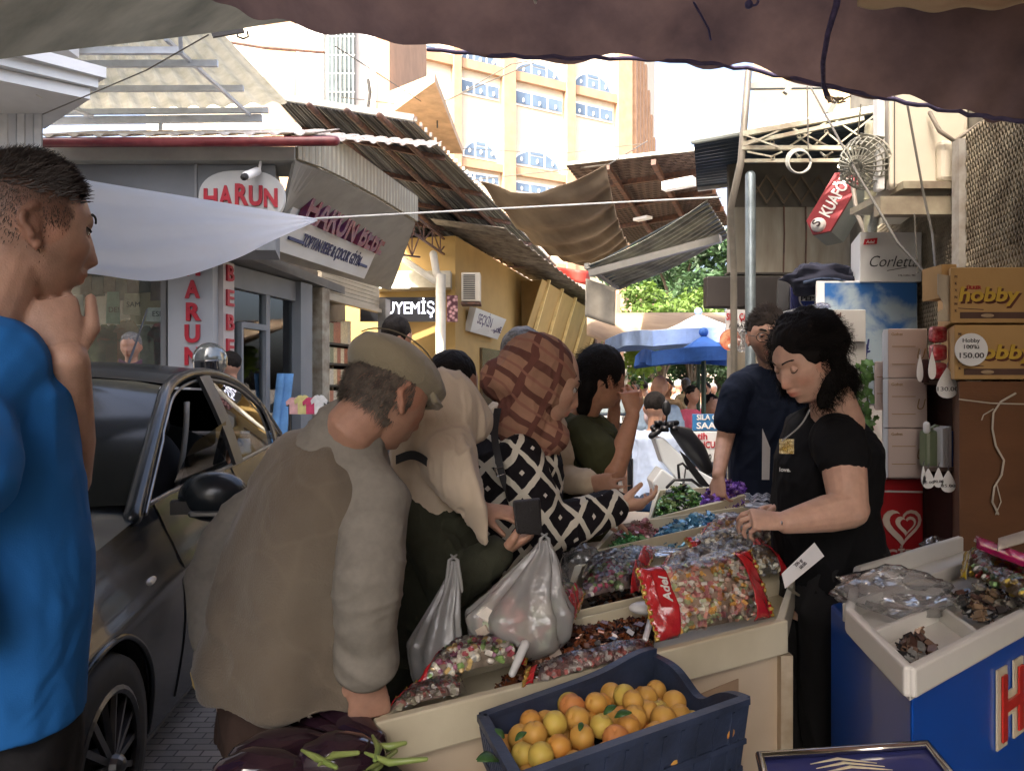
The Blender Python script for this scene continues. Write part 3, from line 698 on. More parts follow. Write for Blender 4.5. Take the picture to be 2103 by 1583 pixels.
# lattice truss under it
def truss(name, label, a, b, h, nseg, r=.018, mat=rust, parentname='canopy frame'):
    o = thing(name, label, 'truss', a.lerp(b, .5))
    m = MB(); m.bar(a, b, r*2); m.build('bottom_chord', mat, o)
    m = MB(); m.bar(a+V(0, 0, h), b+V(0, 0, h), r*2); m.build('top_chord', mat, o)
    for i in range(nseg):
        p = a.lerp(b, i/nseg); q = a.lerp(b, (i+1)/nseg); m = MB()
        m.bar(p, p+V(0, 0, h), r*1.4); m.bar(p if i % 2 else p+V(0, 0, h), q+V(0, 0, h) if i % 2 else q, r*1.2); m.build('web_bar', mat, o)
    return o
truss('steel_truss', 'long rusty lattice truss carrying the dark corrugated canopy', P(790, 548, 12.5), P(1140, 548, 18), .42, 10)
truss('steel_truss', 'short rusty lattice frame behind the tilted shop sign', P(795, 520, 10.5), P(862, 528, 11.3), .32, 4, .012)
truss('steel_truss', 'slanting rusty lattice running under the eave of the yellow building', P(850, 480, 10.5), P(945, 545, 14), .25, 6, .014)

# ---- brown corrugated roof, right far
rr = thing('corrugated_roof', 'brown corrugated roof underside at the right of the street opening', 'canopy', P(1320, 400, 12))
ca, cb, cc, cd = P(1162, 337, 10.5), P(1432, 306, 9), P(1500, 460, 11.5), P(1290, 500, 15)
rib2 = striped('corrugated_brown', (.15, .105, .09), (.07, .048, .043), 9, (.3, 1, 0), metal=.3, bump=1., rough=.5)
fn = bil(ca, cb, cc, cd); m = MB(); m.grid(lambda u, v: fn(u, v)+V(0, 0, .015*math.sin(v*40*2*math.pi)), 4, 240, t=.01); m.build('sheet', rib2, rr)
m = MB(); m.bar(ca, cb, .04, .04); m.build('edge', MATS['flashing'], rr)
for v in (.2, .45, .7):
    m = MB(); m.bar(fn(0, v)+V(0, 0, -.05), fn(1, v)+V(0, 0, -.05), .06, .07); m.build('purlin', rust, rr)
for u in (.35, .7):
    m = MB(); m.bar(fn(u, 0)+V(0, 0, -.1), fn(u, 1)+V(0, 0, -.1), .06, .07); m.build('rafter', rust, rr)
for a, b, h, lb in ((P(1363, 384, 9.2), P(1426, 372, 9.0), .10, 'wide white tube fitting under the brown corrugated roof'), (P(1306, 452, 11), P(1334, 446, 10.8), .04, 'thin white tube fitting under the brown corrugated roof')):
    m = MB(); m.bar(a, b, .12, h); tag(m.build('tube_light', frame_m), lb, 'light')
# two hanging cloths
m = MB()
top = [P(985, 372, 9.5), P(1050, 396, 9), P(1110, 398, 8.8), P(1175, 378, 8.6), P(1245, 342, 8.4)]
bot = [P(1190, 540, 13.5), P(1215, 545, 12.5), P(1240, 540, 11.5), P(1265, 525, 10.5), P(1292, 502, 9.4)]
def pl(L, u):
    k = u*(len(L)-1); i = min(len(L)-2, int(k)); f_ = k-i
    return L[i].lerp(L[i+1], f_)
def cl(u, v):
    p = pl(top, u).lerp(pl(bot, u), v); s = -.45*math.sin(math.pi*v)*(1-.4*u)
    w_ = .03*math.sin(v*38+u*3+2*math.sin(u*5))
    return p+V(0, 0, s*.55+w_)+V(0, w_*.5, 0)
m.grid(cl, 40, 50, t=.01)
tag(m.build('shade_cloth', M('shade_cloth_brown', (.36, .29, .20), .9, col2=(.20, .15, .10), sc=1.2, tlu=.4, bump=.3, bsc=20), smooth=True), 'sagging brown shade cloth slung between the two corrugated roofs', 'tarp')
# striped awning + hanging cloth
sa = thing('striped_awning', 'grey striped corrugated awning tilted over the street with a steel arm', 'awning', P(1350, 500, 7.2))
ca, cb, cc, cd = P(1205, 546, 7.0), P(1452, 412, 6.2), P(1497, 482, 6.8), P(1272, 590, 8.0)
fn = bil(ca, cb, cc, cd)
m = MB(); m.grid(lambda u, v: fn(u, v)+V(0, 0, .012*math.sin(v*22*math.pi)-.05*math.sin(math.pi*u)), 12, 90, t=.006)
m.build('sheet', M('awning_sheet', (.42, .42, .33), .6, col2=(.2, .2, .17), sc=5, tlu=.25), sa)
m = MB()
for k in range(9): m.bar(fn(0, k/9+.03)+V(0, 0, -.016), fn(1, k/9+.03)+V(0, 0, -.016), .03, .008)
m.build('stripe', M('awning_stripe', (.07, .09, .10), .6), sa)
m = MB(); m.bar(P(1212, 562, 6.9), P(1480, 490, 6.2), .06, .06); m.tube([P(1275, 590, 7.8), P(1497, 484, 6.8)], .02, 6); m.bar(ca, cd, .05, .05); m.build('frame', M('grey_metal', (.28, .27, .24), .5, metal=.4), sa)
m = MB(); a = P(1200, 560, 6.9); m.grid(lambda u, v: P(1203+62*u-2*v, 572+14*u*1+78*v+6*u, 6.9+.1*u+.02*math.sin(u*9)), 16, 8, t=.006)
o = tag(m.build('cloth_flap', M('plaque_cloth', (.36, .33, .27), .85, sc=6, tlu=.2), smooth=True), 'grey cloth flap hanging from the low corner of the striped awning', 'cloth')
# cream tarp behind umbrellas
m = MB()
m.grid(lambda u, v: P(1205+330*u, 643+14*v+20*v*math.sin(math.pi*u)+10*math.sin(u*7)*v+(32 if u < .35 else 6)*v, 14-2*v+.2*math.sin(u*14)), 40, 8, t=.01)
tag(m.build('market_tarp', M('tarp_beige', (.50, .38, .26), .9, col2=(.36, .26, .18), sc=1.5, tlu=.35), smooth=True), 'beige tarp stretched across the street behind the umbrellas', 'tarp')
m = MB(); m.grid(lambda u, v: P(1120+90*u, 545+12*u+(18+12*u)*v, 20+.3*math.sin(u*6)), 10, 4, t=.02)
tag(m.build('red_awning', M('awning_red', (.55, .06, .04), .6, sc=2, tlu=.3), smooth=True), 'small red awning above the yellow building', 'awning')
# ------------------------------------------------------------------ right-hand side of the market
RX = lambda Y: 1.73+.208*(Y-2.6)         # wall line of the right-hand shops
rdir = V(.204, .979, 0)
meshw = M('wall_behind_mesh', (.22, .20, .16), .85, sc=3, col2=(.12, .11, .09))
rw = thing('right_shop_wall', 'brownish shop wall covered with expanded metal mesh on the right', 'building', (RX(3.5)+.3, 3.5, 0))
m = MB(); a = V(RX(1.0)+.06, 1.0, 0); b = V(RX(5.4)+.06, 5.4, 0); m.slab([a, b, b+V(.4, 0, 0), a+V(.4, 0, 0)], (0, 0, 1), 3.6); m.build('wall', meshw, rw)
m = MB(); m.slab([V(RX(-4)+.5, -4, 0), a+V(.45, 0, 0), a+V(.8, 0, 0), V(RX(-4)+.9, -4, 0)], (0, 0, 1), 3.6); m.build('wall', meshw, rw)
def lattice(mb, a, b, z0, z1, cell, r, off=V(0, 0, 0)):
    "expanded-metal diamonds between a and b"
    d = (b-a); L = d.length; d.normalize(); nx = int(L/cell); nz = int((z1-z0)/(cell*1.7)); n = V(d.y, -d.x, 0)
    for i in range(nx):
        for k in range(nz):
            c = a+d*((i+.5+(k % 2)*.5)*cell)+V(0, 0, z0+(k+.5)*cell*1.7)+off
            h = cell*.5; hz = cell*.85
            for s in (-1, 1):
                mb.bar(c-d*h*.0+V(0, 0, -hz), c+d*h*s+V(0, 0, 0), r, r*2.2, up=n); 
            for s in (-1, 1):
                mb.bar(c+V(0, 0, hz)*1.0, c+d*h*s, r, r*2.2, up=n)
m = MB(); lattice(m, V(RX(2.2)-.02, 2.2, 0), V(RX(3.05)-.02, 3.05, 0), 1.0, 2.45, .026, .004)
m.build('metal_mesh', M('mesh_metal', (.33, .29, .21), .5, metal=.5, sc=8, col2=(.16, .13, .09)), rw)
m = MB(); lattice(m, V(RX(3.05)-.02, 3.05, 0), V(RX(4.5)-.02, 4.5, 0), 1.3, 2.35, .024, .0035)
m.build('metal_mesh', MATS['mesh_metal'], rw)
m = MB(); 
for Y in (3.08, 4.5): m.box((RX(Y)-.03, Y, 1.6), (.05, .05, 1.6))
m.build('mesh_post', M('post_greyish', (.35, .34, .31), .6, sc=9, col2=(.2, .17, .14)), rw)
# beige wall facing us
bw = thing('stained_wall', 'stained cream panel wall with a wood lattice strip facing the camera above the cabinets', 'wall', P(1640, 791, 5.6)-V(0, 0, 1.42))
m = MB(); a = P(1500, 560, 5.6); b = P(1850, 425, 5.6)
m.box(((a.x+b.x)/2, 5.65, b.z/2), (b.x-a.x, .08, b.z)); m.build('wall', M('stained_cream', (.36, .33, .26), .8, sc=2.5, col2=(.24, .20, .15), aniso=(3, 1, .6)), bw)
m = MB(); c = P(1850, 330, 5.6); m.box(((a.x+b.x)/2, 5.66, (b.z+c.z)/2), (b.x-a.x, .06, c.z-b.z-.01)); m.build('upper_panel', M('dim_panel', (.16, .14, .11), .8, sc=4, var=.4), bw)
m = MB()
for i in range(7):
    x = P(1545+i*36, 0, 5.5).x; m.bar((x, 5.58, b.z+.02), (x+.13, 5.58, b.z+.22), .012); m.bar((x+.13, 5.575, b.z+.02), (x, 5.575, b.z+.22), .012)
m.build('lattice', M('lattice_wood', (.20, .15, .10), .8), bw)
m = MB(); 
for px in (1610, 1655): m.tube([P(px, 425, 5.58), P(px+1, 480, 5.58), P(px-1, 562, 5.58)], .006, 5)
m.build('panel_seam', rust, bw)
m = MB(); m.box((P(1620, 0, 5.5).x, 5.5, P(0, 563, 5.5).z), (.9, .1, .012)); m.build('ledge', M('dark_ledge', (.08, .07, .06), .7), bw)
# back building above
bb = thing('rear_building', 'tan building wall with lit yellow side above the dark canopy', 'building', P(1640, 791, 9)-V(0, 0, 1.42))
m = MB(); a = P(1547, 130, 9); b = P(1712, 320, 9); m.hexa([V(a.x, 9, 0), V(b.x, 9, 0), V(b.x, 12, 0), V(a.x+1.1, 12, 0)], [V(a.x, 9, a.z+1), V(b.x, 9, a.z+1), V(b.x, 12, a.z+1), V(a.x+1.1, 12, a.z+1)])
m.build('wall', M('tan_concrete', (.42, .32, .20), .85, sc=1.2, var=.3, bump=.1), bb)
m = MB(); a2 = P(1712, 130, 9); b2 = P(1850, 320, 9); m.hexa([V(a2.x, 8.8, 0), V(b2.x, 8.8, 0), V(b2.x, 12, 0), V(a2.x, 12, 0)], [V(a2.x, 8.8, a.z), V(b2.x, 8.8, a.z), V(b2.x, 12, a.z), V(a2.x, 12, a.z)])
m.build('wall', M('ribbed_yellow', (.75, .58, .32), .8, sc=2), bb)
# dark blue corrugated canopy
dc = thing('blue_corrugated_canopy', 'dark blue corrugated canopy with a pale front pipe over the right stalls', 'canopy', P(1620, 300, 5.2))
ca, cb, cc, cd = P(1425, 291, 5.0), P(1802, 222, 4.6), P(1800, 345, 6.0), P(1432, 386, 6.4)
fn = bil(ca, cb, cc, cd)
m = MB(); m.grid(lambda u, v: fn(u, v)+V(0, 0, .012*math.sin(v*16*2*math.pi)), 6, 130, t=.006)
m.build('sheet', M('canopy_blue', (.055, .075, .10), .45, metal=.4, sc=5, var=.4), dc)
m = MB(); m.tube([ca, cb], .02, 8); m.build('front_pipe', M('pale_pipe', (.50, .55, .50), .5, sc=8), dc)
m = MB(); m.bar(P(1433, 388, 6.3), P(1700, 352, 6.1), .03, .04); m.bar(P(1550, 395, 6.3), P(1680, 362, 6.2), .06, .03); m.build('rear_bar', M('rear_white', (.5, .5, .5), .5), dc)
# ornamental truss bracket
br_m = M('bracket_paint', (.36, .36, .27), .5, col2=(.24, .19, .13), sc=12)
tb = thing('ornamental_bracket', 'painted iron lattice bracket with small rings under the blue canopy', 'bracket', P(1640, 310, 4.6))
m = MB(); m.bar(P(1524, 304, 4.6), P(1762, 305, 4.4), .025); m.bar(P(1526, 331, 4.6), P(1745, 330, 4.4), .02); m.bar(P(1526, 296, 4.6), P(1775, 244, 4.3), .022); m.bar(P(1526, 276, 4.6), P(1800, 226, 4.3), .03); m.build('frame', br_m, tb)
m = MB()
for a, b in (((1527, 300), (1620, 260)), ((1620, 260), (1705, 303)), ((1530, 278), (1600, 303)), ((1618, 303), (1702, 248)), ((1712, 245), (1780, 290)), ((1714, 303), (1795, 238)), ((1640, 282), (1670, 302)), ((1698, 272), (1735, 302)), ((1670, 302), (1698, 275)), ((1585, 295), (1600, 303)), ((1535, 312), (1585, 322)), ((1585, 322), (1606, 312)), ((1632, 313), (1641, 322)), ((1641, 322), (1660, 312)), ((1685, 313), (1696, 322)), ((1696, 322), (1710, 312))):
    m.bar(P(*a, 4.55), P(*b, 4.5), .009)
m.build('lattice_bar', br_m, tb)
def ring(mb, c, r, t, n=18, x=V(1, 0, 0), y=V(0, 0, 1)):
    pts = [c+x*math.cos(2*math.pi*i/n)*r+y*math.sin(2*math.pi*i/n)*r for i in range(n+1)]
    mb.tube(pts, t, 6, caps=False)
m = MB()
for p in ((1587, 324), (1641, 323), (1696, 323), (1697, 271), (1641, 281), (1586, 292)): ring(m, P(*p, 4.53), .011, .003, 10)
m.build('ring', br_m, tb)
m = MB()
for k in range(3): ring(m, P(1639+k*2, 331+k, 4.42-.01*k), .07-.003*k, .005, 24)
tag(m.build('cable_coil', M('cable_white', (.50, .50, .45), .5), smooth=True), 'coil of pale cable hanging from the iron bracket', 'cable')
# poles
m = MB(); m.tube([P(1537, 148, 4.7), P(1522, 332, 4.6), P(1500, 430, 4.75), P(1507, 560, 5.0), V(P(1507, 0, 5.0).x, 5, 0)], .022, 8)
tag(m.build('bent_pole', M('old_pole', (.30, .27, .22), .5, sc=9, metal=.4), smooth=True), 'thin bent metal pole rising in front of the sky', 'pole')
m = MB(); x = P(1541, 0, 5.0).x; m.tube([(x, 5, 0), (x, 5, 2.78)], .034, 12)
tag(m.build('galvanised_pole', M('galv', (.26, .31, .33), .4, metal=.6, sc=12, var=.3), smooth=True), 'straight grey galvanised pole behind the man in navy', 'pole')
m = MB(); m.bar(P(1535, 178, 4.8), P(1720, 176, 4.8), .035); m.bar(P(1612, 192, 4.7), P(1622, 178, 4.7), .03); m.bar(P(1700, 235, 4.8), P(1718, 205, 4.8), .03)
tag(m.build('awning_frame', MATS['grey_metal']), 'rusty square bars of an awning frame above the blue canopy', 'frame')
m = MB(); m.tube([P(1658, 178, 4.2), P(1660, 305, 4.2)], .004, 5)
tag(m.build('hanging_wire', M('wire_grey', (.12, .11, .09), .6)), 'thin wire hanging straight down to the cable coil', 'wire')
m = MB(); m.tube([P(1768, 215, 3.9), P(1757, 330, 4.0)], .004, 5); tag(m.build('hanging_wire', MATS['wire_grey']), 'thin wire hanging beside the caged fan', 'wire')
m = MB(); m.tube([P(1665, 180, 4.2), P(1760, 355, 3.2), P(1845, 500, 2.9), P(1935, 600, 2.7)], .005, 6)
tag(m.build('slanted_cable', MATS['wire_grey']), 'long dark cable slanting from the awning frame down to the brown boxes', 'cable')
m = MB(); m.tube([P(1864, 218, 2.9), P(1897, 400, 2.85), P(1915, 480, 2.8), P(1922, 560, 2.7)], .005, 6); m.tube([P(1878, 440, 3), P(1885, 560, 3)], .003, 5)
tag(m.build('steep_cable', MATS['wire_grey']), 'dark cable hanging steeply in front of the large air conditioner', 'cable')
# AC outdoor unit
ac = thing('large_ac_unit', 'large cream air conditioner outdoor unit on a bracket at the top right', 'air conditioner', P(1900, 385, 3.2))
acm = M('ac_cream', (0, 0, 0))
a = P(1825, 385, 3.2); b = P(1988, 150, 3.2)
fx_ = V(.16, .98, 0)
m = MB(); base = [V(a.x, 3.2, a.z), V(b.x, 3.2, a.z), V(b.x+.33, 3.95, a.z), V(a.x+.33, 3.95, a.z)]
m.hexa(base, [p+V(0, 0, b.z-a.z) for p in base]); m.build('casing', acm, ac, bevel=.015)
m = MB(); cc = P(1952, 335, 3.19); m.box((cc.x, 3.175, cc.z), (.125, .05, .17)); m.build('valve_cover', acm, ac, bevel=.018)
m = MB(); m.box((a.x-.012, 3.26, (a.z+b.z)/2), (.03, .05, b.z-a.z)); m.build('front_edge', white, ac, bevel=.006)
m = MB(); cg = V(a.x+.16, 3.60, (a.z+b.z)/2-.01)
for r in (.08, .13, .18, .22): ring(m, cg, r, .005, 28, V(.40, .916, 0), V(0, 0, 1))
for i in range(10): t = math.pi*i/10; d = V(.40*math.cos(t), .916*math.cos(t), math.sin(t))*.22; m.tube([cg-d-V(.01, 0, 0), cg+d-V(.01, 0, 0)], .003, 4)
m.build('fan_grille', M('ac_dark', (0, 0, 0)), ac)
m = MB(); m.box((P(1840, 0, 3.185).x, 3.198, a.z+.25), (.003, .006, .5)); m.build('panel_gap', M('gap', (.12, .11, .09), .6), ac)
m = MB()
for px, py in ((1868, 374), (1885, 374), (1928, 374), (1945, 373), (1962, 373)): q_ = P(px, py, 3.195); m.ball(q_, .005, 6, 4)
m.build('screw', M('ac_dark', (0, 0, 0)), ac)
m = MB(); m.box((P(1905, 0, 3.3).x, 3.4, P(0, 398, 3.3).z), (.36, .5, .03)); m.box((P(1905, 0, 3.2).x, 3.2, P(0, 425, 3.2).z), (.42, .06, .075)); m.build('shelf_bracket', M('bracket_cream', (.34, .31, .22), .6, col2=(.18, .14, .1), sc=6), ac)
m = MB(); m.tube([P(1910, 232, 3.17), P(1930, 270, 3.12), P(1960, 290, 3.12), P(1990, 270, 3.15), P(2012, 255, 3.1)], .009, 8); m.tube([P(1985, 300, 3.2), P(2000, 320, 3.1), P(1998, 340, 3.1)], .005, 6)
m.build('hose', M('hose', (.22, .19, .15), .6), ac, smooth=True)
# wall fan
fn_ = thing('wall_fan', 'dusty white caged wall fan beside the large air conditioner', 'fan', P(1785, 340, 3.6))
fm = M('fan_white', (.34, .34, .28), .5, col2=(.22, .21, .17), sc=18)
ax = V(-.75, -.5, -.35).normalized(); ux = ax.cross(V(0, 0, 1)).normalized(); uy = ux.cross(ax)
m = MB(); c = P(1778, 335, 3.3)
for s in range(9):
    t = s/8; r = .115*math.sin(math.pi*(.12+.76*t)); ring(m, c+ax*(t-.5)*.13, r, .0035, 28, ux, uy)
for i in range(26):
    t = 2*math.pi*i/26; d = ux*math.cos(t)+uy*math.sin(t)
    m.tube([c+ax*.075+d*.03, c+ax*.06+d*.09, c+ax*.0+d*.115, c-ax*.055+d*.08], .0035, 4, caps=False)
m.build('cage', fm, fn_)
m = MB(); m.tube([c-ax*.13, c-ax*.03], [.05, .045], 12); m.build('motor', fm, fn_, smooth=True)
for i in range(3):
    t = 2*math.pi*i/3; d = ux*math.cos(t)+uy*math.sin(t); e = ux*-math.sin(t)+uy*math.cos(t); m = MB()
    m.slab([c+d*.02-e*.02, c+d*.12-e*.05+ax*.02, c+d*.12+e*.04-ax*.02, c+d*.02+e*.02], ax, .004); m.build('blade', fm, fn_)
m = MB(); m.tube([c-ax*.12, c-ax*.16+V(0, 0, -.1), P(1790, 470, 3.7)], .02, 8); m.build('stem', fm, fn_)
m = MB(); m.tube([P(1789, 260, 3.8), P(1788, 475, 3.8)], .03, 12); m.tube([P(1776, 410, 3.78), P(1802, 410, 3.78)], .006, 6)
tag(m.build('drain_pipe', M('pipe_khaki', (.33, .33, .22), .5, col2=(.2, .18, .12), sc=9), smooth=True), 'olive painted vertical pipe beside the caged fan', 'pipe')
m = MB(); m.tube([P(1752, 385, 4.2), P(1760, 440, 4.1), P(1778, 480, 4.0)], .012, 8); tag(m.build('flex_hose', MATS['hose'], smooth=True), 'grey flexible hose curving behind the red hairdresser sign', 'hose')
m = MB(); m.ball(P(1727, 341, 4.7), (.02, .02, .014), 10, 6); tag(m.build('light_bulb', M('bulb_lit', (1, .85, .55), .4, emit=4)), 'small lit bulb under the blue canopy', 'light')
# red hairdresser sign
ks = thing('red_light_box', 'red hexagonal light box sign with slanted white lettering under the blue canopy', 'sign', P(1706, 430, 4.5))
kc = P(1710, 420, 4.7); kx = V(.42, -.22, .80).normalized(); kn = V(-.62, -.74, .12); kn = (kn-kx*kn.dot(kx)).normalized(); ky = kn.cross(kx)
poly = [(-.21, .0), (-.15, -.085), (.19, -.085), (.21, .0), (.17, .085), (-.15, .085)]
m = MB(); m.prism(poly, kc, kx, ky, .02); m.build('face_panel', M('box_red', (.22, .02, .025), .4, sc=3, var=.15), ks)
m = MB(); m.prism(poly, kc-kn*.241, kx, ky, .24); m.build('housing', M('box_grey', (.33, .37, .37), .5, sc=3), ks)
wht = M('print_white', (.75, .73, .68), .5)
text('KUAFÖR', .075, wht, kc+kx*.045-ky*.035+kn*.021, kx, ky, ks, t=.004, bold=.02, wd=.26, shear=.1)
m = MB(); m.tube([kc-kx*.145+kn*.02, kc-kx*.145+kn*.024], .045, 18, flat=1.); m.build('round_logo', wht, ks)
text('S', .05, M('print_dark', (.04, .02, .02), .5), kc-kx*.145-ky*.025+kn*.04, kx, ky, ks, t=.03, bold=.02)

# ---- awnings over the camera
def cr(L, u):
    "Catmull-Rom through a list of points"
    n = len(L)-1; k = min(n-1e-6, u*n); i = int(k); t = k-i
    p0, p1, p2, p3 = L[max(i-1, 0)], L[i], L[i+1], L[min(i+2, n)]
    return .5*((2*p1)+(p2-p0)*t+(2*p0-5*p1+4*p2-p3)*t*t+(3*p1-p0-3*p2+p3)*t**3)
edge = [P(250, -60, 3.5), P(420, 0, 3.3), P(560, 50, 3.15), P(800, 103, 3.05), P(1050, 128, 3.0), P(1300, 134, 2.95), P(1500, 150, 2.9), P(1750, 203, 2.75), P(1950, 243, 2.6), P(2103, 266, 2.5), P(2300, 300, 2.4)]
def aw(u, v):
    e = cr(edge, u); b = V(e.x*1.2, -1.7, 3.4+.2*math.sin(u*9))
    if v < .12:                       # hanging valance
        t = v/.12; p = e+V(0, -.05-.35*t+.035*math.sin(u*37+2*math.sin(u*11)), .26*t)
        p += V(0, .03*fbm((u*14, v*8, 0), 1.), .012*math.sin(u*95)*(1-t))
    else:
        t = (v-.12)/.88; p0_ = e+V(0, -.40, .26); p = p0_.lerp(b, t); p.z += -.25*math.sin(math.pi*t)+.05*fbm((u*6, t*6, 2), 1.)*math.sin(math.pi*t)**.5
    return p
m = MB(); m.grid(aw, 140, 70)
brown = M('awning_brown', (.21, .135, .115), .85, col2=(.085, .056, .055), sc=2.2, tlu=.30, bump=.35, bsc=6, det=6, fold=3)
tag(m.build('brown_awning', brown, smooth=True), 'large worn brown canvas awning sagging across the top of the market', 'awning')
m = MB(); pts = [cr(edge, i/90)+V(0, -.055+.005*math.sin(i*1.9), .004*math.sin(i*2.3)) for i in range(30, 91)]; m.tube(pts, .008, 6)
tag(m.build('edge_rope', M('rope_purple', (.12, .10, .20), .8, sc=40), smooth=True), 'dark violet cord sewn along the frayed lower edge of the brown awning', 'rope')
m = MB(); m.tube([P(1730, -60, 2.35)+V(0, -.05, .2), P(1718, 10, 2.40), P(1700, 70, 2.45), P(1690, 130, 2.55), P(1691, 175, 2.66), P(1700, 200, 2.7)], [.011, .011, .009, .008, .007, .01], 8)
tag(m.build('tie_rope', M('rope_blue', (.10, .085, .19), .8, sc=60, var=.5), smooth=True), 'twisted violet rope hanging down the face of the brown awning', 'rope')
m = MB(); random.seed(5)
for i in range(9): m.tube([P(1698+i*3, 196+i, 2.69), P(1700+i*4+random.uniform(-6, 6), 204+random.uniform(-2, 10), 2.68), P(1706+i*5, 198+random.uniform(0, 14), 2.67)], .003, 4)
tag(m.build('frayed_knot', M('knot_cream', (.5, .42, .33), .8)), 'frayed knot of cord and threads at the lower end of the violet rope', 'rope')
m = MB(); m.tube([P(1425, 6, 2.6), P(1443, 38, 2.64), P(1455, 60, 2.68), P(1459, 82, 2.7)], .004, 5); tag(m.build('short_cord', M('cord_blue', (.08, .08, .2), .7)), 'short blue cord stuck to the brown awning', 'rope')
m = MB(); m.tube([P(1092, -8, 2.5), P(1098, 0, 2.52), P(1100, 6, 2.54)], .005, 6); tag(m.build('metal_clasp', alu), 'small bright metal clasp at the top middle of the brown awning', 'clasp')
m = MB(); ring(m, P(1548, 3, 2.5), .014, .004); m.ball(P(1538, 10, 2.5), .014, 8, 6); tag(m.build('cord_toggle', MATS['cord_blue']), 'blue toggle with a ring hooked in the top of the brown awning', 'clasp')
m = MB()
def tp(u, v): return P(1760+420*u, -60+68*v+14*math.sin(u*3+.4)*v+5*math.sin(u*21)*v, 2.15+.25*(1-v)+.02*math.sin(v*14+u*4))
m.grid(tp, 40, 10, t=.003)
tag(m.build('cream_tarp', M('tarp_cream', (.62, .52, .36), .85, col2=(.50, .40, .26), sc=3, tlu=.35, bump=.3, bsc=12), smooth=True), 'frayed cream cloth hanging at the top right above the brown awning', 'tarp')
# grey tarp top left
ge = [P(-260, 165, 3.0), P(-100, 140, 3.2), P(0, 122, 3.4), P(150, 102, 3.6), P(300, 85, 3.8), P(450, 66, 4.0), P(570, 48, 4.2), P(640, 38, 4.3)]
def gt(u, v):
    e = cr(ge, u); b = V(e.x*1.15-.6, -3.5, 3.5)
    p = e.lerp(b, v); p.z += .09*math.sin(math.pi*v)+.025*fbm((u*5, v*14, 5), 1.)*min(1, v*9); return p
m = MB(); m.grid(gt, 60, 60)
tag(m.build('grey_tarp', M('tarp_grey', (.26, .25, .20), .85, col2=(.13, .13, .105), sc=1.6, tlu=.22, aniso=(1, 3, 1), det=7), smooth=True), 'mottled grey green tarp stretched over the top left corner', 'tarp')
m = MB(); m.bar(P(436, 72, 4.05), P(500, 62, 4.12), .02, .03); m.tube([P(487, 64, 4.1), P(488, 76, 4.1), P(500, 80, 4.1), P(510, 76, 4.1), P(508, 66, 4.1)], .006, 6)
tag(m.build('tarp_buckle', M('buckle_dark', (.05, .045, .04), .5)), 'dark strap and wire ring at the edge of the grey tarp', 'buckle')
m = MB(); m.tube([P(428, 72, 4.0), P(300, 145, 4.4), P(88, 235, 4.8)], .004, 5); tag(m.build('thin_string', MATS['wire_grey']), 'thin string running from the grey tarp down to the white clad building', 'string')
# white sheet
sh_a, sh_t = P(60, 340, 3.5), P(652, 449, 4.1)
def ws(u, v):
    top = cr([P(-60, 330, 3.4), P(60, 345, 3.5), P(176, 368, 3.6), P(430, 411, 3.9), P(652, 449, 4.1)], u)
    bot = cr([P(-60, 530, 3.0), P(60, 550, 3.1), P(200, 566, 3.25), P(340, 575, 3.45), P(480, 533, 3.7), P(560, 494, 3.85), P(652, 453, 4.1)], u)
    p = top.lerp(bot, v); s = math.sin(math.pi*v)*(1-u)
    return p+V(0, -.10*s, -.05*s)+V(0, .016*math.sin(v*20-u*6)*(1-u*.6), .008*math.sin(v*31+u*9)*(1-u))
m = MB(); m.grid(ws, 60, 30)
tag(m.build('white_sheet', M('sheet_white', (.88, .91, .96), .8, sc=3, var=.04, tlu=.6, fold=4, bump=.1, bsc=8), smooth=True), 'white cloth sheet pulled to a point as a sun shade over the car', 'sheet')
m = MB(); pts = [P(650, 449, 4.1), P(1060, 427, 4.4), P(1480, 405, 4.7)]
m.tube([cr(pts, i/16)-V(0, 0, .0) for i in range(17)], .0055, 6); tag(m.build('white_string', M('string_white', (.7, .7, .66), .7)), 'taut white string from the tip of the white sheet across the street', 'string')
for i, (L, lb) in enumerate((([(688, 95, 9), (890, 225, 14), (1050, 132, 12), (1095, 125, 12)], 'twin black cables crossing in front of the tower'), ([(940, 305, 20), (1150, 316, 20), (1315, 296, 18)], 'thin cable sagging across the lower tower windows'), ([(700, 200, 13), (880, 222, 14), (1000, 170, 12), (1100, 128, 12)], 'second cable meeting at the insulator in front of the tower'), ([(950, 372, 14), (1150, 350, 12), (1250, 338, 9), (1330, 290, 12)], 'cable rising from the shade cloth toward the tower corner'))):
    m = MB(); m.tube([P(*p) for p in L], .008, 5); tag(m.build('overhead_cable', MATS['wire_grey']), lb, 'cable')
m = MB(); m.box(P(885, 222, 14), (.14, .05, .05)); m.tube([P(898, 228, 14), P(898, 262, 14)], .015, 5); tag(m.build('cable_insulator', MATS['wire_grey']), 'small cable insulator on a thin post before the tower', 'insulator')
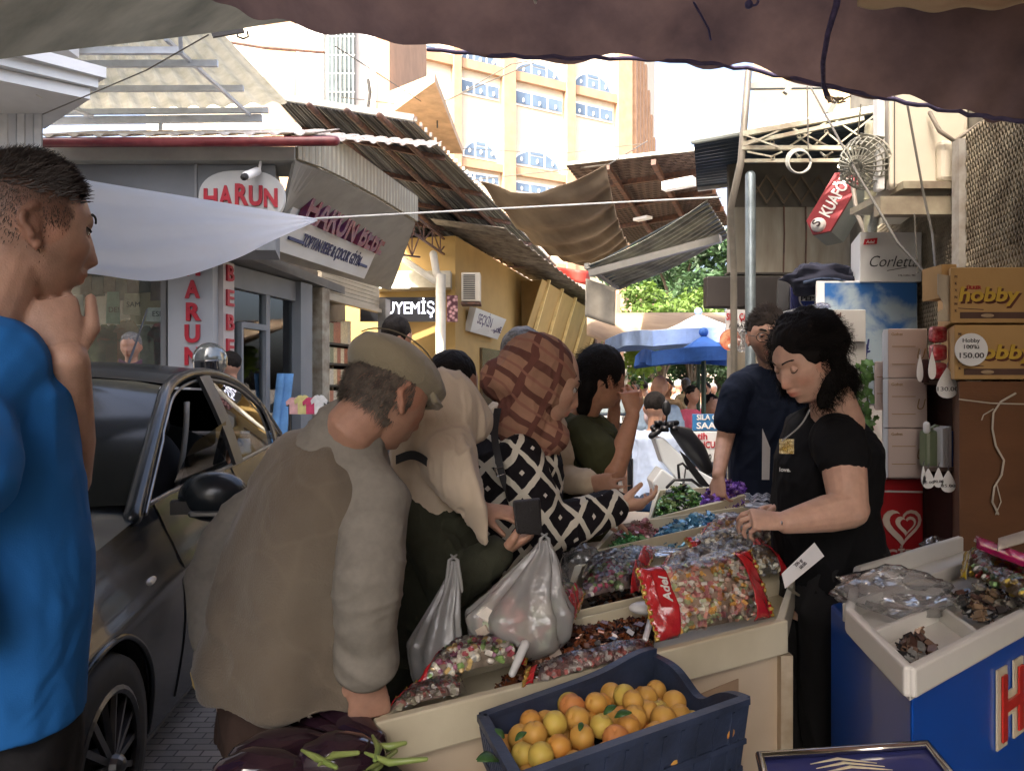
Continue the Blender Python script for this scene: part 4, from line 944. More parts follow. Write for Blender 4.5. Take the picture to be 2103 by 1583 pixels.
# ------------------------------------------------------------------ boxes, cabinets and coolers on the right
card = M('cardboard_tan', (.50, .30, .11), .75, sc=3, var=.15, bump=.1)
cardw = M('carton_white', (.62, .63, .62), .6, sc=2, var=.08)
cardb = M('carton_blush', (.50, .40, .35), .6, sc=2, var=.08)
cardg = M('carton_grey', (.45, .44, .41), .65, sc=2, var=.1)
def pbox(name, label, cat, px0, px1, py0, py1, Y, dep, mat, skew=None, group=None, left=None, bevel=.003, build=True, zb=None):
    "a carton whose front face fills the given pixels at distance Y; skew slides the back edge right"
    a = P(px0, py1, Y); b = P(px1, py0, Y); z0 = a.z if zb is None else zb
    if skew is None: skew = a.x*dep/Y*.96
    o = thing(name, label, cat, ((a.x+b.x)/2, Y+dep/2, z0), group)
    m = MB(); q = [V(a.x, Y, z0), V(b.x, Y, z0), V(b.x+skew, Y+dep, z0), V(a.x+skew, Y+dep, z0)]
    m.hexa(q, [p+V(0, 0, b.z-z0) for p in q]); m.build('carton' if cat == 'box' else 'body', mat, o, bevel=bevel)
    return o
X1 = V(1, 0, 0); Z1 = V(0, 0, 1)
def ft(s, h, mat, px, py, Y, parent, wd=None, bold=0., shear=0., t=.0015, name='lettering', x=X1):
    return text(s, h, mat, P(px, py, Y-.001), x, Z1, parent, name, t, bold, wd, shear)
blk = M('print_black', (0, 0, 0)); redp = M('print_red', (.5, .02, .03), .5); whp = M('print_white', (0, 0, 0))
# fridge with a sky print
fr = pbox('drinks_fridge', 'tall white fridge whose side carries a print of blue sky and white clouds', 'fridge', 1676, 1884, 577, 830, 3.6, .5, white, None, zb=.0)
skm = M('sky_print', (.06, .20, .52), .35)
nt = skm.node_tree; N = nt.nodes; L = nt.links; tcn = [q for q in N if q.type == 'TEX_COORD'][0]
sx = N.new('ShaderNodeSeparateXYZ'); L.new(tcn.outputs['Object'], sx.inputs[0])
n1_ = N.new('ShaderNodeTexNoise'); n1_.inputs['Scale'].default_value = 5.5; n1_.inputs['Detail'].default_value = 7; n1_.inputs['Distortion'].default_value = .3; L.new(tcn.outputs['Object'], n1_.inputs[0])
ma = N.new('ShaderNodeMapRange'); ma.inputs[1].default_value = 1.40; ma.inputs[2].default_value = 1.95; ma.inputs[3].default_value = .30; ma.inputs[4].default_value = -.12; L.new(sx.outputs[2], ma.inputs[0])
ad = N.new('ShaderNodeMath'); L.new(n1_.outputs[0], ad.inputs[0]); L.new(ma.outputs[0], ad.inputs[1])
rp = N.new('ShaderNodeValToRGB'); rp.color_ramp.elements[0].position = .50; rp.color_ramp.elements[1].position = .60
rp.color_ramp.elements[0].color = (.03, .12, .34, 1); rp.color_ramp.elements[1].color = (.30, .38, .44, 1); L.new(ad.outputs[0], rp.inputs[0]); L.new(rp.outputs[0], N['Principled BSDF'].inputs['Base Color'])
m = MB(); a = P(1693, 830, 3.6); b = P(1882, 581, 3.6); m.box(((a.x+b.x)/2, 3.597, (a.z+b.z)/2), (b.x-a.x, .004, b.z-a.z)); m.build('side_print', skm, fr)
pc = pbox('cola_cooler', 'dark blue drinks cooler with a round red white and blue emblem', 'cooler', 1624, 1674, 572, 830, 4.1, .6, M('cooler_navy', (.03, .035, .13), .4), None, zb=0.)
m = MB(); c = P(1664, 612, 4.095)
def disc(mb, c, r, t=.002, n=24, a0=0, a1=2*math.pi, n3=V(0, -1, 0)):
    pts = [c+V(math.cos(a0+(a1-a0)*i/n)*r, 0, math.sin(a0+(a1-a0)*i/n)*r) for i in range(n+(0 if a1-a0 > 6 else 1))]
    mb.slab(pts, n3, t)
disc(m, c, .062); m.build('emblem', whp, pc)
m = MB(); disc(m, c+V(0, -.003, .0), .056, .002, 14, .3, math.pi-.3); m.build('emblem_red', redp, pc)
m = MB(); disc(m, c+V(0, -.003, .0), .056, .002, 14, math.pi+.3, 2*math.pi-.3); m.build('emblem_blue', M('emblem_blue_m', (.02, .05, .3), .4), pc)
ft('PEPSI', .022, blk, 1664, 617, 4.088, pc, bold=.04, wd=.1)
m = MB(); pbox('dark_cabinet', 'narrow dark cabinet left of the blue drinks cooler', 'cabinet', 1597, 1622, 574, 830, 4.4, .5, M('cab_dark', (.035, .035, .035), .5), None, zb=0.)
# dark cloth bundle on top
m = MB(); random.seed(2)
def bump_(q): return 1+.35*fbm((q.x*2.2+4, q.y*2.2, q.z*2.2), 1.)
m.ball(P(1690, 576, 3.9), (.17, .16, .08), 28, 20, fn=bump_); m.ball(P(1655, 572, 3.95), (.07, .12, .07), 20, 14, fn=bump_)
tag(m.build('cloth_bundle', M('cloth_black_navy', (.012, .014, .03), .9, bump=.4, bsc=20), smooth=True), 'crumpled dark cloth bundle lying on top of the blue cooler', 'cloth')
m = MB(); m.grid(lambda u, v: P(1650+90*u, 584-8*math.sin(u*3)-4*v, 3.7-.1*v+.01*math.sin(u*20)), 12, 4, t=.006); tag(m.build('denim_cloth', M('denim', (.06, .09, .16), .9)), 'flat blue grey cloth beside the white carton on the fridge', 'cloth')
# hanging dark board
m = MB(); a = P(1447, 633, 5.5); b = P(1600, 569, 5.5); m.box(((a.x+b.x)/2, 5.5, (a.z+b.z)/2), (b.x-a.x, .1, b.z-a.z)); tag(m.build('dark_signboard', M('board_brown', (.035, .028, .025), .5), bevel=.012), 'long dark blank signboard hanging behind the grey pole', 'sign')
hs = thing('hanging_menu_sign', 'white hanging sign with red and black lettering under the dark signboard', 'sign', P(1525, 680, 5.3))
m = MB(); a = P(1490, 681, 5.3); b = P(1545, 636, 5.3); m.box(((a.x+b.x)/2, 5.3, (a.z+b.z)/2), (b.x-a.x, .02, b.z-a.z)); m.build('panel', cardw, hs)
ft('SILA ÇAY', .045, redp, 1517, 657, 5.285, hs, bold=.03, wd=.17); ft('APERATİF', .026, blk, 1519, 673, 5.285, hs, bold=.02, wd=.15)
m = MB(); disc(m, P(1499, 698, 5.25), .072, .01); rs = tag(m.build('round_sign', M('round_red', (.55, .07, .03), .5, col2=(.7, .45, .25), sc=18)), 'round orange red food sign with a white mark below the hanging menu sign', 'sign')
m = MB(); m.ball(P(1505, 711, 5.23), (.035, .006, .02), 10, 6); m.build('white_mark', whp, rs)
m = MB(); a = P(1520, 700, 5.28); m.ball(a, (.07, .05, .08), 20, 14, fn=bump_); tag(m.build('clear_bag', film('clear_bag_film', milky=.25)), 'crumpled clear plastic bag hanging beside the round sign', 'bag')
# Corletta carton
co = pbox('white_carton', 'white carton with a red flag and black script lettering on top of the sky fridge', 'box', 1766, 1893, 477, 579, 3.58, .3, cardw, .09)
ft('Corletta', .052, M('ink_dark_grey', (.035, .035, .04), .5), 1833, 548, 3.575, co, wd=.225, shear=.35, bold=-.005)
m = MB(); m.prism([(-.032, 0), (.03, .004), (.034, .032), (-.026, .026)], P(1787, 503, 3.576), X1, Z1, .002); m.build('red_flag', redp, co)
ft('Adel', .014, whp, 1787, 500, 3.572, co, shear=.2, bold=.02)
ft('2 NL / 4.5KG / 70G', .007, blk, 1862, 567, 3.575, co); m = MB(); m.bar(P(1822, 556, 3.576), P(1862, 549, 3.576), .002, .003); m.build('underline', blk, co)
# white/grey cartons behind the woman
g1 = pbox('grey_carton', 'pale grey carton with a small brand mark and gram figures behind the seated womans hair', 'box', 1640, 1778, 636, 702, 3.3, .3, cardg)
g1['label'] = 'pale grey carton with gram figures, upper of two behind the woman in black'
ft('Adel', .022, M('ink_brown', (.12, .04, .03), .5), 1712, 652, 3.297, g1, shear=.2, bold=.02); ft('1000 gr  □ 500 gr', .014, M('ink_grey', (.25, .24, .23), .5), 1718, 668, 3.297, g1); ft('2000 gr  □ 1000 gr', .014, MATS['ink_grey'], 1718, 680, 3.297, g1)
g2 = pbox('grey_carton', 'tall pale grey carton with script lettering, lower of two behind the woman in black', 'box', 1644, 1779, 703.5, 830, 3.32, .3, cardg)
ft('Corletta', .05, MATS['ink_dark_grey'], 1735, 770, 3.317, g2, wd=.2, shear=.35)
ft('2.5 KG / 70G', .009, blk, 1755, 798, 3.317, g2)
m = MB(); a = P(1620, 662, 3.28); m.box(P(1632, 665, 3.4), (.055, .25, .12)); tag(m.build('carton_flap', cardw), 'small white carton edge beside the upper grey carton', 'box')
m = MB(); m.ball(P(1688, 628, 3.3), (.035, .03, .014), 16, 10, fn=bump_); tag(m.build('crumpled_wrap', film('wrap_blue', (.8, .85, 1), milky=.5)), 'small crumpled bluish wrapper on top of the grey carton', 'wrapper')
pbox('low_cabinet', 'grey base cabinet under the grey cartons', 'cabinet', 1644, 1779, 832, 1480, 3.32, .3, M('cab_grey', (.12, .11, .1), .6), zb=0.)
# blush cartons
bls = []
U = M('ink_ochre', (.28, .17, .06), .5)
for k, (y0, y1) in enumerate(((675, 776.5), (778, 878.5), (880, 981))):
    o = pbox('blush_carton', ['top', 'middle', 'bottom'][k]+' carton of the pinkish stack with brown rules on the red cooler', 'box', 1824, 1904, y0, y1, 2.9, .26, cardb, None, 'pinkish cartons stacked on the red cooler')
    m = MB(); a = P(1816, y1-.5, 2.9); b = P(1823.5, y0+.5, 2.9); m.hexa([V(a.x+.012, 2.93, a.z), V(b.x, 2.901, a.z), V(b.x*1.07, 3.12, a.z), V(a.x*1.08, 3.15, a.z)], [V(a.x+.012, 2.93, b.z), V(b.x, 2.901, b.z), V(b.x*1.07, 3.12, b.z), V(a.x*1.08, 3.15, b.z)]); m.build('side_panel', cardw, o)
    for q in (.36, .72):
        m = MB(); yy = y0+(y1-y0)*q; m.bar(P(1832, yy, 2.898), P(1880, yy, 2.898), .002, .0025); m.build('printed_rule', U, o)
    ft('Gofret', .011, U, 1842, y0+14, 2.898, o); ft('U', .042, U, 1889, y0+63, 2.898, o, shear=.3, bold=-.01, wd=.032)
o = pbox('blush_carton', 'narrower pinkish carton half hidden left of the stack', 'box', 1797, 1816, 742, 842, 3.05, .22, cardb)
for q in (.32, .66):
    m = MB(); yy = 742+100*q; m.bar(P(1801, yy, 3.048), P(1815, yy, 3.048), .002, .0025); m.build('printed_rule', U, o)
# climbing plant
pl_ = thing('climbing_plant', 'green vine leaves climbing beside the grey cartons', 'plant', P(1775, 850, 3.1))
m = MB(); random.seed(11)
def leafy(m, c, s, n=V(0, -1, .3), rot=0.):
    n = n.normalized(); x = n.cross(Z1).normalized(); y = n.cross(x) * -1
    x, y = x*math.cos(rot)+y*math.sin(rot), y*math.cos(rot)-x*math.sin(rot)
    out = []
    for k in range(10):
        t = 2*math.pi*k/10; r = s*(1 if k % 2 == 0 else .66); out.append(c+x*math.cos(t)*r+y*math.sin(t)*r)
    i0 = len(m.v); m.v += [c+n*s*.12]+out; m.c += [(1, 1, 1)]*11; m.f += [(i0, i0+1+k, i0+1+(k+1) % 10) for k in range(10)]
for i in range(46):
    px = 1782+random.gauss(0, 9); py = random.uniform(745, 905)
    if 760 < py < 800: px -= 6
    leafy(m, P(px, py, 3.15+random.uniform(-.06, .06)), random.uniform(.012, .026), V(random.uniform(-.6, .6), -1, random.uniform(-.3, .8)), random.uniform(0, 6))
m.build('leaves', M('vine_leaf', (.09, .20, .045), .5, sc=30, var=.5, tlu=.25), pl_)
m = MB(); m.tube([P(1790, 750, 3.16), P(1780, 800, 3.16), P(1785, 850, 3.16), P(1778, 910, 3.16)], .004, 5); m.build('stem', M('vine_stem', (.08, .12, .04), .6), pl_)
m = MB()
for i in range(14): m.tube([P(1775+random.gauss(0, 5), 700+random.uniform(0, 40), 3.4), P(1775+random.gauss(0, 7), 690+random.uniform(0, 60), 3.4)], .004, 4)
tag(m.build('blue_flowers', M('flower_blue', (.02, .03, .16), .7)), 'spray of dark blue artificial flowers beside the sky fridge', 'flowers')
# red ice cream cooler
rc = pbox('red_freezer', 'red ice cream freezer with a white heart swirl emblem behind the woman in black', 'freezer', 1770, 1896, 984, 1560, 3.0, .6, M('freezer_red', (.33, .012, .015), .35, sc=3, var=.1), None, zb=0.)
m = MB(); m.bar(P(1772, 1008, 2.995), P(1895, 1010, 2.995), .004, .007); m.build('trim', M('trim_pale', (.6, .58, .55), .4), rc)
m = MB(); c = P(1852, 1078, 2.992)
def swirl(pts, r): m.tube([c+V(x, 0, z) for x, z in pts], r, 8, flat=.5)
hs_ = .075
def heart(s, n=28): return [(s*.92*(math.sin(t)**3), s*(.81*math.cos(t)-.31*math.cos(2*t)-.12*math.cos(3*t)-.05*math.cos(4*t))) for t in [2*math.pi*i/n for i in range(n)]]
h1 = heart(.082); m.prism([(a, b) for a, b in h1][::-1], c+V(0, .0, 0), X1, Z1, .003); m.build('heart_outer', M('print_cream', (.62, .52, .42), .5), rc)
m = MB(); m.prism(heart(.060)[::-1], c+V(.006, -.004, .004), X1, Z1, .003); m.build('heart_gap', M('freezer_red', (0, 0, 0)), rc)
m = MB(); m.prism(heart(.043)[::-1], c+V(.01, -.008, .004), X1, Z1, .003); m.build('heart_band', MATS['print_cream'], rc)
m = MB(); m.prism(heart(.028)[::-1], c+V(.014, -.012, .004), X1, Z1, .003); m.build('heart_core', MATS['freezer_red'], rc)
ft('ALGİDA', .042, MATS['print_cream'], 1843, 1150, 2.995, rc, bold=.03, wd=.24)
# dark shelf with jerrycan etc.
ds = thing('dark_shelf', 'dark brown shelf unit with hanging price tags between the cartons', 'shelf', P(1935, 1300, 2.75))
dk = M('dark_brown_wood', (.045, .018, .014), .6, sc=3, var=.3)
m = MB(); a = P(1897, 760, 2.75); b = P(1985, 760, 2.75)
m.box(((a.x+b.x)/2+.13, 2.99, .75), (b.x-a.x, .02, 1.5)); m.build('back', dk, ds)
for py in (790, 968, 1150):
    m = MB(); z = P(0, py, 2.75).z; m.hexa([V(a.x, 2.75, z), V(b.x, 2.75, z), V(b.x+.13, 2.98, z), V(a.x+.13, 2.98, z)], [V(a.x, 2.75, z+.015), V(b.x, 2.75, z+.015), V(b.x+.13, 2.98, z+.015), V(a.x+.13, 2.98, z+.015)]); m.build('shelf_board', M('shelf_edge', (.14, .10, .08), .6), ds)
m = MB(); m.box((b.x-.01, 2.87, .7), (.02, .24, 1.4)); m.build('side_panel', dk, ds)
jc = thing('jerrycan', 'translucent green jerrycan with a white cap on the dark shelf', 'jerrycan', P(1916, 960, 2.78))
m = MB(); a = P(1895, 962, 2.78); b = P(1935, 884, 2.78); m.box(((a.x+b.x)/2+.02, 2.82, (a.z+b.z)/2), (b.x-a.x, .06, b.z-a.z)); m.build('body', M('jerry_green', (.16, .20, .11), .3), jc, bevel=.012)
m = MB(); m.tube([P(1903, 884, 2.8), P(1903, 872, 2.8)], .012, 10); m.build('cap', white, jc); m = MB(); m.tube([P(1912, 880, 2.82), P(1920, 874, 2.82), P(1932, 878, 2.82)], .006, 6); m.build('handle', MATS['jerry_green'], jc)
for i, (x0, x1, y0) in enumerate(((1937, 1942, 880), (1943, 1949, 878), (1950, 1956, 876))):
    m = MB(); a = P(x0, 964, 2.75); b = P(x1, y0, 2.75); m.box(((a.x+b.x)/2, 2.8, (a.z+b.z)/2), (b.x-a.x-.001, .09, b.z-a.z)); tag(m.build('white_packet', cardw), ['leftmost', 'middle', 'rightmost'][i]+' of three slim white packets beside the green jerrycan', 'packet')
m = MB(); a = P(1957, 964, 2.76); b = P(1969, 886, 2.76); m.box(((a.x+b.x)/2, 2.81, (a.z+b.z)/2), (b.x-a.x, .09, b.z-a.z)); tag(m.build('blue_packet', M('pack_blue', (.05, .09, .3), .5)), 'dark blue packet at the end of the white packets on the shelf', 'packet')
# big brown carton with string
bc = pbox('brown_carton', 'tall dark brown carton tied with pale string at the right edge', 'box', 1970, 2240, 783, 1560, 2.5, .6, M('carton_brown', (.15, .062, .022), .7, sc=2, var=.25, aniso=(1, 1, 3), bump=.15), .3, zb=0.)
m = MB(); m.tube([P(1970, 820, 2.495), P(2035, 828, 2.49), P(2110, 830, 2.495)], .0025, 5)
m.tube([P(2085, 808, 2.485), P(2055, 825, 2.485), P(2040, 848, 2.485), P(2038, 880, 2.485), P(2045, 915, 2.485), P(2062, 945, 2.485), P(2057, 975, 2.485), P(2042, 1000, 2.485), P(2038, 1030, 2.485), P(2050, 1055, 2.485)], .0035, 6)
m.tube([P(2040, 840, 2.484), P(2020, 852, 2.484), P(2016, 862, 2.484)], .002, 5); m.tube([P(2045, 1056, 2.484), P(2056, 1030, 2.484), P(2046, 990, 2.484)], .002, 5)
m.build('string', M('string_cream', (.55, .48, .38), .8), bc)
hob = M('print_hobby', (.62, .40, .05), .5); hobs = M('print_hobby_shadow', (.12, .035, .02), .5)
for k, (x0, x1, y0, y1, tx, w_) in enumerate(((1952, 2260, 549, 663, 2030, .20), (1960, 2260, 667, 779, 2055, .22))):
    o = pbox('wafer_carton', ['top tan carton with yellow lettering on the stack at the right edge', 'tan carton with a round white price label under the top one'][k], 'box', x0, x1, y0, y1, 2.5, .4, card, .18)
    ft('hobby', .045, hobs, tx+2, y0+73, 2.499, o, bold=.045, wd=w_, shear=.15); ft('hobby', .045, hob, tx-2, y0+69, 2.496, o, bold=.03, wd=w_, shear=.15)
    if k == 0: ft('ÜLKER', .011, redp, 2000, y0+45, 2.497, o, bold=.02)
    m = MB(); a = P(x0+20, y1-22, 2.498); b = P(2200, y1-9, 2.498); m.box(((a.x+b.x)/2, 2.4985, (a.z+b.z)/2), (b.x-a.x, .002, a.z-b.z)); m.build('printed_band', M('band_brown', (.10, .05, .035), .6), o)
    m = MB(); m.ball(P(2028, y1-15, 2.496), (.022, .003, .007), 12, 6); m.build('printed_oval', M('band_tan', (.4, .28, .16), .6), o)
    m = MB(); m.bar(P(x0+16, y1-30, 2.498), P(2020, y1-27, 2.498), .001, .0025); m.build('printed_rule', MATS['band_brown'], o)
    for q in range(6):
        ft('MKXN'[q % 4], .009, MATS['band_brown'], x0+11, y0+22+q*14, 2.498, o)
m = MB(); a = P(1925, 660, 2.53); b = P(1951, 560, 2.53)
m.prism([(0, 0), (.04, 0), (.04, .15), (0, .155), (0, .09), (.018, .06), (.018, .04), (0, .03)], a, X1, Z1, .004); m.build('side_flap', M('flap_cream', (.5, .42, .3), .7), bpy.data.objects['wafer_carton'])
m = MB(); a = P(1928, 562, 2.6); m.box((a.x+.012, 2.62, a.z-.03), (.05, .12, .11)); tag(m.build('open_flap', card), 'open tan cardboard flap left of the top wafer carton', 'box')
rt = thing('round_price_label', 'round white price label standing in front of the lower tan carton', 'price label', P(1994, 718, 2.44))
m = MB(); disc(m, P(1994, 718, 2.46), .0525, .003, 36); m.build('card', M('card_white', (.78, .77, .74), .5, var=.05), rt)
for s, y, h, w_ in (('Hobby', 703, .0125, .055), ("100'lü", 716, .0125, .048), ('150.00', 735, .0165, .078)): ft(s, h, M('ink_card', (.10, .09, .09), .5), 1994, y, 2.457, rt, bold=.01, wd=w_)
# teardrop price tags
def drop(px, py, h, Y, wfac, label, txt):
    o = thing('price_tag', label, 'price tag', P(px, py+h/2, Y), 'teardrop price tags on the shelf'); hh = h/F*Y; w_ = hh*.42*wfac
    poly = []
    for i in range(20):
        t = math.pi*2*i/20; y = math.cos(t); r = math.sin(t)*(.5-.5*y*.9)**.75*1.15
        poly.append((r*w_, y*hh/2))
    m = MB(); m.prism(poly[::-1], P(px, py, Y), X1, Z1, .002); m.build('card', MATS['card_white'], o)
    m = MB(); m.tube([P(px, py-h/2+1, Y-.003), P(px+2, py-h/2-9, Y+.01)], .0015, 5); m.build('hook', MATS['ink_card'], o)
    if txt: ft(txt, hh*.13, MATS['ink_card'], px, py+h*.26, Y-.002, o, wd=w_*1.5)
for a in ((1945, 786, 64, 2.6, 1.05, 'large teardrop price tag hanging below the red packets', '130.00'), (1914, 750, 58, 2.62, .42, 'edge-on teardrop price tag in front of the red packets', ''), (1889, 755, 58, 2.7, .35, 'narrow teardrop price tag beside the pinkish stack', ''),
          (1896, 975, 40, 2.6, .35, 'first and narrowest teardrop tag on the jerrycan shelf', ''), (1906, 982, 42, 2.6, .9, 'second teardrop tag from the left under the jerrycan', '75.00'), (1927, 980, 42, 2.6, .75, 'teardrop tag under the slim white packets', '90.00'), (1947, 988, 46, 2.6, 1., 'rightmost teardrop tag on the jerrycan shelf', '85.00')): drop(*a)
for k in range(3):
    o = thing('red_packet', ['top', 'middle', 'bottom'][k]+' red foil packet of the strip left of the tan cartons', 'packet', P(1926, 710+k*38, 2.68), 'strip of red foil packets')
    m = MB()
    def pk(q): return 1+.18*fbm((q.x*3+k, q.y*3, q.z*3), 1.)
    m.box(P(1926, 687+k*37, 2.68), (.058, .03, .056)); m.build('foil', M('foil_red', (.5, .03, .05), .2, col2=(.6, .25, .25), sc=30, bump=.8, bsc=60, metal=.3), o, bevel=.012)
pbox('dark_packet', 'dark brown packet beside the red foil strip', 'packet', 1893, 1908, 738, 786, 2.72, .05, dk)
# bottles
def bottle(px, py, h, Y, label):
    o = thing('water_bottle', label, 'bottle', P(px, py, Y), 'clear water bottles on the red freezer'); b = P(px, py, Y); m = MB(); prof = [(0, .030), (.02, .033), (.3, .033), (.34, .029), (.38, .033), (.62, .032), (.8, .014), (.9, .012), (.94, .013)]
    rings = [[b+V(r*math.cos(2*math.pi*j/16), r*math.sin(2*math.pi*j/16), z*h) for j in range(16)] for z, r in prof]
    m.loft(rings); m.build('bottle_body', film('bottle_film', (.88, .93, .95), base=.10, milky=.12), o, smooth=True)
    m = MB(); m.tube([b+V(0, 0, h*.94), b+V(0, 0, h)], .013, 10); m.build('cap', white, o)
    m = MB(); m.tube([b+V(0, 0, h*.42), b+V(0, 0, h*.6)], .0335, 16, caps=False); m.build('bottle_label', M('label_pale', (.6, .62, .66), .5), o)
bottle(1797, 978, .14, 2.98, 'clear water bottle standing left of the pinkish cartons'); bottle(1780, 982, .12, 3.1, 'second clear water bottle behind the first on the red freezer')
bottle(1812, 980, .10, 3.15, 'short clear water bottle against the pinkish cartons')
# clutter beneath
random.seed(21)
m = MB(); m.ball(P(1640, 1330, 3.0), (.08, .08, .10), 24, 16, fn=bump_); tag(m.build('crumpled_bag', film('bag_clear2', milky=.35)), 'crumpled clear bag on the floor beside the woman in black', 'bag')
m = MB(); m.ball(P(1632, 1360, 2.95), (.05, .05, .06), 18, 12, fn=bump_); tag(m.build('green_packet', M('packet_green', (.03, .12, .02), .4, sc=30, var=.7, bump=.6)), 'green packet among the clear bags on the floor', 'packet')
m = MB(); m.ball(P(1640, 1435, 2.85), (.09, .08, .04), 18, 12, fn=bump_); tag(m.build('floor_film', MATS['bag_clear2']), 'flattened clear plastic film lying on the paving', 'film')
m = MB(); m.ball(P(1925, 1125, 2.6), (.05, .05, .035), 18, 12, fn=bump_); tag(m.build('wrapped_parcel', film('wrap_dark', (.5, .45, .4), milky=.2)), 'dark film wrapped parcel on the low shelf beside the brown carton', 'parcel')

# ---- freezer with white divided tray, near right
ft_m = M('tray_white', (.72, .70, .64), .35, sc=3, var=.08)
zt = .93
def T(px, py, z=zt): return PZ(px, py, z)
tF, tL = T(1868, 1368), T(1745, 1248)
e1 = (tL-tF)                                   # away along the street
e2 = V(.62, .50, 0)                            # towards the right edge
tr = thing('candy_tray', 'white plastic divided candy tray on top of the blue freezer at the right edge', 'tray', tF+e1*.5+e2*.5-V(0, 0, .12))
def TT(u, v, z=0.): return tF+e1*(u*1.75)+e2*v+V(0, 0, z)
def twall(a, b, h0, h1, t, mb):
    d = (b-a).normalized(); n = V(-d.y, d.x, 0)*t/2
    mb.hexa([a-n-V(0, 0, h0), b-n-V(0, 0, h0), b+n-V(0, 0, h0), a+n-V(0, 0, h0)], [a-n+V(0, 0, h1), b-n+V(0, 0, h1), b+n+V(0, 0, h1), a+n+V(0, 0, h1)])
m = MB(); m.slab([TT(0, 0, -.06), TT(0, 1.2, -.06), TT(1, 1.2, -.06), TT(1, .25, -.06), TT(.57, 0, -.06)], Z1, .012); m.build('tray_floor', ft_m, tr)
for a, b in ((TT(0, 0), TT(0, 1.2)), (TT(0, 0), TT(.57, 0)), (TT(.57, 0), TT(1, .25)), (TT(1, .25), TT(1, 1.2))):
    m = MB(); twall(a, b, .055, 0, .02, m); m.build('rim', ft_m, tr, bevel=.006)
for u in (.36, .68):
    m = MB(); twall(TT(u, .02), TT(u, 1.2), .055, -.012, .012, m); m.build('divider', ft_m, tr, bevel=.003)
m = MB(); twall(TT(0, .42), TT(.36, .42), .055, -.015, .012, m); m.build('divider', ft_m, tr, bevel=.003)
fz = thing('blue_freezer', 'bright blue ice cream freezer with big red lettering under the white tray', 'freezer', V(tF.x+.4, tF.y+.4, 0))
bl = M('freezer_blue', (.004, .075, .42), .3, sc=2, var=.1, coat=.3)
m = MB(); q0 = [TT(.06, .05), TT(.06, 1.2), TT(.95, 1.2), TT(.95, .05)]; m.slab([V(p.x, p.y, 0) for p in q0], Z1, zt-.065); m.build('body', bl, fz, bevel=.008)
ex = e2.normalized(); a = TT(.06, .05); nrm = V(ex.y, -ex.x, 0)
redh = M('letter_red', (.62, .03, .02), .3, coat=.3); crm = M('letter_cream', (.72, .64, .45), .4)
k_ = (2044-1051.5)/F; s0 = (k_*a.y-a.x)/(ex.x-k_*ex.y)
def lay(s, b, mt, lift, h=.14):
    return text(s, h, mt, V(a.x, a.y, 0)+ex*s0+nrm*lift+V(0, 0, .655), ex, Z1, fz, 'lettering', .004, b, None, 0, 'LEFT', 1.25)
lay('HARİBO', .09, crm, .002); lay('HARİBO', .015, redh, .008)
# cartons behind the tray
pbx = pbox('leaning_carton', 'flattened pale carton leaning under the white tray', 'box', 1752, 1822, 1345, 1520, 1.95, .04, cardg, .1)
pbox('leaning_carton', 'brown carton edge standing behind the pale leaning carton', 'box', 1823, 1862, 1360, 1520, 1.93, .05, card, .05)
# silver framed tin, bottom
tn = thing('blue_tin', 'dark blue tray with a chrome rim and a pale wave mark at the bottom edge', 'tray', PZ(1760, 1583, .80))
q = [PZ(1560, 1552, .80), PZ(1905, 1528, .80), PZ(2010, 1660, .80), PZ(1600, 1720, .80)]
m = MB(); m.slab([p-V(0, 0, .03) for p in q], Z1, .022); m.build('plate', M('tin_blue', (.05, .06, .22), .15, sc=2, coat=.5), tn)
m = MB(); m.tube([q[3], q[0], q[1], q[2]], .008, 10); m.build('rim', M('chrome', (.7, .66, .58), .12, metal=1.), tn, smooth=True)
m = MB()
for k in range(3): 
    c0 = PZ(1665+k*12, 1568+k*9, .797); m.tube([c0, c0.lerp(PZ(1790+k*14, 1560+k*8, .797), .5)+V(0, .012, 0), PZ(1800+k*16, 1566+k*7, .797)], [.001, .004, .001], 6, flat=.3)
m.build('wave_mark', crm, tn)
# ------------------------------------------------------------------ candy stall
def PS(px, py, dz=0.):
    "pixel on the gently rising plane of the stall rims"
    Y = (CH-.78-dz+.089*1.48)/((py-791.5)/F+.089); return P(px, py, Y)
traym = M('tray_cream', (.62, .56, .40), .5, sc=3, col2=(.50, .44, .30), bump=.08)
def tray(name, label, q, h, t=.018, lip=True, mat=traym):
    "open tray: q = four rim corners (near left, near right, far right, far left); walls h deep"
    o = thing(name, label, 'tray', sum(q, V(0, 0, 0))/4-V(0, 0, h))
    cen = sum(q, V(0, 0, 0))/4
    inn = [p+(cen-p).normalized()*t*1.4 for p in q]
    m = MB(); d = V(0, 0, -h); m.slab([p+d*.98 for p in inn], Z1, .01); m.build('tray_floor', mat, o)
    for i in range(4):
        a, b = q[i], q[(i+1) % 4]; ai, bi_ = inn[i], inn[(i+1) % 4]
        m = MB(); m.hexa([a+d, b+d, bi_+d, ai+d], [a, b, bi_, ai]); m.build('wall', mat, o, bevel=.003)
    return o
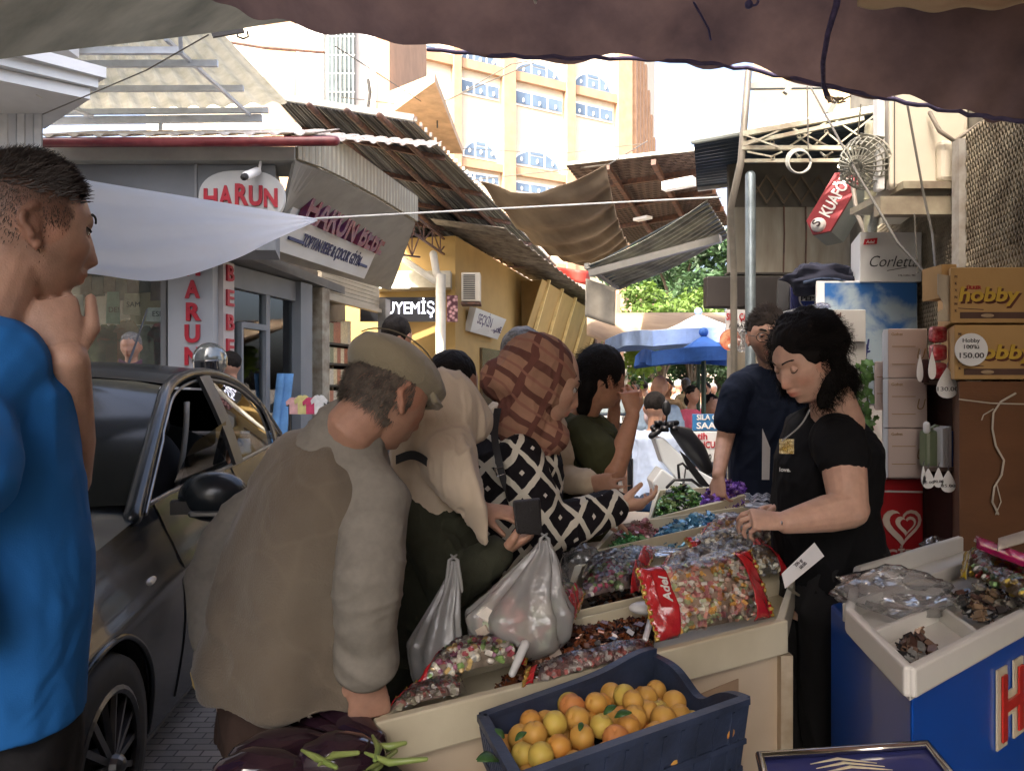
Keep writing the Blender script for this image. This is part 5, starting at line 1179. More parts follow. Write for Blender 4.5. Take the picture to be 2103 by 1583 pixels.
# near display: the big stand
A_, B_ = PS(770, 1478), PS(1612, 1270)
Cc_, D_ = PS(1655, 1150), PS(1120, 1212)
mid_l, mid_r = PS(1165, 1256), PS(1640, 1150)
st = thing('display_stand', 'cream painted wooden display stand with torn brown patches at the front', 'stand', V((A_.x+B_.x)/2, (A_.y+B_.y)/2, 0))
standm = M('stand_paint', (.60, .50, .36), .6, sc=1.6, col2=(.42, .31, .20), bump=.1)
far_l, far_r = PS(1262, 1000), PS(1560, 1012)
def dn(p, z): return V(p.x, p.y, z)
def shrink(p, c, k): return p+(c-p)*k
cen = (A_+B_+far_l+far_r)/4
m = MB(); q = [shrink(p, cen, .03) for p in (A_, B_, far_r, far_l)]
m.loft([[dn(p, .02) for p in q], [p-V(0, 0, .10) for p in q]]); m.build('cabinet', standm, st)
bx = (B_-A_); n_f = V(bx.y, -bx.x, 0).normalized()
m = MB(); m.hexa([A_+n_f*.012-V(0, 0, .085), B_+n_f*.012-V(0, 0, .085), B_-n_f*.012-V(0, 0, .085), A_-n_f*.012-V(0, 0, .085)], [A_+n_f*.012, B_+n_f*.012, B_-n_f*.012, A_-n_f*.012])
m.build('front_lip', traym, st, bevel=.004)
for (u0, u1, z0, z1) in ((.60, .86, .42, .66), (.30, .42, .2, .5)):
    m = MB(); a = A_.lerp(B_, u0); b = A_.lerp(B_, u1); nn = n_f*.001-n_f*-.0
    off = n_f*-.0
    m.slab([dn(shrink(a, cen, .03), z0)+n_f*.002, dn(shrink(b, cen, .03), z0+.04)+n_f*.002, dn(shrink(b, cen, .03), z1+.03)+n_f*.002, dn(shrink(a.lerp(b, .15), cen, .03), z1)+n_f*.002], n_f, .003)
    m.build('torn_patch', M('patch_brown', (.34, .23, .14), .8, sc=5), st)
m = MB(); p = A_.lerp(B_, .70); m.ball(dn(shrink(p, cen, .03), .60)+n_f*.002, (.05, .006, .07), 12, 8); m.build('red_stain', M('stain_red', (.30, .06, .05), .7), st)
m = MB(); a = B_+V(.0, 0, 0); m.bar(dn(B_, .02), B_-V(0, 0, .09), .03, .03); m.build('corner_post', M('worn_wood', (.34, .26, .16), .7, sc=10, col2=(.5, .42, .3)), st)
def LP(a, b, k): return a.lerp(b, k)
rim = [A_, B_, mid_r, mid_l]
t1 = tray('candy_box', 'front cream tray of the stand with brown candies and big candy bags', [A_, B_, PS(1640, 1160), PS(930, 1330)], .085)
t2 = tray('candy_box', 'second cream tray with marshmallow bags and a low sloping rim', [PS(1150, 1262), PS(1640, 1152), PS(1648, 1080), PS(1180, 1160)], .10)
t3 = tray('candy_box', 'third cream tray holding green, red and blue wrapped candies', [PS(1215, 1132), PS(1520, 1064), PS(1560, 1035), PS(1262, 1075)], .10)
t4 = tray('candy_box', 'farthest cream tray heaped with green and violet wrapped candies', [PS(1330, 1066), PS(1500, 1026), PS(1600, 992), PS(1345, 1005)], .10)

def wrapped(mb, c, s, col, rnd=random):
    "one twisted-wrapper candy"
    a = rnd.uniform(0, 6.28); d = V(math.cos(a), math.sin(a), rnd.uniform(-.6, .6)).normalized()
    x = d; y = d.cross(V(rnd.uniform(-1, 1), rnd.uniform(-1, 1), 1)).normalized(); z = x.cross(y)
    k = len(mb.v); L = s; w_ = s*.42
    sh = rnd.uniform(.75, 1.15); cl = tuple(q*sh for q in col)
    pr = [(-L, w_*.95), (-L*.62, w_*.25), (-L*.5, w_), (L*.5, w_), (L*.62, w_*.25), (L, w_*.95)]
    rings = []
    for i, (t, r) in enumerate(pr):
        fl = .25 if i in (0, 5) else .75
        rings.append([c+x*t+y*r+z*r*fl, c+x*t-y*r+z*r*fl, c+x*t-y*r-z*r*fl, c+x*t+y*r-z*r*fl])
    mb.loft(rings, col=cl)
def heap(name, label, quad, n, size, cols, hmax, mat, seed=1, z0=-.07, edge=.1, fn_=None):
    rnd = random.Random(seed); mb = MB()
    for i in range(n):
        u, v = rnd.uniform(.03, .97), rnd.uniform(.03, .97)
        p = quad[0].lerp(quad[1], u).lerp(quad[3].lerp(quad[2], u), v)
        hh = hmax*(math.sin(math.pi*u)*math.sin(math.pi*v))**.5*(.75+.4*fbm((u*4+seed, v*4, 0), 1.))
        col = rnd.choice(cols) if fn_ is None else fn_(u, v, rnd)
        wrapped(mb, p+V(0, 0, z0+hh+rnd.uniform(-.012, .008)), size*rnd.uniform(.8, 1.15), col, rnd)
    b = MB()
    # filler under the top layer
    b.grid(lambda u, v: quad[0].lerp(quad[1], u).lerp(quad[3].lerp(quad[2], u), v)+V(0, 0, z0-.012+hmax*(max(0, math.sin(math.pi*u))*max(0, math.sin(math.pi*v)))**.5*(.75+.4*fbm((u*4+seed, v*4, 0), 1.))), 14, 14)
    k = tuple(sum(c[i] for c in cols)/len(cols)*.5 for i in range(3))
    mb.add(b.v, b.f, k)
    return tag(mb.build(name, mat, vcol=True), label, 'candies', kind='stuff')
foil = M('foil_wrap', (1, 1, 1), .22, vcol=True, var=.25, sc=80, metal=.25, spec=.8)
browns = [(.10, .03, .015), (.20, .06, .02), (.05, .02, .015), (.32, .10, .04), (.03, .02, .02), (.25, .12, .06)]
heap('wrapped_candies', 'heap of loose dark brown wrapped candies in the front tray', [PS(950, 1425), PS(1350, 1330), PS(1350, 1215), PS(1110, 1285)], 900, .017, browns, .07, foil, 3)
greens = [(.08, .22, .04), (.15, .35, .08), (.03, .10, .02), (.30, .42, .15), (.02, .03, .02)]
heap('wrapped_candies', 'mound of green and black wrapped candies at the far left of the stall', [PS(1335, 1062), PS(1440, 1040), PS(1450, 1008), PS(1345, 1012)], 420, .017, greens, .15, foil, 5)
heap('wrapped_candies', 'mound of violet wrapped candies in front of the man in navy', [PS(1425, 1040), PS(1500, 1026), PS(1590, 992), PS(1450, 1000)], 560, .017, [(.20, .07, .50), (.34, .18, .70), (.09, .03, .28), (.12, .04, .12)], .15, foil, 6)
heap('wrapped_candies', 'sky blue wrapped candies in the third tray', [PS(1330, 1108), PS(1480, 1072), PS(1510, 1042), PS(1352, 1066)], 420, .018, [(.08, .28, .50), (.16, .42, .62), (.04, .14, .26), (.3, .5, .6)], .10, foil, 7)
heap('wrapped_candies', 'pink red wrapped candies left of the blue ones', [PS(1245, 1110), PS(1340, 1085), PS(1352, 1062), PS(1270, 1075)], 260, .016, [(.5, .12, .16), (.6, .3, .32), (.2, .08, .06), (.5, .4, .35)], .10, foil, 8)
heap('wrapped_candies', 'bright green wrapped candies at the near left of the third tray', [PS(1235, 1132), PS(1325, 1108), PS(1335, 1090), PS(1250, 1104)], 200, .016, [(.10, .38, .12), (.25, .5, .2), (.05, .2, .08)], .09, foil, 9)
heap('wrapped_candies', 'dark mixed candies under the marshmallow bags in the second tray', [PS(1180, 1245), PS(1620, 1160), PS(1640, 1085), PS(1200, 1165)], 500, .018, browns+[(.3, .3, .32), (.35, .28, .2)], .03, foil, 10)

cfilm = film('candy_film', base=.045, rough=.06, bsc=34, bs=1.)
redf = M('film_red', (.50, .02, .025), .15, sc=20, var=.3, bump=.6, bsc=40, coat=.6)
goldf = M('film_gold', (.45, .30, .06), .25, sc=20, metal=.3, bump=.5, bsc=40)
candm = M('candy_pieces', (1, 1, 1), .4, vcol=True, sc=60, var=.15)
def candy_bag(label, quad, hgt, cols, n=170, size=.011, ends=(1, 1), txt=None, seed=0, filmm=None, flat=False, name='candy_bag', group=None, endm=None, lay=2.1):
    """pillow bag of candies. quad: near left, near right, far right, far left corners (on the surface it lies on), hgt: thickness.
    ends: red printed bands at the left / right end"""
    rnd = random.Random(seed+100)
    o = thing(name, label, 'bag', sum(quad, V(0, 0, 0))/4, group)
    nrm = (quad[1]-quad[0]).cross(quad[3]-quad[0]).normalized()
    if nrm.z < 0: nrm = -nrm
    def base(u, v): return quad[0].lerp(quad[1], u).lerp(quad[3].lerp(quad[2], u), v)
    def thick(u, v):
        a = max(0, 1-abs(2*u-1)**3.2)**.6*max(0, 1-abs(2*v-1)**2.6)**.6
        return a*(1+.16*fbm((u*5+seed, v*4, seed), 1.))
    def top(u, v): return base(u, v)+nrm*(hgt*thick(u, v)+.004+.0035*math.sin(u*60+v*20)*(abs(2*u-1)**4))
    def wav(u, v):
        return base(u, v)
    mb = MB()
    for i in range(n):
        u, v = rnd.uniform(.1, .9), rnd.uniform(.06, .94)
        if ends[0]: u = max(u, .12)
        t = thick(u, v); k = 1-abs(rnd.gauss(0, .22))
        c = base(u, v)+nrm*(hgt*t*clamp(k, .1, .94)-.002)
        s = size*rnd.uniform(.8, 1.25); col = rnd.choice(cols)
        rx = Matrix.Rotation(rnd.uniform(0, 3.1), 3, (rnd.uniform(-1, 1), rnd.uniform(-1, 1), rnd.uniform(-1, 1)))
        if s < .0095: mb.box(c, (s*lay*.8, s*1.2, s*.9), M3=rx, col=col)
        else: mb.ball(c, (s*.85, s*.62, s*.55), 7, 5, M3=rx, col=col)
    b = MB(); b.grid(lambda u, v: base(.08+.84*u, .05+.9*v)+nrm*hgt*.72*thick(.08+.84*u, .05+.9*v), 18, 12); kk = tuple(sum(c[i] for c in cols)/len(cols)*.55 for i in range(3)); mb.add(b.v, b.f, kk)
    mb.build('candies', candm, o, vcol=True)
    m = MB(); m.grid(lambda u, v: top(u, v), 44, 24); m.build('film', filmm or cfilm, o, smooth=True)
    em = endm or redf
    for k, e in enumerate(ends):
        if not e: continue
        w_ = .12*e
        m = MB()
        if k == 0: m.grid(lambda u, v: top(-.02+w_*u, v)+nrm*.002, 10, 24, t=.001)
        else: m.grid(lambda u, v: top(1.02-w_*u, v)+nrm*.002, 10, 24, t=.001)
        m.build('printed_end', em, o, smooth=True)
        m = MB(); uu = (-.03 if k == 0 else 1.0)
        m.grid(lambda u, v: top(clamp(uu+.03*u, -.03, 1.03), v)+nrm*(.003+.003*math.sin(v*70)), 3, 40, t=.001); m.build('crimped_seam', goldf, o, smooth=True)
    if txt:
        s_, h_, u_, v_, rot = txt
        p = top(u_, v_)+nrm*.012; ex = (quad[1]-quad[0]).normalized(); ey = nrm.cross(ex)
        c_, s2_ = math.cos(rot), math.sin(rot); x = ex*c_+ey*s2_; y = ey*c_-ex*s2_
        m = MB(); m.prism([(-h_*2.0, -h_*.8), (h_*2.0, -h_*.6), (h_*2.2, h_*1.3), (-h_*1.8, h_*1.1)], p-nrm*.003, x, y, .002); m.build('label_patch', redf, o)
        text(s_, h_, wht, p-y*h_*.4, x, y, o, 'lettering', .002, .02, shear=.25)
    return o
pale = [(.85, .78, .62), (.8, .36, .26), (.85, .62, .5), (.5, .56, .3), (.85, .48, .12), (.85, .83, .75), (.7, .28, .28)]
marsh = [(.85, .82, .70), (.26, .26, .27), (.88, .82, .62), (.62, .48, .3), (.82, .82, .78)]
mixc = [(.7, .7, .62), (.5, .1, .12), (.25, .4, .12), (.75, .7, .6), (.35, .12, .2), (.7, .5, .2)]
# big upright bag in front (stands leaning on the rim)
def lean(px0, py0, px1, py1, h, back, tilt=.0):
    a = PS(px0, py0); b = PS(px1, py1); d = (b-a).normalized(); n = V(-d.y, d.x, 0)
    up_ = V(0, 0, h)+n*back
    return [a, b, b+up_, a+up_]
bgq = lean(1352, 1318, 1582, 1268, .155, .085)
candy_bag('large upright bag of pale mixed candies with red ends and white lettering', bgq, .045, pale, 420, .0085, (1.5, 1.6), ('Adel', .022, .10, .62, 1.5), 1)
candy_bag('flat bag of pale candies with red tips lying at the left of the front tray', [PS(850, 1420)+V(0, 0, .0), PS(1075, 1370), PS(1085, 1330), PS(905, 1352)], .06, pale[:1]+mixc, 260, .010, (1, .6), None, 2)
candy_bag('bag of green and pink striped candies next to the brown candy heap', [PS(1035, 1345)+V(0, 0, .01), PS(1180, 1300)+V(0, 0, .03), PS(1200, 1245)+V(0, 0, .03), PS(1085, 1275)+V(0, 0, .02)], .075, [(.25, .40, .12), (.75, .72, .62), (.6, .12, .18), (.5, .55, .3), (.7, .6, .2)], 200, .012, (.5, 1), None, 3)
candy_bag('thin clear bag of dark candies along the front lip of the stand', [PS(1080, 1412), PS(1345, 1345), PS(1340, 1318), PS(1090, 1378)], .03, [(.3, .2, .18), (.2, .1, .09), (.5, .45, .4), (.4, .12, .1)], 200, .009, (.6, 0), None, 4)
candy_bag('torn bag of red and clear wrappers at the near left corner of the stand', [PS(785, 1468), PS(960, 1425), PS(945, 1390), PS(850, 1412)], .02, [(.4, .15, .12), (.5, .45, .38), (.3, .28, .2)], 130, .009, (.8, 0), None, 5)
candy_bag('domed bag of pink and green candies behind the middle rim', [PS(1178, 1250), PS(1310, 1218), PS(1325, 1165), PS(1205, 1185)], .065, [(.6, .12, .2), (.25, .35, .15), (.75, .72, .65), (.2, .15, .2)], 200, .012, (0, 1.2), None, 6)
candy_bag('bag of small black and white candies behind the domed pink bag', [PS(1180, 1195), PS(1330, 1165), PS(1350, 1130), PS(1215, 1148)], .04, [(.6, .6, .55), (.15, .15, .15), (.4, .3, .25)], 170, .011, (0, 1.5), None, 7)
candy_bag('large marshmallow bag standing right behind the big red ended bag', lean(1462, 1210, 1622, 1180, .06, .10), .055, marsh, 330, .0115, (0, 1.4), None, 8)
candy_bag('marshmallow bag with a red end leaning at the back of the second tray', lean(1440, 1150, 1618, 1112, .055, .07), .045, marsh, 300, .0105, (.35, 1.9), None, 9)
candy_bag('glossy bag of brown and white candies between the two marshmallow bags', [PS(1385, 1195), PS(1560, 1150), PS(1580, 1105), PS(1420, 1135)], .05, marsh+[(.2, .1, .06)], 240, .011, (1.2, 1.2), None, 10)
candy_bag('clear bag of pale squares with an untidy red left end', [PS(1340, 1222), PS(1465, 1190), PS(1478, 1140), PS(1362, 1160)], .06, [(.6, .5, .38), (.7, .62, .5), (.45, .3, .25)], 160, .013, (1.6, 0), None, 11)
candy_bag('small red ended bag of pale toffees under the sellers left hand', [PS(1420, 1125), PS(1560, 1090), PS(1575, 1060), PS(1450, 1085)], .045, pale, 130, .011, (1.2, 1.0), None, 32)
# loose film in the trays
def crumple(name, label, c, r, mat, seed, cat='bag', n=34, mm=24, sq=1.):
    m = MB(); m.ball(c, r, n, mm, fn=lambda q: 1+.28*fbm((q.x*2.1+seed, q.y*2.1, q.z*2.1*sq), 1., 4)); return tag(m.build(name, mat, smooth=True), label, cat)
crumple('clear_bag', 'clump of clear plastic bags hanging at the left end of the third tray', P(1195, 1165, 2.5), (.07, .05, .07), film('bag_clear', (.93, .95, .97), base=.06, rough=.08, bsc=25, milky=.14), 3)
crumple('clear_bag', 'flat clear film lying on the rim between the second and third tray', PS(1340, 1145)+V(0, 0, .02), (.12, .04, .015), MATS['bag_clear'], 8)
crumple('clear_bag', 'translucent bag stack lying beside the violet candies at the sellers hands', PS(1560, 1050)+V(0, 0, .02), (.06, .05, .015), film('bag_milk', (.93, .94, .97), base=.08, rough=.1, bsc=25, milky=.5), 5)
crumple('clear_bag', 'roll of milky plastic film in front of the sellers hands', PS(1500, 1082)+V(0, 0, .03), (.06, .04, .022), MATS['bag_milk'], 6)
m = MB(); m.grid(lambda u, v: P(1530+75*u, 1014+5*u+14*v+2*math.sin(u*9), 2.9-.15*v)+V(0, 0, .005*math.sin(u*23)), 20, 6, t=.003); tag(m.build('bag_stack', MATS['bag_milk'], smooth=True), 'flat stack of pale bags laid over the violet candies', 'bag')
# scoop, white dish and cards
sc_ = thing('candy_scoop', 'white plastic scoop stuck in the brown candies', 'scoop', PS(1330, 1270))
m = MB(); c = PS(1322, 1272)+V(0, 0, .03); m.ball(c, (.038, .028, .016), 18, 10); m.build('bowl', M('plastic_white', (.72, .72, .70), .3), sc_, smooth=True)
m = MB(); m.tube([c+V(.03, 0, 0), PS(1347, 1270)+V(0, 0, .05), PS(1325, 1330)+V(0, 0, .02)], [.009, .008, .007], 8); m.build('handle', MATS['plastic_white'], sc_, smooth=True)
m = MB(); m.tube([PS(1078, 1370)+V(0, 0, .05), PS(1052, 1392)+V(0, 0, .01)], [.011, .008], 8); tag(m.build('scoop_handle', MATS['plastic_white'], smooth=True), 'small white scoop handle between the two clear bags', 'scoop')
pcard = thing('price_card', 'white printed card with curled corner sticking out at the right of the stand', 'price label', P(1640, 1165, 2.05))
a = [P(1605, 1178, 2.02), P(1612, 1208, 1.98), P(1692, 1142, 2.05), P(1672, 1114, 2.1)]
m = MB(); m.slab(a, (.2, -1, .4), .002); m.build('card', MATS['card_white'], pcard)
ex = (a[3]-a[0]).normalized(); ey = (a[0]-a[1]); ex = V(ex.x, ex.y, ex.z); ey = (ey-ex*ey.dot(ex)).normalized(); nn = ex.cross(ey)
for k_, s_ in enumerate(('200 gr', '60.00')): text(s_, .009, MATS['ink_card'], a[0].lerp(a[2], .45)+nn*.006+ey*(.004-.014*k_), ex, ey, pcard, t=.001)
m = MB(); m.tube([PS(1640, 1200)+V(0, 0, -.03), P(1618, 1205, 2.0)], .004, 5); m.build('stick', traym, pcard)
m = MB(); m.slab([P(1565, 985, 3.0), P(1580, 985, 3.0), P(1582, 920, 3.0), P(1566, 880, 3.0)], (0, 1, 0), .003); tag(m.build('bag_liner', MATS['card_white']), 'tall narrow white card standing by the sellers chest', 'card')

# ---- apricot crate
ck = [PZ(990, 1472, .80), PZ(1062, 1600, .80), PZ(1533, 1447, .80), PZ(1342, 1348, .80)]      # near-left, front, right, back
cr_m = M('crate_blue', (.035, .05, .095), .45, sc=12, col2=(.02, .028, .05), bump=.25, bsc=30)
crt = thing('fruit_crate', 'dark blue plastic crate full of apricots in front of the candy stand', 'crate', (ck[0]+ck[2])/2-V(0, 0, .2))
cc_ = sum(ck, V(0, 0, 0))/4
def cwall(nm, a, b, ha=.0, hb=.0, prof=None, rib=True):
    n = 24; m = MB(); d = b-a; inn = V(-d.y, d.x, 0).normalized()
    if inn.dot(cc_-a) < 0: inn = -inn
    def f_(u, v):
        h = ha+(hb-ha)*u+(prof(u) if prof else 0)
        p = a.lerp(b, u); p = p+inn*(.035*(1-v)) ; return V(p.x, p.y, .60+(.20+h)*v+0*u)
    m.grid(f_, n, 6, t=-.008 if inn.dot(V(1, 1, 0)) > 0 else .008)
    for i in range(n):      # rolled rim
        p = f_(i/n, 1); q = f_((i+1)/n, 1); m.bar(p-inn*-.0, q, .02, .012)
    if rib:
        for v in (.35, .62): m.bar(f_(0, v)-inn*.008, f_(1, v)-inn*.008, .012, .01)
        for i in range(1, 12): m.bar(f_(i/12, .05)-inn*.006, f_(i/12, .95)-inn*.006, .008, .010)
    return m.build(nm, cr_m, crt, smooth=False)
cwall('side_wall', ck[3], ck[0], .0, 0, lambda u: .018*math.exp(-((u-.08)/.2)**2), rib=False)
cwall('side_wall', ck[0], ck[1]); 
cwall('side_wall', ck[1], ck[2], 0, .01)
cwall('side_wall', ck[2], ck[3], .01, .0, lambda u: -.045*math.exp(-((u-.45)/.2)**2), rib=False)
m = MB(); m.slab([V(p.x, p.y, .61) for p in [shrink(k, cc_, .1) for k in ck]], Z1, .01); m.build('base', cr_m, crt)
m = MB(); m.slab([V(p.x, p.y, 0) for p in [shrink(k, cc_, -.02) for k in ck]], Z1, .597); tag(m.build('crate_pedestal', M('pedestal_dark', (.06, .05, .05), .8)), 'dark wooden block under the apricot crate', 'block')
apm = M('apricot_skin', (.60, .36, .08), .5, sc=14, col2=(.60, .28, .055), vcol=True, spec=.35, bump=.04, bsc=300)
rnd = random.Random(4)
pts = []
tries = 0
lay_q = [shrink(k, cc_, .17) for k in ck]
def cell(u, v): return lay_q[0].lerp(lay_q[3], u).lerp(lay_q[1].lerp(lay_q[2], u), v)
while len(pts) < 125 and tries < 60000:
    tries += 1
    u, v = rnd.uniform(0, 1), rnd.uniform(0, 1); r = rnd.uniform(.0215, .0265)
    p = cell(u, v); hz = .765+.030*math.sin(math.pi*clamp(u*.9+.1))*math.sin(math.pi*clamp(v)) + rnd.choice((0, 0, -.022, -.03))
    c = V(p.x, p.y, hz+rnd.uniform(-.006, .012)-.018*(u > .8))
    if all((c-q).length > (r+s)*.90 for q, s in pts): pts.append((c, r))
pts.sort(key=lambda a: a[0].y)
vis = ['ripe orange apricot', 'pale yellow apricot', 'red blushed apricot', 'deep orange apricot']
for i, (c, r) in enumerate(pts):
    k = rnd.choices(range(4), (5, 3, 1, 2))[0]; tn_ = [(1, 1, 1), (1.0, 1.3, 1.2), (1., .72, 1.0), (1.02, .88, .8)][k]
    rot = Matrix.Rotation(rnd.uniform(0, 6.2), 3, 'Z') @ Matrix.Rotation(rnd.uniform(-1.2, 1.2), 3, 'X')
    m = MB(); m.ball(c, (r, r*.96, r*1.0), 20, 14, M3=rot, col=tn_, fn=lambda q: 1-.085*math.exp(-(q.x/.13)**2)*(1 if q.y > -.2 else 0)-.10*math.exp(-((q.x**2+q.y**2)/.03))*(1 if q.z > 0 else 0))
    o = m.build('apricot', apm, smooth=True, vcol=True)
    u_ = 'left' if c.x < cc_.x-.06 else ('right' if c.x > cc_.x+.08 else 'middle'); w_ = 'back' if c.y > cc_.y+.04 else ('front' if c.y < cc_.y-.05 else 'centre')
    tag(o, '%s lying in the blue crate, %s %s of the heap' % (vis[k], w_, u_), 'apricot', 'apricots in the blue crate')
lfm = M('leaf_green', (.05, .13, .03), .4, sc=20, var=.5, bump=.3, bsc=60, tlu=.15)
def leaf(mb, c, L, w_, d, n):
    d = d.normalized(); s = d.cross(n).normalized(); n = s.cross(d)
    mb.grid(lambda u, v: c+d*L*u+s*(v-.5)*2*w_*math.sin(math.pi*min(1, u*.94+.03))**.8+n*(.18*L*math.sin(math.pi*u)-.35*abs(v-.5)*w_), 8, 4, t=.0006)
for i, (px, py, dz, L, dx, dy, lb) in enumerate(((1240, 1466, .03, .035, .5, .2, 'leaf standing between the apricots at the back right'), (1262, 1472, .025, .04, 1, .1, 'leaf lying right of the standing leaf on the apricots'), (1058, 1520, .02, .03, .5, .3, 'small leaf on the apricots at the left'), (1035, 1515, .02, .03, -.4, .4, 'leaf tip on the leftmost apricots'), (1025, 1560, .0, .06, -.6, -.5, 'large dark leaf hanging over the left crate wall'), (1190, 1500, .02, .025, .2, .6, 'tiny leaf in the middle of the apricots'))):
    m = MB(); leaf(m, PZ(px, py, .80+dz), L*.8, L*.2, V(dx, dy, .25), V(.1, -.4, 1)); tag(m.build('fruit_leaf', lfm, smooth=True), 'green '+lb, 'leaf')
# ---- aubergines and green peppers
egm = M('aubergine_skin', (.018, .008, .016), .12, coat=.8, col2=(.035, .015, .02), sc=4)
calyx = M('calyx_green', (.22, .26, .08), .5, sc=12, col2=(.12, .16, .04), bump=.2)
def ZP(px, py, z=.74): return PZ(px, py, z)
for i, (x0, y0, x1, y1, r, lb) in enumerate(((560, 1560, 650, 1535, .040, 'glossy dark aubergine with a pale highlight at the left of the pile'), (640, 1512, 700, 1525, .030, 'small dark aubergine at the top of the pile'), (690, 1500, 765, 1530, .042, 'reddish black aubergine at the right back of the pile'), (690, 1570, 760, 1560, .045, 'aubergine at the front right of the pile'), (520, 1600, 600, 1590, .04, 'aubergine cut by the bottom edge at the left'))):
    a = ZP(x0, y0); b = ZP(x1, y1); o = thing('aubergine', lb, 'vegetable', a-V(0, 0, r), 'aubergines piled at the bottom edge')
    m = MB(); pts_ = [a.lerp(b, t) for t in (-.6, -.3, 0, .4, .8, 1.1)]; m.tube([q+V(0, 0, .012) for q in pts_], [r*.8, r*1.0, r*1.05, r*.95, r*.8, r*.5], 24); m.build('fruit', egm, o, smooth=True)
    m = MB(); d = (b-a).normalized(); e = pts_[-1]
    m.tube([e-d*.015, e+d*.008], [r*.42, r*.3], 10); m.tube([e, e+d*.025, e+d*.04+V(0, 0, .01)], [.006, .0045, .005], 8)
    for k in range(5):
        t = 2*math.pi*k/5; s = d.cross(Z1).normalized()*math.cos(t)+Z1*math.sin(t); m.tube([e+d*.012+s*r*.25, e-d*.01+s*r*.60, e-d*.03+s*r*.80], [.006, .004, .0015], 6)
    m.build('calyx', calyx, o, smooth=True)
for i, (L, lb) in enumerate((([(620, 1540), (650, 1555), (690, 1575)], 'crooked pale green pepper lying on the left aubergine'), ([(655, 1570), (685, 1550), (735, 1545)], 'pale green pepper across the middle of the aubergines'), ([(775, 1528), (800, 1532), (832, 1525)], 'thin green pepper pointing right beside the stand'), ([(750, 1545), (800, 1565), (875, 1558)], 'long forked green pepper in front of the stand corner'), ([(765, 1510), (778, 1535), (770, 1560)], 'green pepper stalk standing upright at the stand corner'))):
    m = MB(); m.tube([ZP(x, y, .785) for x, y in L], [.0025, .0065, .004], 10); tag(m.build('green_pepper', M('pepper_green', (.28, .34, .10), .35, sc=10, col2=(.18, .26, .06)), smooth=True), lb, 'vegetable', 'pale green peppers on the aubergines')
m = MB(); q = [ZP(500, 1560, .68), ZP(700, 1700, .68), ZP(880, 1640, .68), ZP(720, 1500, .68)]; m.slab([V(p.x, p.y, 0) for p in q], Z1, .69); tag(m.build('vegetable_crate', M('crate_black', (.02, .02, .025), .6)), 'black crate carrying the aubergines at the bottom edge', 'crate')
# candies and packs in the right tray
candy_bag('glossy bag of red and yellow sweets with a magenta band at the right edge', [T(1975, 1190), T(2135, 1270), T(2170, 1180), T(1985, 1140)], .06, [(.7, .1, .1), (.8, .6, .1), (.7, .7, .65), (.3, .5, .2)], 160, .012, (.7, 0), None, 21, endm=M('film_yellow', (.75, .55, .03), .2, bump=.5, coat=.5))
m = MB(); m.grid(lambda u, v: T(2005+110*u, 1185+50*u-22*v)+V(0, 0, .075+.02*math.sin(math.pi*v)), 10, 6, t=.01); tag(m.build('magenta_packet', M('film_magenta', (.62, .02, .16), .2, sc=20, bump=.4, coat=.5), smooth=True), 'magenta and white packet lying on the bag of sweets', 'packet')
m = MB(); m.grid(lambda u, v: T(2050+80*u, 1215-30*u-30*v)+V(0, 0, .10+.01*math.sin(math.pi*v)), 10, 6, t=.004); tag(m.build('barcode_wrapper', M('film_pale', (.68, .6, .5), .3), smooth=True), 'pale wrapper with a bar code on the magenta packet', 'packet')
cbg = TT(.50, .22)
crumple('clear_bag', 'clear bag with faint red print lying in the white divided tray', TT(.52, .25, .01), (.13, .10, .05), film('bag_clear3', (.95, .95, .95), base=.08, rough=.08, bsc=18, milky=.22), 12)
m = MB(); rnd = random.Random(8)
for i in range(26): wrapped(m, TT(.16+rnd.uniform(-.08, .08), .10+rnd.uniform(-.05, .09), -.035+rnd.uniform(0, .025)), .018, rnd.choice([(.08, .04, .03), (.2, .12, .08), (.03, .03, .03), (.3, .3, .28)]), rnd)
tag(m.build('wrapped_candies', foil, vcol=True), 'few dark wrapped candies left in the near compartment of the white tray', 'candies', kind='stuff')
m = MB(); 
for i in range(60): wrapped(m, TT(.2+rnd.uniform(-.12, .1), .62+rnd.uniform(-.15, .2), -.03+rnd.uniform(0, .04)), .018, rnd.choice([(.08, .04, .03), (.3, .2, .12), (.03, .03, .03), (.45, .42, .35)]), rnd)
tag(m.build('wrapped_candies', foil, vcol=True), 'dark candies in the right compartment of the white tray under the sweets bag', 'candies', kind='stuff')
# ------------------------------------------------------------------ dark saloon car on the left
paint = M('car_paint', (.013, .017, .021), .25, metal=.05, coat=.15, spec=.35, sc=1.5, var=.15)
cd_, cl_ = V(-.099, .995, 0), V(.995, .099, 0)
CO = V(-1.20, 2.30, 0)
def K(s, x, z): return CO+cd_*(s-.9)+cl_*(x-.88)+V(0, 0, z)
car = thing('parked_car', 'dark grey saloon car parked on the left with its driver window open', 'car', K(2.2, 0, 0))
blackp = M('car_black', (.008, .008, .009), .35); rub = M('rubber', (.012, .012, .012), .7)
chrome2 = M('chrome_trim', (.20, .20, .20), .3, metal=.9)
tint = film('car_glass', (.35, .38, .38), base=.10, rough=.02, bsc=1, bs=.02)
tint2 = film('car_glass_dark', (.10, .11, .11), base=.08, rough=.02, bsc=1, bs=.02)
def interp(tab, s):
    for i in range(len(tab)-1):
        a, b = tab[i], tab[i+1]
        if s <= b[0] or i == len(tab)-2:
            t = clamp((s-a[0])/(b[0]-a[0])); t = t*t*(3-2*t) if len(a) > 9 else t
            return [a[k]+(b[k]-a[k])*t for k in range(1, len(a))]
hood = [(0, .55), (.1, .68), (.4, .80), (.9, .90), (1.35, .965), (1.7, .985), (2.8, 1.0), (3.9, 1.03), (4.3, 1.06), (4.6, 1.02)]
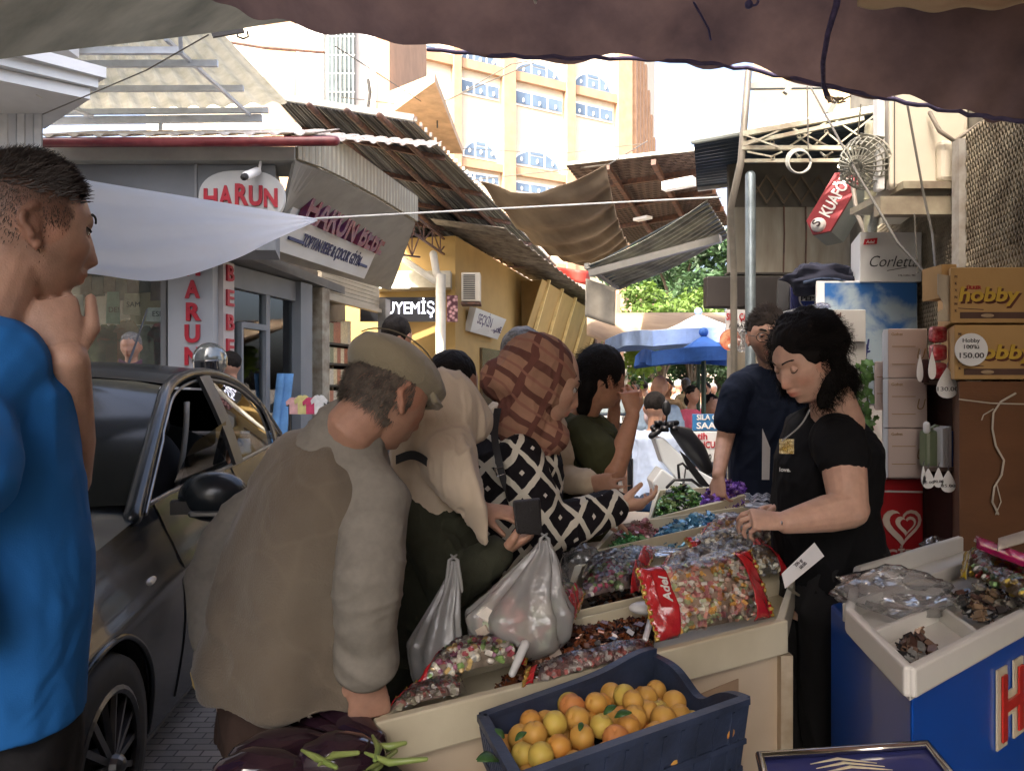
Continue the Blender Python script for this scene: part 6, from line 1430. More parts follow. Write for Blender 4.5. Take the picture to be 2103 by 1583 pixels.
halfw = [(0, .62), (.15, .76), (.5, .86), (.9, .885), (2.5, .89), (3.8, .88), (4.4, .80), (4.6, .72)]
def bodyp(s, t):
    "t: 0 rocker .. 1 belt / hood edge"
    W = interp(halfw, s)[0]; H = interp(hood, s)[0]
    z = .20+(H-.20)*t
    k = W*(.965+.035*math.sin(math.pi*clamp(t*1.15))) - (.075*clamp((t-.62)/.38)**1.6) + .012*math.exp(-((t-.66)/.035)**2)
    return k, z
for sgn, nm in ((1, 'side_panel'), (-1, 'side_panel')):
    NU, NV = 300, 60; mb = MB(); keep = []
    for i in range(NU+1):
        for j in range(NV+1):
            s = 4.6*i/NU; x, z = bodyp(s, j/NV); mb.v.append(K(s, x*sgn, z)); mb.c.append((1, 1, 1))
    for i in range(NU):
        for j in range(NV):
            s = 4.6*(i+.5)/NU; x, z = bodyp(s, (j+.5)/NV)
            if any((s-ws)**2+(z-.30)**2 < .35**2 for ws in (.9, 3.6)): continue
            a = i*(NV+1)+j; mb.f.append((a, a+NV+1, a+NV+2, a+1))
    mb.build(nm, paint, car, smooth=True)
    for ws in (.9, 3.6):
        pts_ = []
        for i in range(41):
            a_ = math.pi*(-.06+1.12*i/40); s = ws+.352*math.cos(a_); zz_ = .30+.352*math.sin(a_); H_ = interp(hood, s)[0]; x, z = bodyp(s, (zz_-.2)/(H_-.2)); pts_.append(K(s, (x+.001)*sgn, zz_))
        m = MB(); m.tube(pts_, .011, 8); m.build('arch_lip', paint, car, smooth=True)
m = MB()
m.grid(lambda u, v: K(1.42*u, interp(halfw, 1.42*u)[0]*.915*(2*v-1), interp(hood, 1.42*u)[0]+.055*math.sin(math.pi*v)**.7*min(1, u*4)-.0), 24, 20)
m.build('hood', paint, car, smooth=True)
m = MB(); m.grid(lambda u, v: K(4.05+.55*u, interp(halfw, 4.05+.55*u)[0]*.9*(2*v-1), interp(hood, 4.05+.55*u)[0]+.02*math.sin(math.pi*v)), 10, 12); m.build('boot_lid', paint, car, smooth=True)
m = MB(); m.grid(lambda u, v: K(.0-.05*math.sin(math.pi*u), .7*(2*u-1), .22+.36*v), 12, 6, t=.02); m.build('bumper', paint, car, smooth=True)
# greenhouse
rail = [(1.30, .80, .97), (1.55, .755, 1.13), (1.85, .70, 1.31), (2.15, .645, 1.435), (2.6, .61, 1.495), (3.1, .605, 1.49), (3.55, .62, 1.42), (3.95, .66, 1.27), (4.25, .71, 1.08)]
RL = [V(*p) for p in rail]
def rl(u):
    p = cr(RL, u); return p
def belt(u): s = 1.42+(4.1-1.42)*u; x, z = bodyp(s, 1.); return V(s, x-.005, z+.005)
def KW(p, sgn=1): return K(p.x, p.y*sgn, p.z)
# roof
m = MB(); m.grid(lambda u, v: K(cr(RL, .36+.44*u).x, cr(RL, .36+.44*u).y*(2*v-1), cr(RL, .36+.44*u).z+.045*math.sin(math.pi*v)**.8), 24, 20); m.build('roof', paint, car, smooth=True)
ws = M('windscreen', (.008, .010, .010), .12, spec=.3)
m = MB(); m.grid(lambda u, v: K(cr(RL, .03+.34*u).x-.12*math.sin(math.pi*v), (cr(RL, .03+.34*u).y-.035)*(2*v-1), cr(RL, .03+.34*u).z+.03*math.sin(math.pi*v)*u), 12, 16); m.build('windscreen', ws, car, smooth=True)
m = MB(); m.grid(lambda u, v: K(cr(RL, .80+.19*u).x+.02, (cr(RL, .80+.19*u).y-.03)*(2*v-1), cr(RL, .80+.19*u).z+.03*math.sin(math.pi*v)*(1-u)), 10, 12); m.build('rear_window', ws, car, smooth=True)
for sgn in (1, -1):
    m = MB(); m.tube([KW(cr(RL, i/40)+V(0, -.008, -.012), sgn) for i in range(41)], [.032-.006*math.sin(math.pi*i/40) for i in range(41)], 10, flat=1.); m.build('roof_rail', paint, car, smooth=True)
    m = MB(); m.tube([KW(cr(RL, .04+.93*i/40)+V(.02 if i < 8 else 0, .018, -.05), sgn) for i in range(41)], .008, 6); m.build('chrome_strip', chrome2, car, smooth=True)
    def gl(u, v, a=0., b=1.):
        uu = a+(b-a)*u; top = cr(RL, .10+.86*uu)+V(0, .004, -.035); bt = belt(uu); return KW(top.lerp(bt, v)+V(0, .012*math.sin(math.pi*v), 0), sgn)
    for a, b, nm, mt in ((.515, .86, 'rear_door_glass', tint), (.885, .985, 'quarter_glass', tint2)):
        m = MB(); m.grid(lambda u, v: gl(u, v, a, b), 12, 8); m.build(nm, mt, car, smooth=True)
    m = MB()
    m.grid(lambda u, v: gl(u, v, .455, .515)+V(0, 0, 0)+cl_*.012*sgn, 2, 8, t=.02); m.build('door_pillar', M('pillar_grey', (.05, .05, .05), .35, metal=.3), car)
    m = MB(); m.grid(lambda u, v: gl(u, v, .86, .885)+cl_*.01*sgn, 2, 6, t=.015); m.build('quarter_bar', blackp, car)
    m = MB(); m.tube([KW(belt(i/20)+V(0, .006, .0), sgn) for i in range(21)], .011, 6); m.build('belt_strip', chrome2, car, smooth=True)
    m = MB()      # partly lowered front glass
    if sgn > 0:
        m.grid(lambda u, v: KW(belt(.17+.3*u)+V(0, -.03, .0+(.13+.10*u)*math.sin(math.pi*.5*min(1, u*2.2+.12))*(1-v)), 1), 12, 4); m.build('front_door_glass', tint, car, smooth=True)
    # mirror
    m = MB(); mc = K(1.62, .98*sgn, .985)
    m.ball(mc, (.135, .08, .10), 24, 16, M3=Matrix.Rotation(.15, 3, 'Z'), fn=lambda q: 1-.12*max(0, q.y)); mr = m.build('door_mirror', paint, car, smooth=True)
    m = MB(); m.bar(K(1.58, .83*sgn, .95), K(1.60, .93*sgn, .95), .07, .05); m.build('mirror_foot', blackp, mr)
    m = MB(); m.tube([K(1.53, .92*sgn, .93), K(1.53, 1.05*sgn, .93)], .012, 6); m.build('indicator', chrome2, mr)
# doors: seams and handles
for s in (1.52, 2.62, 3.62):
    m = MB(); pts_ = []
    for j in range(16):
        x, z = bodyp(s, .06+.93*j/15); pts_.append(K(s+.05*math.sin(j/15*3), x+.001, z))
    m.tube(pts_, .004, 5); m.build('door_seam', blackp, car)
for s in (2.45, 3.48):
    m = MB(); x, z = bodyp(s, .84); m.tube([K(s-.1, x+.01, z), K(s, x+.035, z+.005), K(s+.1, x+.01, z)], [.010, .014, .010], 8); m.build('door_handle', chrome2, car, smooth=True)
m = MB(); x, z = bodyp(1.25, .72); m.ball(K(1.28, x, z), (.012, .045, .016), 12, 8, M3=Matrix.Rotation(.1, 3, 'Z')); m.build('side_indicator', M('lens_clear', (.5, .5, .48), .15, coat=1.), car, smooth=True)
m = MB(); m.grid(lambda u, v: K(.9+3*u, .80, .18+.1*v)+cl_*(.05-.02*v), 10, 2, t=.02); m.build('sill', blackp, car)
# front lamp, wheels
m = MB(); m.ball(K(.28, .72, .70), (.13, .22, .08), 20, 12, M3=Matrix.Rotation(-.3, 3, 'Z')); m.build('headlamp', MATS['lens_clear'], car, smooth=True)
for ws_ in (.9, 3.6):
    for sgn in (1, -1):
        c = K(ws_, .78*sgn, .285); m = MB(); N_ = 36
        prof = [(.31, -.10), (.325, -.06), (.325, .06), (.31, .095), (.255, .105), (.22, .10)]
        rings = []
        for i in range(N_):
            t = 2*math.pi*i/N_; d = cd_*math.cos(t)+V(0, 0, 1)*math.sin(t); rings.append([c+d*r+cl_*(o*sgn) for r, o in prof])
        n_p = len(prof)
        for i in range(N_):
            for j in range(n_p-1): m.f.append((i*n_p+j, i*n_p+j+1, ((i+1) % N_)*n_p+j+1, ((i+1) % N_)*n_p+j))
        m.v = [p for r in rings for p in r]; m.c = [(1, 1, 1)]*len(m.v)
        wh = m.build('wheel', rub, car, smooth=True)
        m = MB(); ringpts = [c+cl_*(.095*sgn)+(cd_*math.cos(2*math.pi*i/32)+V(0, 0, 1)*math.sin(2*math.pi*i/32))*.215 for i in range(33)]; m.tube(ringpts, .014, 6, caps=False)
        for i in range(15):
            t = 2*math.pi*i/15; d = cd_*math.cos(t)+V(0, 0, 1)*math.sin(t); m.bar(c+cl_*(.10*sgn)+d*.03, c+cl_*(.085*sgn)+d*.21, .016, .02)
        m.tube([c+cl_*(.05*sgn), c+cl_*(.11*sgn)], [.05, .035], 12); m.build('rim', M('rim_grey', (.16, .16, .16), .35, metal=.8), wh)
        m = MB()
        m.grid(lambda u, v: c+cl_*sgn*(-.2+.28*v)+(cd_*math.cos(math.pi*u*1.16-.25)+V(0, 0, 1)*math.sin(math.pi*u*1.16-.25))*.37+V(0, 0, .02), 20, 3, t=.01); m.build('arch_liner', rub, car, smooth=True)
# interior
seatm = M('seat_cloth', (.02, .02, .022), .9)
for s, x in ((2.5, .38), (2.5, -.38), (3.4, 0)):
    m = MB(); w_ = .24 if x else .6; m.ball(K(s, x, .85), (w_, .12, .36), 16, 12, M3=Matrix.Rotation(R(-12), 3, 'X')); m.ball(K(s-.25, x, .52), (w_, .28, .12), 16, 10)
    if x: m.ball(K(s+.06, x, 1.22), (.13, .06, .09), 12, 8)
    m.build('seat', seatm, car, smooth=True)
m = MB(); c = K(1.95, .38, .92); ax = V(-.0, .85, .5); pts_ = []
for i in range(25):
    t = 2*math.pi*i/24; pts_.append(c+(cl_*math.cos(t)+V(0, -.45, .89)*math.sin(t))*.18)
m.tube(pts_, .015, 8); m.bar(pts_[0], pts_[12], .03, .03); m.build('steering_wheel', M('wheel_black', (.02, .02, .02), .4), car, smooth=True)
m = MB(); m.box(K(1.6, 0, .82), (1.3, .4, .22), rz=math.atan2(cl_.y, cl_.x)); m.build('dashboard', seatm, car, bevel=.04)
m = MB(); m.slab([K(.3, -.7, .18), K(.3, .7, .18), K(4.3, .7, .18), K(4.3, -.7, .18)], (0, 0, 1), .05); m.build('floor_pan', rub, car)
m = MB(); m.grid(lambda u, v: K(2.40+.06*u, .62-.10*v*v, 1.34-.62*v), 2, 10, t=.01); m.build('seat_belt', M('belt_grey', (.30, .28, .24), .8), car, smooth=True)
m = MB(); m.tube([P(262, 752, 4.6), P(281, 700, 4.8), P(302, 636, 5.1)], [.009, .006, .004], 6)
m.build('antenna', blackp, car)

# ------------------------------------------------------------------ white scooter, small far car
sc2 = thing('white_scooter', 'white motor scooter with a black seat parked behind the stall', 'scooter', P(1400, 1200, 4.6)-V(0, 0, .0))
OFF[sc2.name] = V(P(1400, 0, 4.6).x, 4.6, 0); sc2.location = OFF[sc2.name]
wf = M('scooter_white', (.62, .65, .65), .2, coat=.8, sc=2, var=.06)
def poly3(pts, Y, t, mat, nm, par, smooth=False, bev=.01):
    m = MB(); m.slab([P(x, y, Y) for x, y in pts], (0, 1, 0), t); return m.build(nm, mat, par, bevel=bev)
poly3([(1345, 900), (1362, 898), (1400, 935), (1435, 965), (1470, 985), (1480, 1020), (1430, 1010), (1392, 985), (1362, 950)], 4.5, .16, wf, 'side_fairing', sc2)
poly3([(1340, 990), (1360, 962), (1392, 985), (1432, 1010), (1470, 1040), (1400, 1062), (1352, 1030)], 4.42, .2, wf, 'front_fairing', sc2)
poly3([(1396, 925), (1412, 938), (1448, 985), (1462, 1002), (1440, 998), (1415, 965)], 4.40, .02, blackp, 'black_inlay', sc2, bev=.003)
m = MB(); m.tube([P(1388, 885, 4.6), P(1405, 895, 4.65), P(1428, 925, 4.7), P(1452, 962, 4.75)], [.035, .06, .065, .04], 14); m.build('seat', M('seat_black', (.012, .012, .014), .4), sc2, smooth=True)
m = MB(); m.tube([P(1340, 878, 4.5), P(1360, 872, 4.55), P(1390, 868, 4.6)], .016, 8); m.tube([P(1338, 895, 4.5), P(1352, 885, 4.5)], .02, 8); m.build('handlebar', blackp, sc2, smooth=True)
m = MB(); m.ball(P(1369, 838, 4.45), (.026, .012, .045), 16, 10); m.build('mirror', blackp, sc2, smooth=True)
m = MB(); m.tube([P(1370, 850, 4.45), P(1366, 880, 4.5)], .006, 6); m.build('mirror_stem', blackp, sc2)
m = MB()
for (x, y, s_) in ((1352, 868, .03), (1375, 872, .04), (1365, 880, .045), (1385, 880, .035), (1345, 882, .025)): m.box(P(x, y, 4.5), (s_*1.5, s_, s_*.8), rz=s_*30)
m.build('control_cluster', blackp, sc2, smooth=True)
m = MB(); m.tube([P(1395, 985, 4.3), P(1393, 955, 4.3), P(1402, 951, 4.3), P(1412, 962, 4.3)], .008, 8); m.tube([P(1370, 1000, 4.3), P(1385, 985, 4.3), P(1420, 985, 4.3), P(1440, 1000, 4.3)], .009, 8); m.build('crash_bar', blackp, sc2, smooth=True)
m = MB(); m.tube([P(1402, 1010, 4.3), P(1408, 962, 4.35)], .005, 5); m.build('cable', blackp, sc2)
for px in (1352, 1470):
    m = MB(); c = P(px, 0, 4.6); c.z = .26; pts_ = [c+V(math.cos(2*math.pi*i/24)*.2, 0, math.sin(2*math.pi*i/24)*.2) for i in range(25)]; m.tube(pts_, .05, 8, caps=False); m.build('wheel', rub, sc2, smooth=True)
fc = thing('far_car', 'small black car with a white number plate partly hidden behind the woman drinking', 'car', V(2.0, 15, 0))
m = MB()
def fcar(z, x0, x1, y): return [V(x0, y, z), V(x1, y, z), V(x1, y+3.4, z), V(x0, y+3.4, z)]
x0, x1 = P(1135, 0, 13.5).x, P(1318, 0, 13.5).x
FY = 5.0
def fc_(z, a, b, y): return [V(a, y+FY, z), V(b, y+FY, z), V(b, y+FY+3.4, z), V(a, y+FY+3.4, z)]
m.loft([fc_(.2, x0, x1, 8.5), fc_(.55, x0-.03, x1+.03, 8.42), fc_(.92, x0+.02, x1-.02, 8.5)]); m.build('body', blackp, fc, bevel=.05)
m = MB(); m.loft([fc_(.92, x0+.05, x1-.05, 8.7), fc_(1.36, x0+.2, x1-.2, 9.1)]); m.build('cabin', M('far_glass', (.12, .14, .15), .08), fc, bevel=.05)
m = MB(); m.loft([fc_(1.362, x0+.2, x1-.2, 9.1), fc_(1.42, x0+.28, x1-.28, 9.2)]); m.build('roof', M('far_grey', (.3, .3, .3), .3), fc)
m = MB(); m.box((P(1268, 0, 13.4).x, 13.41, P(0, 861, 13.4).z), (.52, .02, .12)); pl2 = m.build('number_plate', whp, fc)
text('ABC 01', .085, blk, V(P(1268, 0, 13.38).x, 13.395, P(0, 861, 13.4).z-.045), X1, Z1, fc, 'plate_lettering', .003)
m = MB(); m.box((P(1302, 0, 13.4).x, 13.45, P(0, 836, 13.4).z), (.22, .08, .14)); m.build('headlamp', MATS['lens_clear'], fc, bevel=.02)
for x in (x0+.12, x1-.12):
    m = MB(); c = V(x, 14.1, .3); m.tube([c-V(.1, 0, 0), c+V(.1, 0, 0)], .3, 20, caps=False); m.build('wheel', rub, fc)
# plastic chair
ch = thing('blue_chair', 'blue chair with a dark metal frame under the seated man', 'chair', P(1345, 960, 5.6)-V(0, 0, .0))
OFF[ch.name] = V(P(1345, 0, 5.6).x, 5.6, 0); ch.location = OFF[ch.name]
bx_ = P(1350, 0, 5.5).x
m = MB(); m.box((bx_, 5.6, .45), (.42, .42, .04)); m.build('seat', M('chair_blue', (.03, .20, .40), .4), ch, bevel=.01)
for dx in (-.2, .2):
    for dy in (-.2, .2):
        m = MB(); m.tube([(bx_+dx, 5.6+dy, 0), (bx_+dx, 5.6+dy, .45 if dy > 0 else .9)], .012, 6); m.build('leg', blackp, ch)
m = MB(); m.box((bx_-.21, 5.42, .8), (.03, .03, .3)); m.build('backrest', blackp, ch)
# ------------------------------------------------------------------ people
def gs(x, s): return math.exp(-(x/s)**2)
def sstep(a, b, x):
    t = clamp((x-a)/(b-a)); return t*t*(3-2*t)
class Head:
    "face-shaped head; local x = own right, y = forward, z = up"
    def __init__(s, c, f, u=(0, 0, 1), sc=1., jaw=1., nose=1., lips=1.):
        s.c = Vector(c); s.f = Vector(f).normalized(); u = Vector(u); s.r = s.f.cross(u).normalized(); s.u = s.r.cross(s.f); s.s = sc; s.jaw = jaw; s.nose = nose; s.lips = lips
    def W(s, x, y, z): return s.c+(s.r*x+s.f*y+s.u*z)*s.s
    def L(s, p): d = Vector(p)-s.c; return V(d.dot(s.r), d.dot(s.f), d.dot(s.u))/s.s
    def loc(s, th, ph):
        nx = math.sin(th)*math.sin(ph); ny = math.sin(th)*math.cos(ph); nz = math.cos(th)
        low = sstep(.1, 1., -nz); z = nz*(.122 if nz > 0 else .118)
        x = nx*.077*(1-.22*low*s.jaw) * (1+.05*gs(nz-.25, .4))
        y = ny*(.090-.004*low) if ny > 0 else ny*(.104-.03*low)
        y += .012*low*(1 if ny > 0 else 1.6)*(1-abs(nx))-.004
        if ny > 0:
            w = clamp(ny*2)
            t = (.014-z)/.054
            if t > 0:
                a = .0235*s.nose*(t**1.05*(1-.10*max(0, t-.8)*5) if t < 1 else .9*max(0, 1-(t-1)*4.5)**.8)
                y += a*gs(x, .0075+.0065*min(t, 1)); 
            y += w*(.0055*gs(z-.028, .011)*gs(x, .05) - .0115*(gs(x-.031, .014)+gs(x+.031, .014))*gs(z-.006, .0115)
                    + .005*(gs(x-.045, .018)+gs(x+.045, .018))*gs(z+.024, .018)
                    + .0075*s.lips*gs(z+.0605, .0055)*gs(x, .020) + .0075*s.lips*gs(z+.0735, .006)*gs(x, .017) - .003*gs(z+.0670, .0028)*gs(x, .022)
                    - .004*gs(z+.087, .006)*gs(x, .02) + .013*gs(z+.103, .014)*gs(x, .024) + .0065*gs(z+.066, .022)*gs(x, .030)
                    - .004*(gs(x-.02, .007)+gs(x+.02, .007))*gs(z+.05, .012))
        return V(x, y, z)
    def add(s, mb, n=72, m=64, ears=True):
        vs = []; fs = []
        for i in range(m+1):
            for j in range(n):
                p = s.loc(math.pi*i/m, 2*math.pi*j/n); vs.append(s.W(*p))
        for i in range(m):
            for j in range(n): k = (j+1) % n; fs.append((i*n+j, i*n+k, (i+1)*n+k, (i+1)*n+j))
        mb.add(vs, fs)
        if ears:
            for sg in (-1, 1):
                pts = []
                for i in range(13):
                    t = -2.4+4.2*i/12; pts.append(s.W(sg*(.080+.010*math.sin(t*.5+.9)), -.014-.015*math.cos(t)+(-.004), -.014+.030*math.sin(t)*1.05))
                pts = [s.W(sg*(.078+.009*(1 if 3 < i < 12 else .2)), -.012-.019*math.sin(math.pi*i/14)*(1.1 if i < 9 else .7)-.004*(i < 7), .020-.060*i/14) for i in range(15)]
                mb.tube(pts, [.0055]*15, 8)
                mb.ball(s.W(sg*.077, -.018, -.012), (.0075, .0135, .022), 12, 10, M3=Matrix((s.r, s.f, s.u)).transposed())
                mb.ball(s.W(sg*.080, -.010, -.038), (.005, .008, .010), 10, 8, M3=Matrix((s.r, s.f, s.u)).transposed())
    def tint(s, mb, lips=(1.0, .62, .60), beard=0., scalp=None, fade=0., flush=.1):
        for i, p in enumerate(mb.v):
            q = s.L(p); c = [1., 1., 1.]
            if q.length < .2:
                if q.y > .04:
                    k = gs(q.z+.067, .0115)*gs(q.x, .024)*1.1; k = clamp(k*1.5-.4)
                    c = [c[j]*(1-k)+lips[j]*k for j in range(3)]
                    fl = flush*(gs(q.z+.035, .02)*(gs(q.x, .018)+gs(q.x-.045, .02)+gs(q.x+.045, .02))); c[1] *= 1-fl; c[2] *= 1-fl*1.2
                if abs(q.x) > .072 and -.06 < q.z < .03: c[1] *= .88; c[2] *= .84
                if beard:
                    b = beard*sstep(.02, .05, -q.z)*sstep(-.01, .02, q.y)*(1-.6*gs(q.z+.067, .01)*gs(q.x, .022)); b *= (.8+.3*fbm(p, 60)); b = clamp(b)
                    c = [c[j]*(1-b*.55) for j in range(3)]
                if scalp:
                    k = scalp(q, p)
                    if k > 0: hc = (.10, .085, .08); c = [c[j]*(1-k)+hc[j]*k for j in range(3)]
            mb.c[i] = tuple(c)
    def scalp_pts(s, n, fn, seed=0):
        rnd = random.Random(seed); out = []; k = 0
        while len(out) < n and k < n*30:
            k += 1; th = math.acos(rnd.uniform(-1, 1)); ph = rnd.uniform(0, 2*math.pi); q = s.loc(th, ph)
            if fn(q) > rnd.random():
                nn = (s.r*q.x/.006+s.f*(q.y+.005)/.009+s.u*q.z/.012).normalized(); out.append((s.W(*q), nn, q))
        return out
def skin(name, col, rough=.5):
    m = M(name, col, rough, col2=tuple(c*.86 for c in col), sc=40, vcol=True, bump=.12, bsc=350, spec=.35)
    b = m.node_tree.nodes['Principled BSDF']; b.inputs['Subsurface Weight'].default_value = .12; b.inputs['Subsurface Radius'].default_value = (.6, .2, .1); b.inputs['Subsurface Scale'].default_value = .012
    return m
def strands(mb, pts, L, dirf, w=.0011, seg=3, curl=0., rnd=random, jit=.25, col=None, lift=.25):
    for p, n, q in pts:
        d = (dirf(q)+n*lift+V(rnd.gauss(0, jit), rnd.gauss(0, jit), rnd.gauss(0, jit))).normalized(); l = L*rnd.uniform(.6, 1.2)
        side = d.cross(n); side = side.normalized() if side.length > 1e-4 else V(1, 0, 0); pos = p-n*.001; k0 = len(mb.v); ph = rnd.uniform(0, 6)
        for i in range(seg+1):
            t = i/seg; ww = w*(1-t*.8)
            mb.v += [pos-side*ww, pos+side*ww]; mb.c += [col or (1, 1, 1)]*2
            if curl: d2 = (d+(side*math.cos(ph+t*7)+n*math.sin(ph+t*7))*curl).normalized()
            else: d2 = (d-n*.25*t).normalized()
            pos = pos+d2*(l/seg)
        for i in range(seg): a = k0+2*i; mb.f.append((a, a+1, a+3, a+2))
def hand(mb, w, d, pn, size=1., side=1, curl=(.25, .35, .3), thumb=.6, spread=.07, thumb_in=.2, lens=(.072, .080, .075, .059)):
    """palm plus five fingers. w wrist, d finger direction, pn direction the palm faces, side +1 puts the thumb towards pn x d"""
    d = Vector(d).normalized(); pn = Vector(pn); pn = (pn-d*pn.dot(d)).normalized(); l = pn.cross(d)*side; S = size
    rings = []
    for t, hw, th in ((-.02, .024, .019), (.0, .026, .019), (.03, .034, .018), (.06, .040, .016), (.088, .044, .013), (.098, .040, .010)):
        c = w+d*t*S; rings.append([c+l*math.cos(a)*hw*S+pn*math.sin(a)*th*S for a in [2*math.pi*k/14 for k in range(14)]])
    mb.loft(rings)
    for k in range(4):
        off = (.033-.0222*k)*S; b = w+d*(.088-.004*abs(k-1))*S+l*off; dd = (d+l*spread*(1.5-k)*1.2).normalized(); pts = [b-dd*.015*S, b]; ang = 0
        L_ = lens[k]*S
        for j, fr_ in enumerate((.46, .30, .24)):
            ang += curl[j]*(1+.12*k)
            q = dd*math.cos(ang)+pn*math.sin(ang); pts.append(pts[-1]+q*L_*fr_)
        r = (.0082-.0008*(k == 3))*S; mb.tube(pts, [r, r, r*.95, r*.88, r*.78], 10)
    b = w+d*.022*S+l*.026*S+pn*.004*S; td = (d*.65+l*thumb+pn*thumb_in).normalized(); t2 = (d*.9+l*thumb*.35+pn*thumb_in*1.5).normalized()
    mb.tube([b-td*.01*S, b+td*.032*S, b+td*.032*S+t2*.028*S, b+td*.032*S+t2*.05*S], [.014*S, .0125*S, .010*S, .0085*S], 10)
def limb(mb, pts, rad, n=14): mb.tube(pts, rad, n)
def torso(mb, rows, f, n=22, pw=.85):
    "rows: (centre, half width, half depth); f = facing"
    f = Vector(f); f.z = 0; f.normalize(); l = V(f.y, -f.x, 0); rings = []
    for i, (c, hw, hd) in enumerate(rows):
        a = rows[max(i-1, 0)][0]; b = rows[min(i+1, len(rows)-1)][0]; ax = (a-b).normalized() if (a-b).length > 0 else V(0, 0, 1)
        ff = (f-ax*f.dot(ax)).normalized(); ll = (l-ax*l.dot(ax)).normalized()
        rings.append([c+ll*math.copysign(abs(math.cos(t))**pw, math.cos(t))*hw+ff*math.copysign(abs(math.sin(t))**pw, math.sin(t))*hd for t in [2*math.pi*k/n for k in range(n)]])
    mb.loft(rings)
def garment(mb, name, mat, par, vs=.008, wr=.006, s=9., an=(1, 1, 1), ridge=True, sm=5, seed=0., label=None, o3=3):
    g = voxel(mb, vs, sm); 
    if wr: wrinkle(g, wr, s, an, ridge, seed, o3)
    o = g.build(name, mat, par, smooth=True)
    if label: o['label'] = label
    return o
def person(label, loc, group=None): return thing('person', label, 'person', loc, group)
def eyes(H, par, sink=0., irisc=(.05, .025, .01), lid=.35, closed=False, skinm=None, brow=(.02, .015, .012), browt=.0028, only=None):
    A = Matrix((H.r, H.f, H.u)).transposed()
    wm = M('eye_white', (.42, .38, .35), .15, coat=.5); im = M('iris_%d' % int(irisc[0]*1000), irisc, .1, coat=1.)
    for sg in (-1, 1):
        if only and sg != only: continue
        c = H.W(sg*.031, .0685-sink-(.003 if closed else 0), .004); r = .0120*H.s
        m = MB(); m.ball(c, r, 16, 12); e = m.build('eye', skinm if closed else wm, par, smooth=True, vcol=True)
        if not closed:
            m = MB(); m.ball(H.W(sg*.031, .0765-sink, .003), (.0066*H.s, .0055*H.s, .0066*H.s), 12, 10, M3=A); m.build('iris', im, e, smooth=True)
        m = MB()     # lids
        def lidf(u, v, up_=True):
            a = math.pi*(.04+.92*u); top = 1.5; low = (.55 if not closed else -.45) if up_ else -.62
            e0, e1 = (top, low-.38) if up_ else (-1.5, -.32)
            el = e0+(e1-e0)*v*(1-.35*(1-math.sin(a))) ; rr = .0132 if not closed else .0120
            return H.W(sg*.031+rr*math.cos(a)*math.cos(el)*1.05, .0685-sink+rr*math.sin(a)*math.cos(el), .004+rr*math.sin(el))
        m.grid(lambda u, v: lidf(u, v, True), 14, 6); m.grid(lambda u, v: lidf(u, v, False), 14, 6); m.build('eyelid', skinm, par, smooth=True, vcol=True)
        m = MB(); m.tube([lidf(u/10, 1, True)+H.f*.0012 for u in range(11)], .0011*H.s, 5); m.build('eyelashes', M('lash', (.012, .008, .006), .6), par)
        m = MB(); m.tube([H.W(sg*x, .090*math.sqrt(1-(x/.077)**2)+.0055*gs(x, .05)-.0035, .027+.006*math.sin(math.pi*(x-.014)/.045)) for x in [.014+.0038*k for k in range(9)]], [.0018]+[browt]*6+[.002, .001], 6, flat=1.3, ref=H.u); m.build('eyebrow', M('brow_%d' % int(brow[0]*1000), brow, .8, bump=.8, bsc=200), par)
jeansm = M('trousers_black', (.012, .012, .014), .85, sc=10, bump=.2)
def std_legs(mb, hips, f, zfloor=0., w=.1, spread=.1):
    f = Vector(f); f.z = 0; f.normalize(); l = V(f.y, -f.x, 0)
    for sg in (-1, 1):
        h = hips+l*.09*sg; k = V(h.x+f.x*.03, h.y+f.y*.03, hips.z*.52); a = V(h.x, h.y, zfloor+.08)+l*spread*.3*sg
        mb.tube([h, k, a], [w, w*.72, w*.5], 14)
shoem = M('shoe_dark', (.03, .025, .022), .5)
def shoes(par, hips, f, spread=.1):
    f = Vector(f); f.z = 0; f.normalize(); l = V(f.y, -f.x, 0)
    for sg in (-1, 1):
        a = V(hips.x, hips.y, .045)+l*(.09+spread*.3)*sg; m = MB(); m.tube([a-f*.07, a+f*.05, a+f*.15], [.042, .045, .035], 10, flat=1.); m.build('shoe', shoem, par, smooth=True)

# ---- 1 man in the blue shirt at the left edge
sk1 = skin('skin_tan', (.52, .315, .225))
ear = P(80, 470, 1.10); f1 = V(.68, .73, -.08).normalized(); H = Head(P(62, 468, 1.155), f1, sc=.945, nose=1.0)
pr = person('man in a royal blue T-shirt in profile at the left edge, fist against his chin', V(H.c.x-.1, 1.17, 0))
b = MB(); H.add(b, 96, 84)
nk = P(-28, 700, 1.19)
b.tube([H.W(0, -.03, -.05), H.W(0, -.055, -.13), nk], [.060, .062, .085], 20)
sh_r, sh_l = P(-75, 770, 1.04), P(-20, 770, 1.36)
hipc = P(-60, 1500, 1.2)
torso(b, [(nk, .08, .07), (P(-50, 800, 1.18), .17, .10), (P(-50, 1000, 1.18), .16, .11), (P(-55, 1250, 1.18), .15, .13), (hipc, .15, .12)], f1)
elb = P(130, 985, 1.28); wr_ = P(138, 742, 1.145)
b.tube([sh_l, elb], [.052, .043], 14); b.tube([elb, elb.lerp(wr_, .35), wr_], [.042, .045, .031], 16)
hand(b, wr_, V(-.30, -.02, .9), V(-.55, .8, -.2), .98, 1, (.9, 1.1, .8), .7, .05, .1)
b.tube([sh_r, P(-130, 1050, 1.0)], [.052, .043], 12); b.tube([P(-130, 1050, 1.0), P(-60, 1300, 1.0)], [.042, .03], 12)
std_legs(b, hipc-V(0, 0, .05), f1)
bd = voxel(b, .0036, 3)
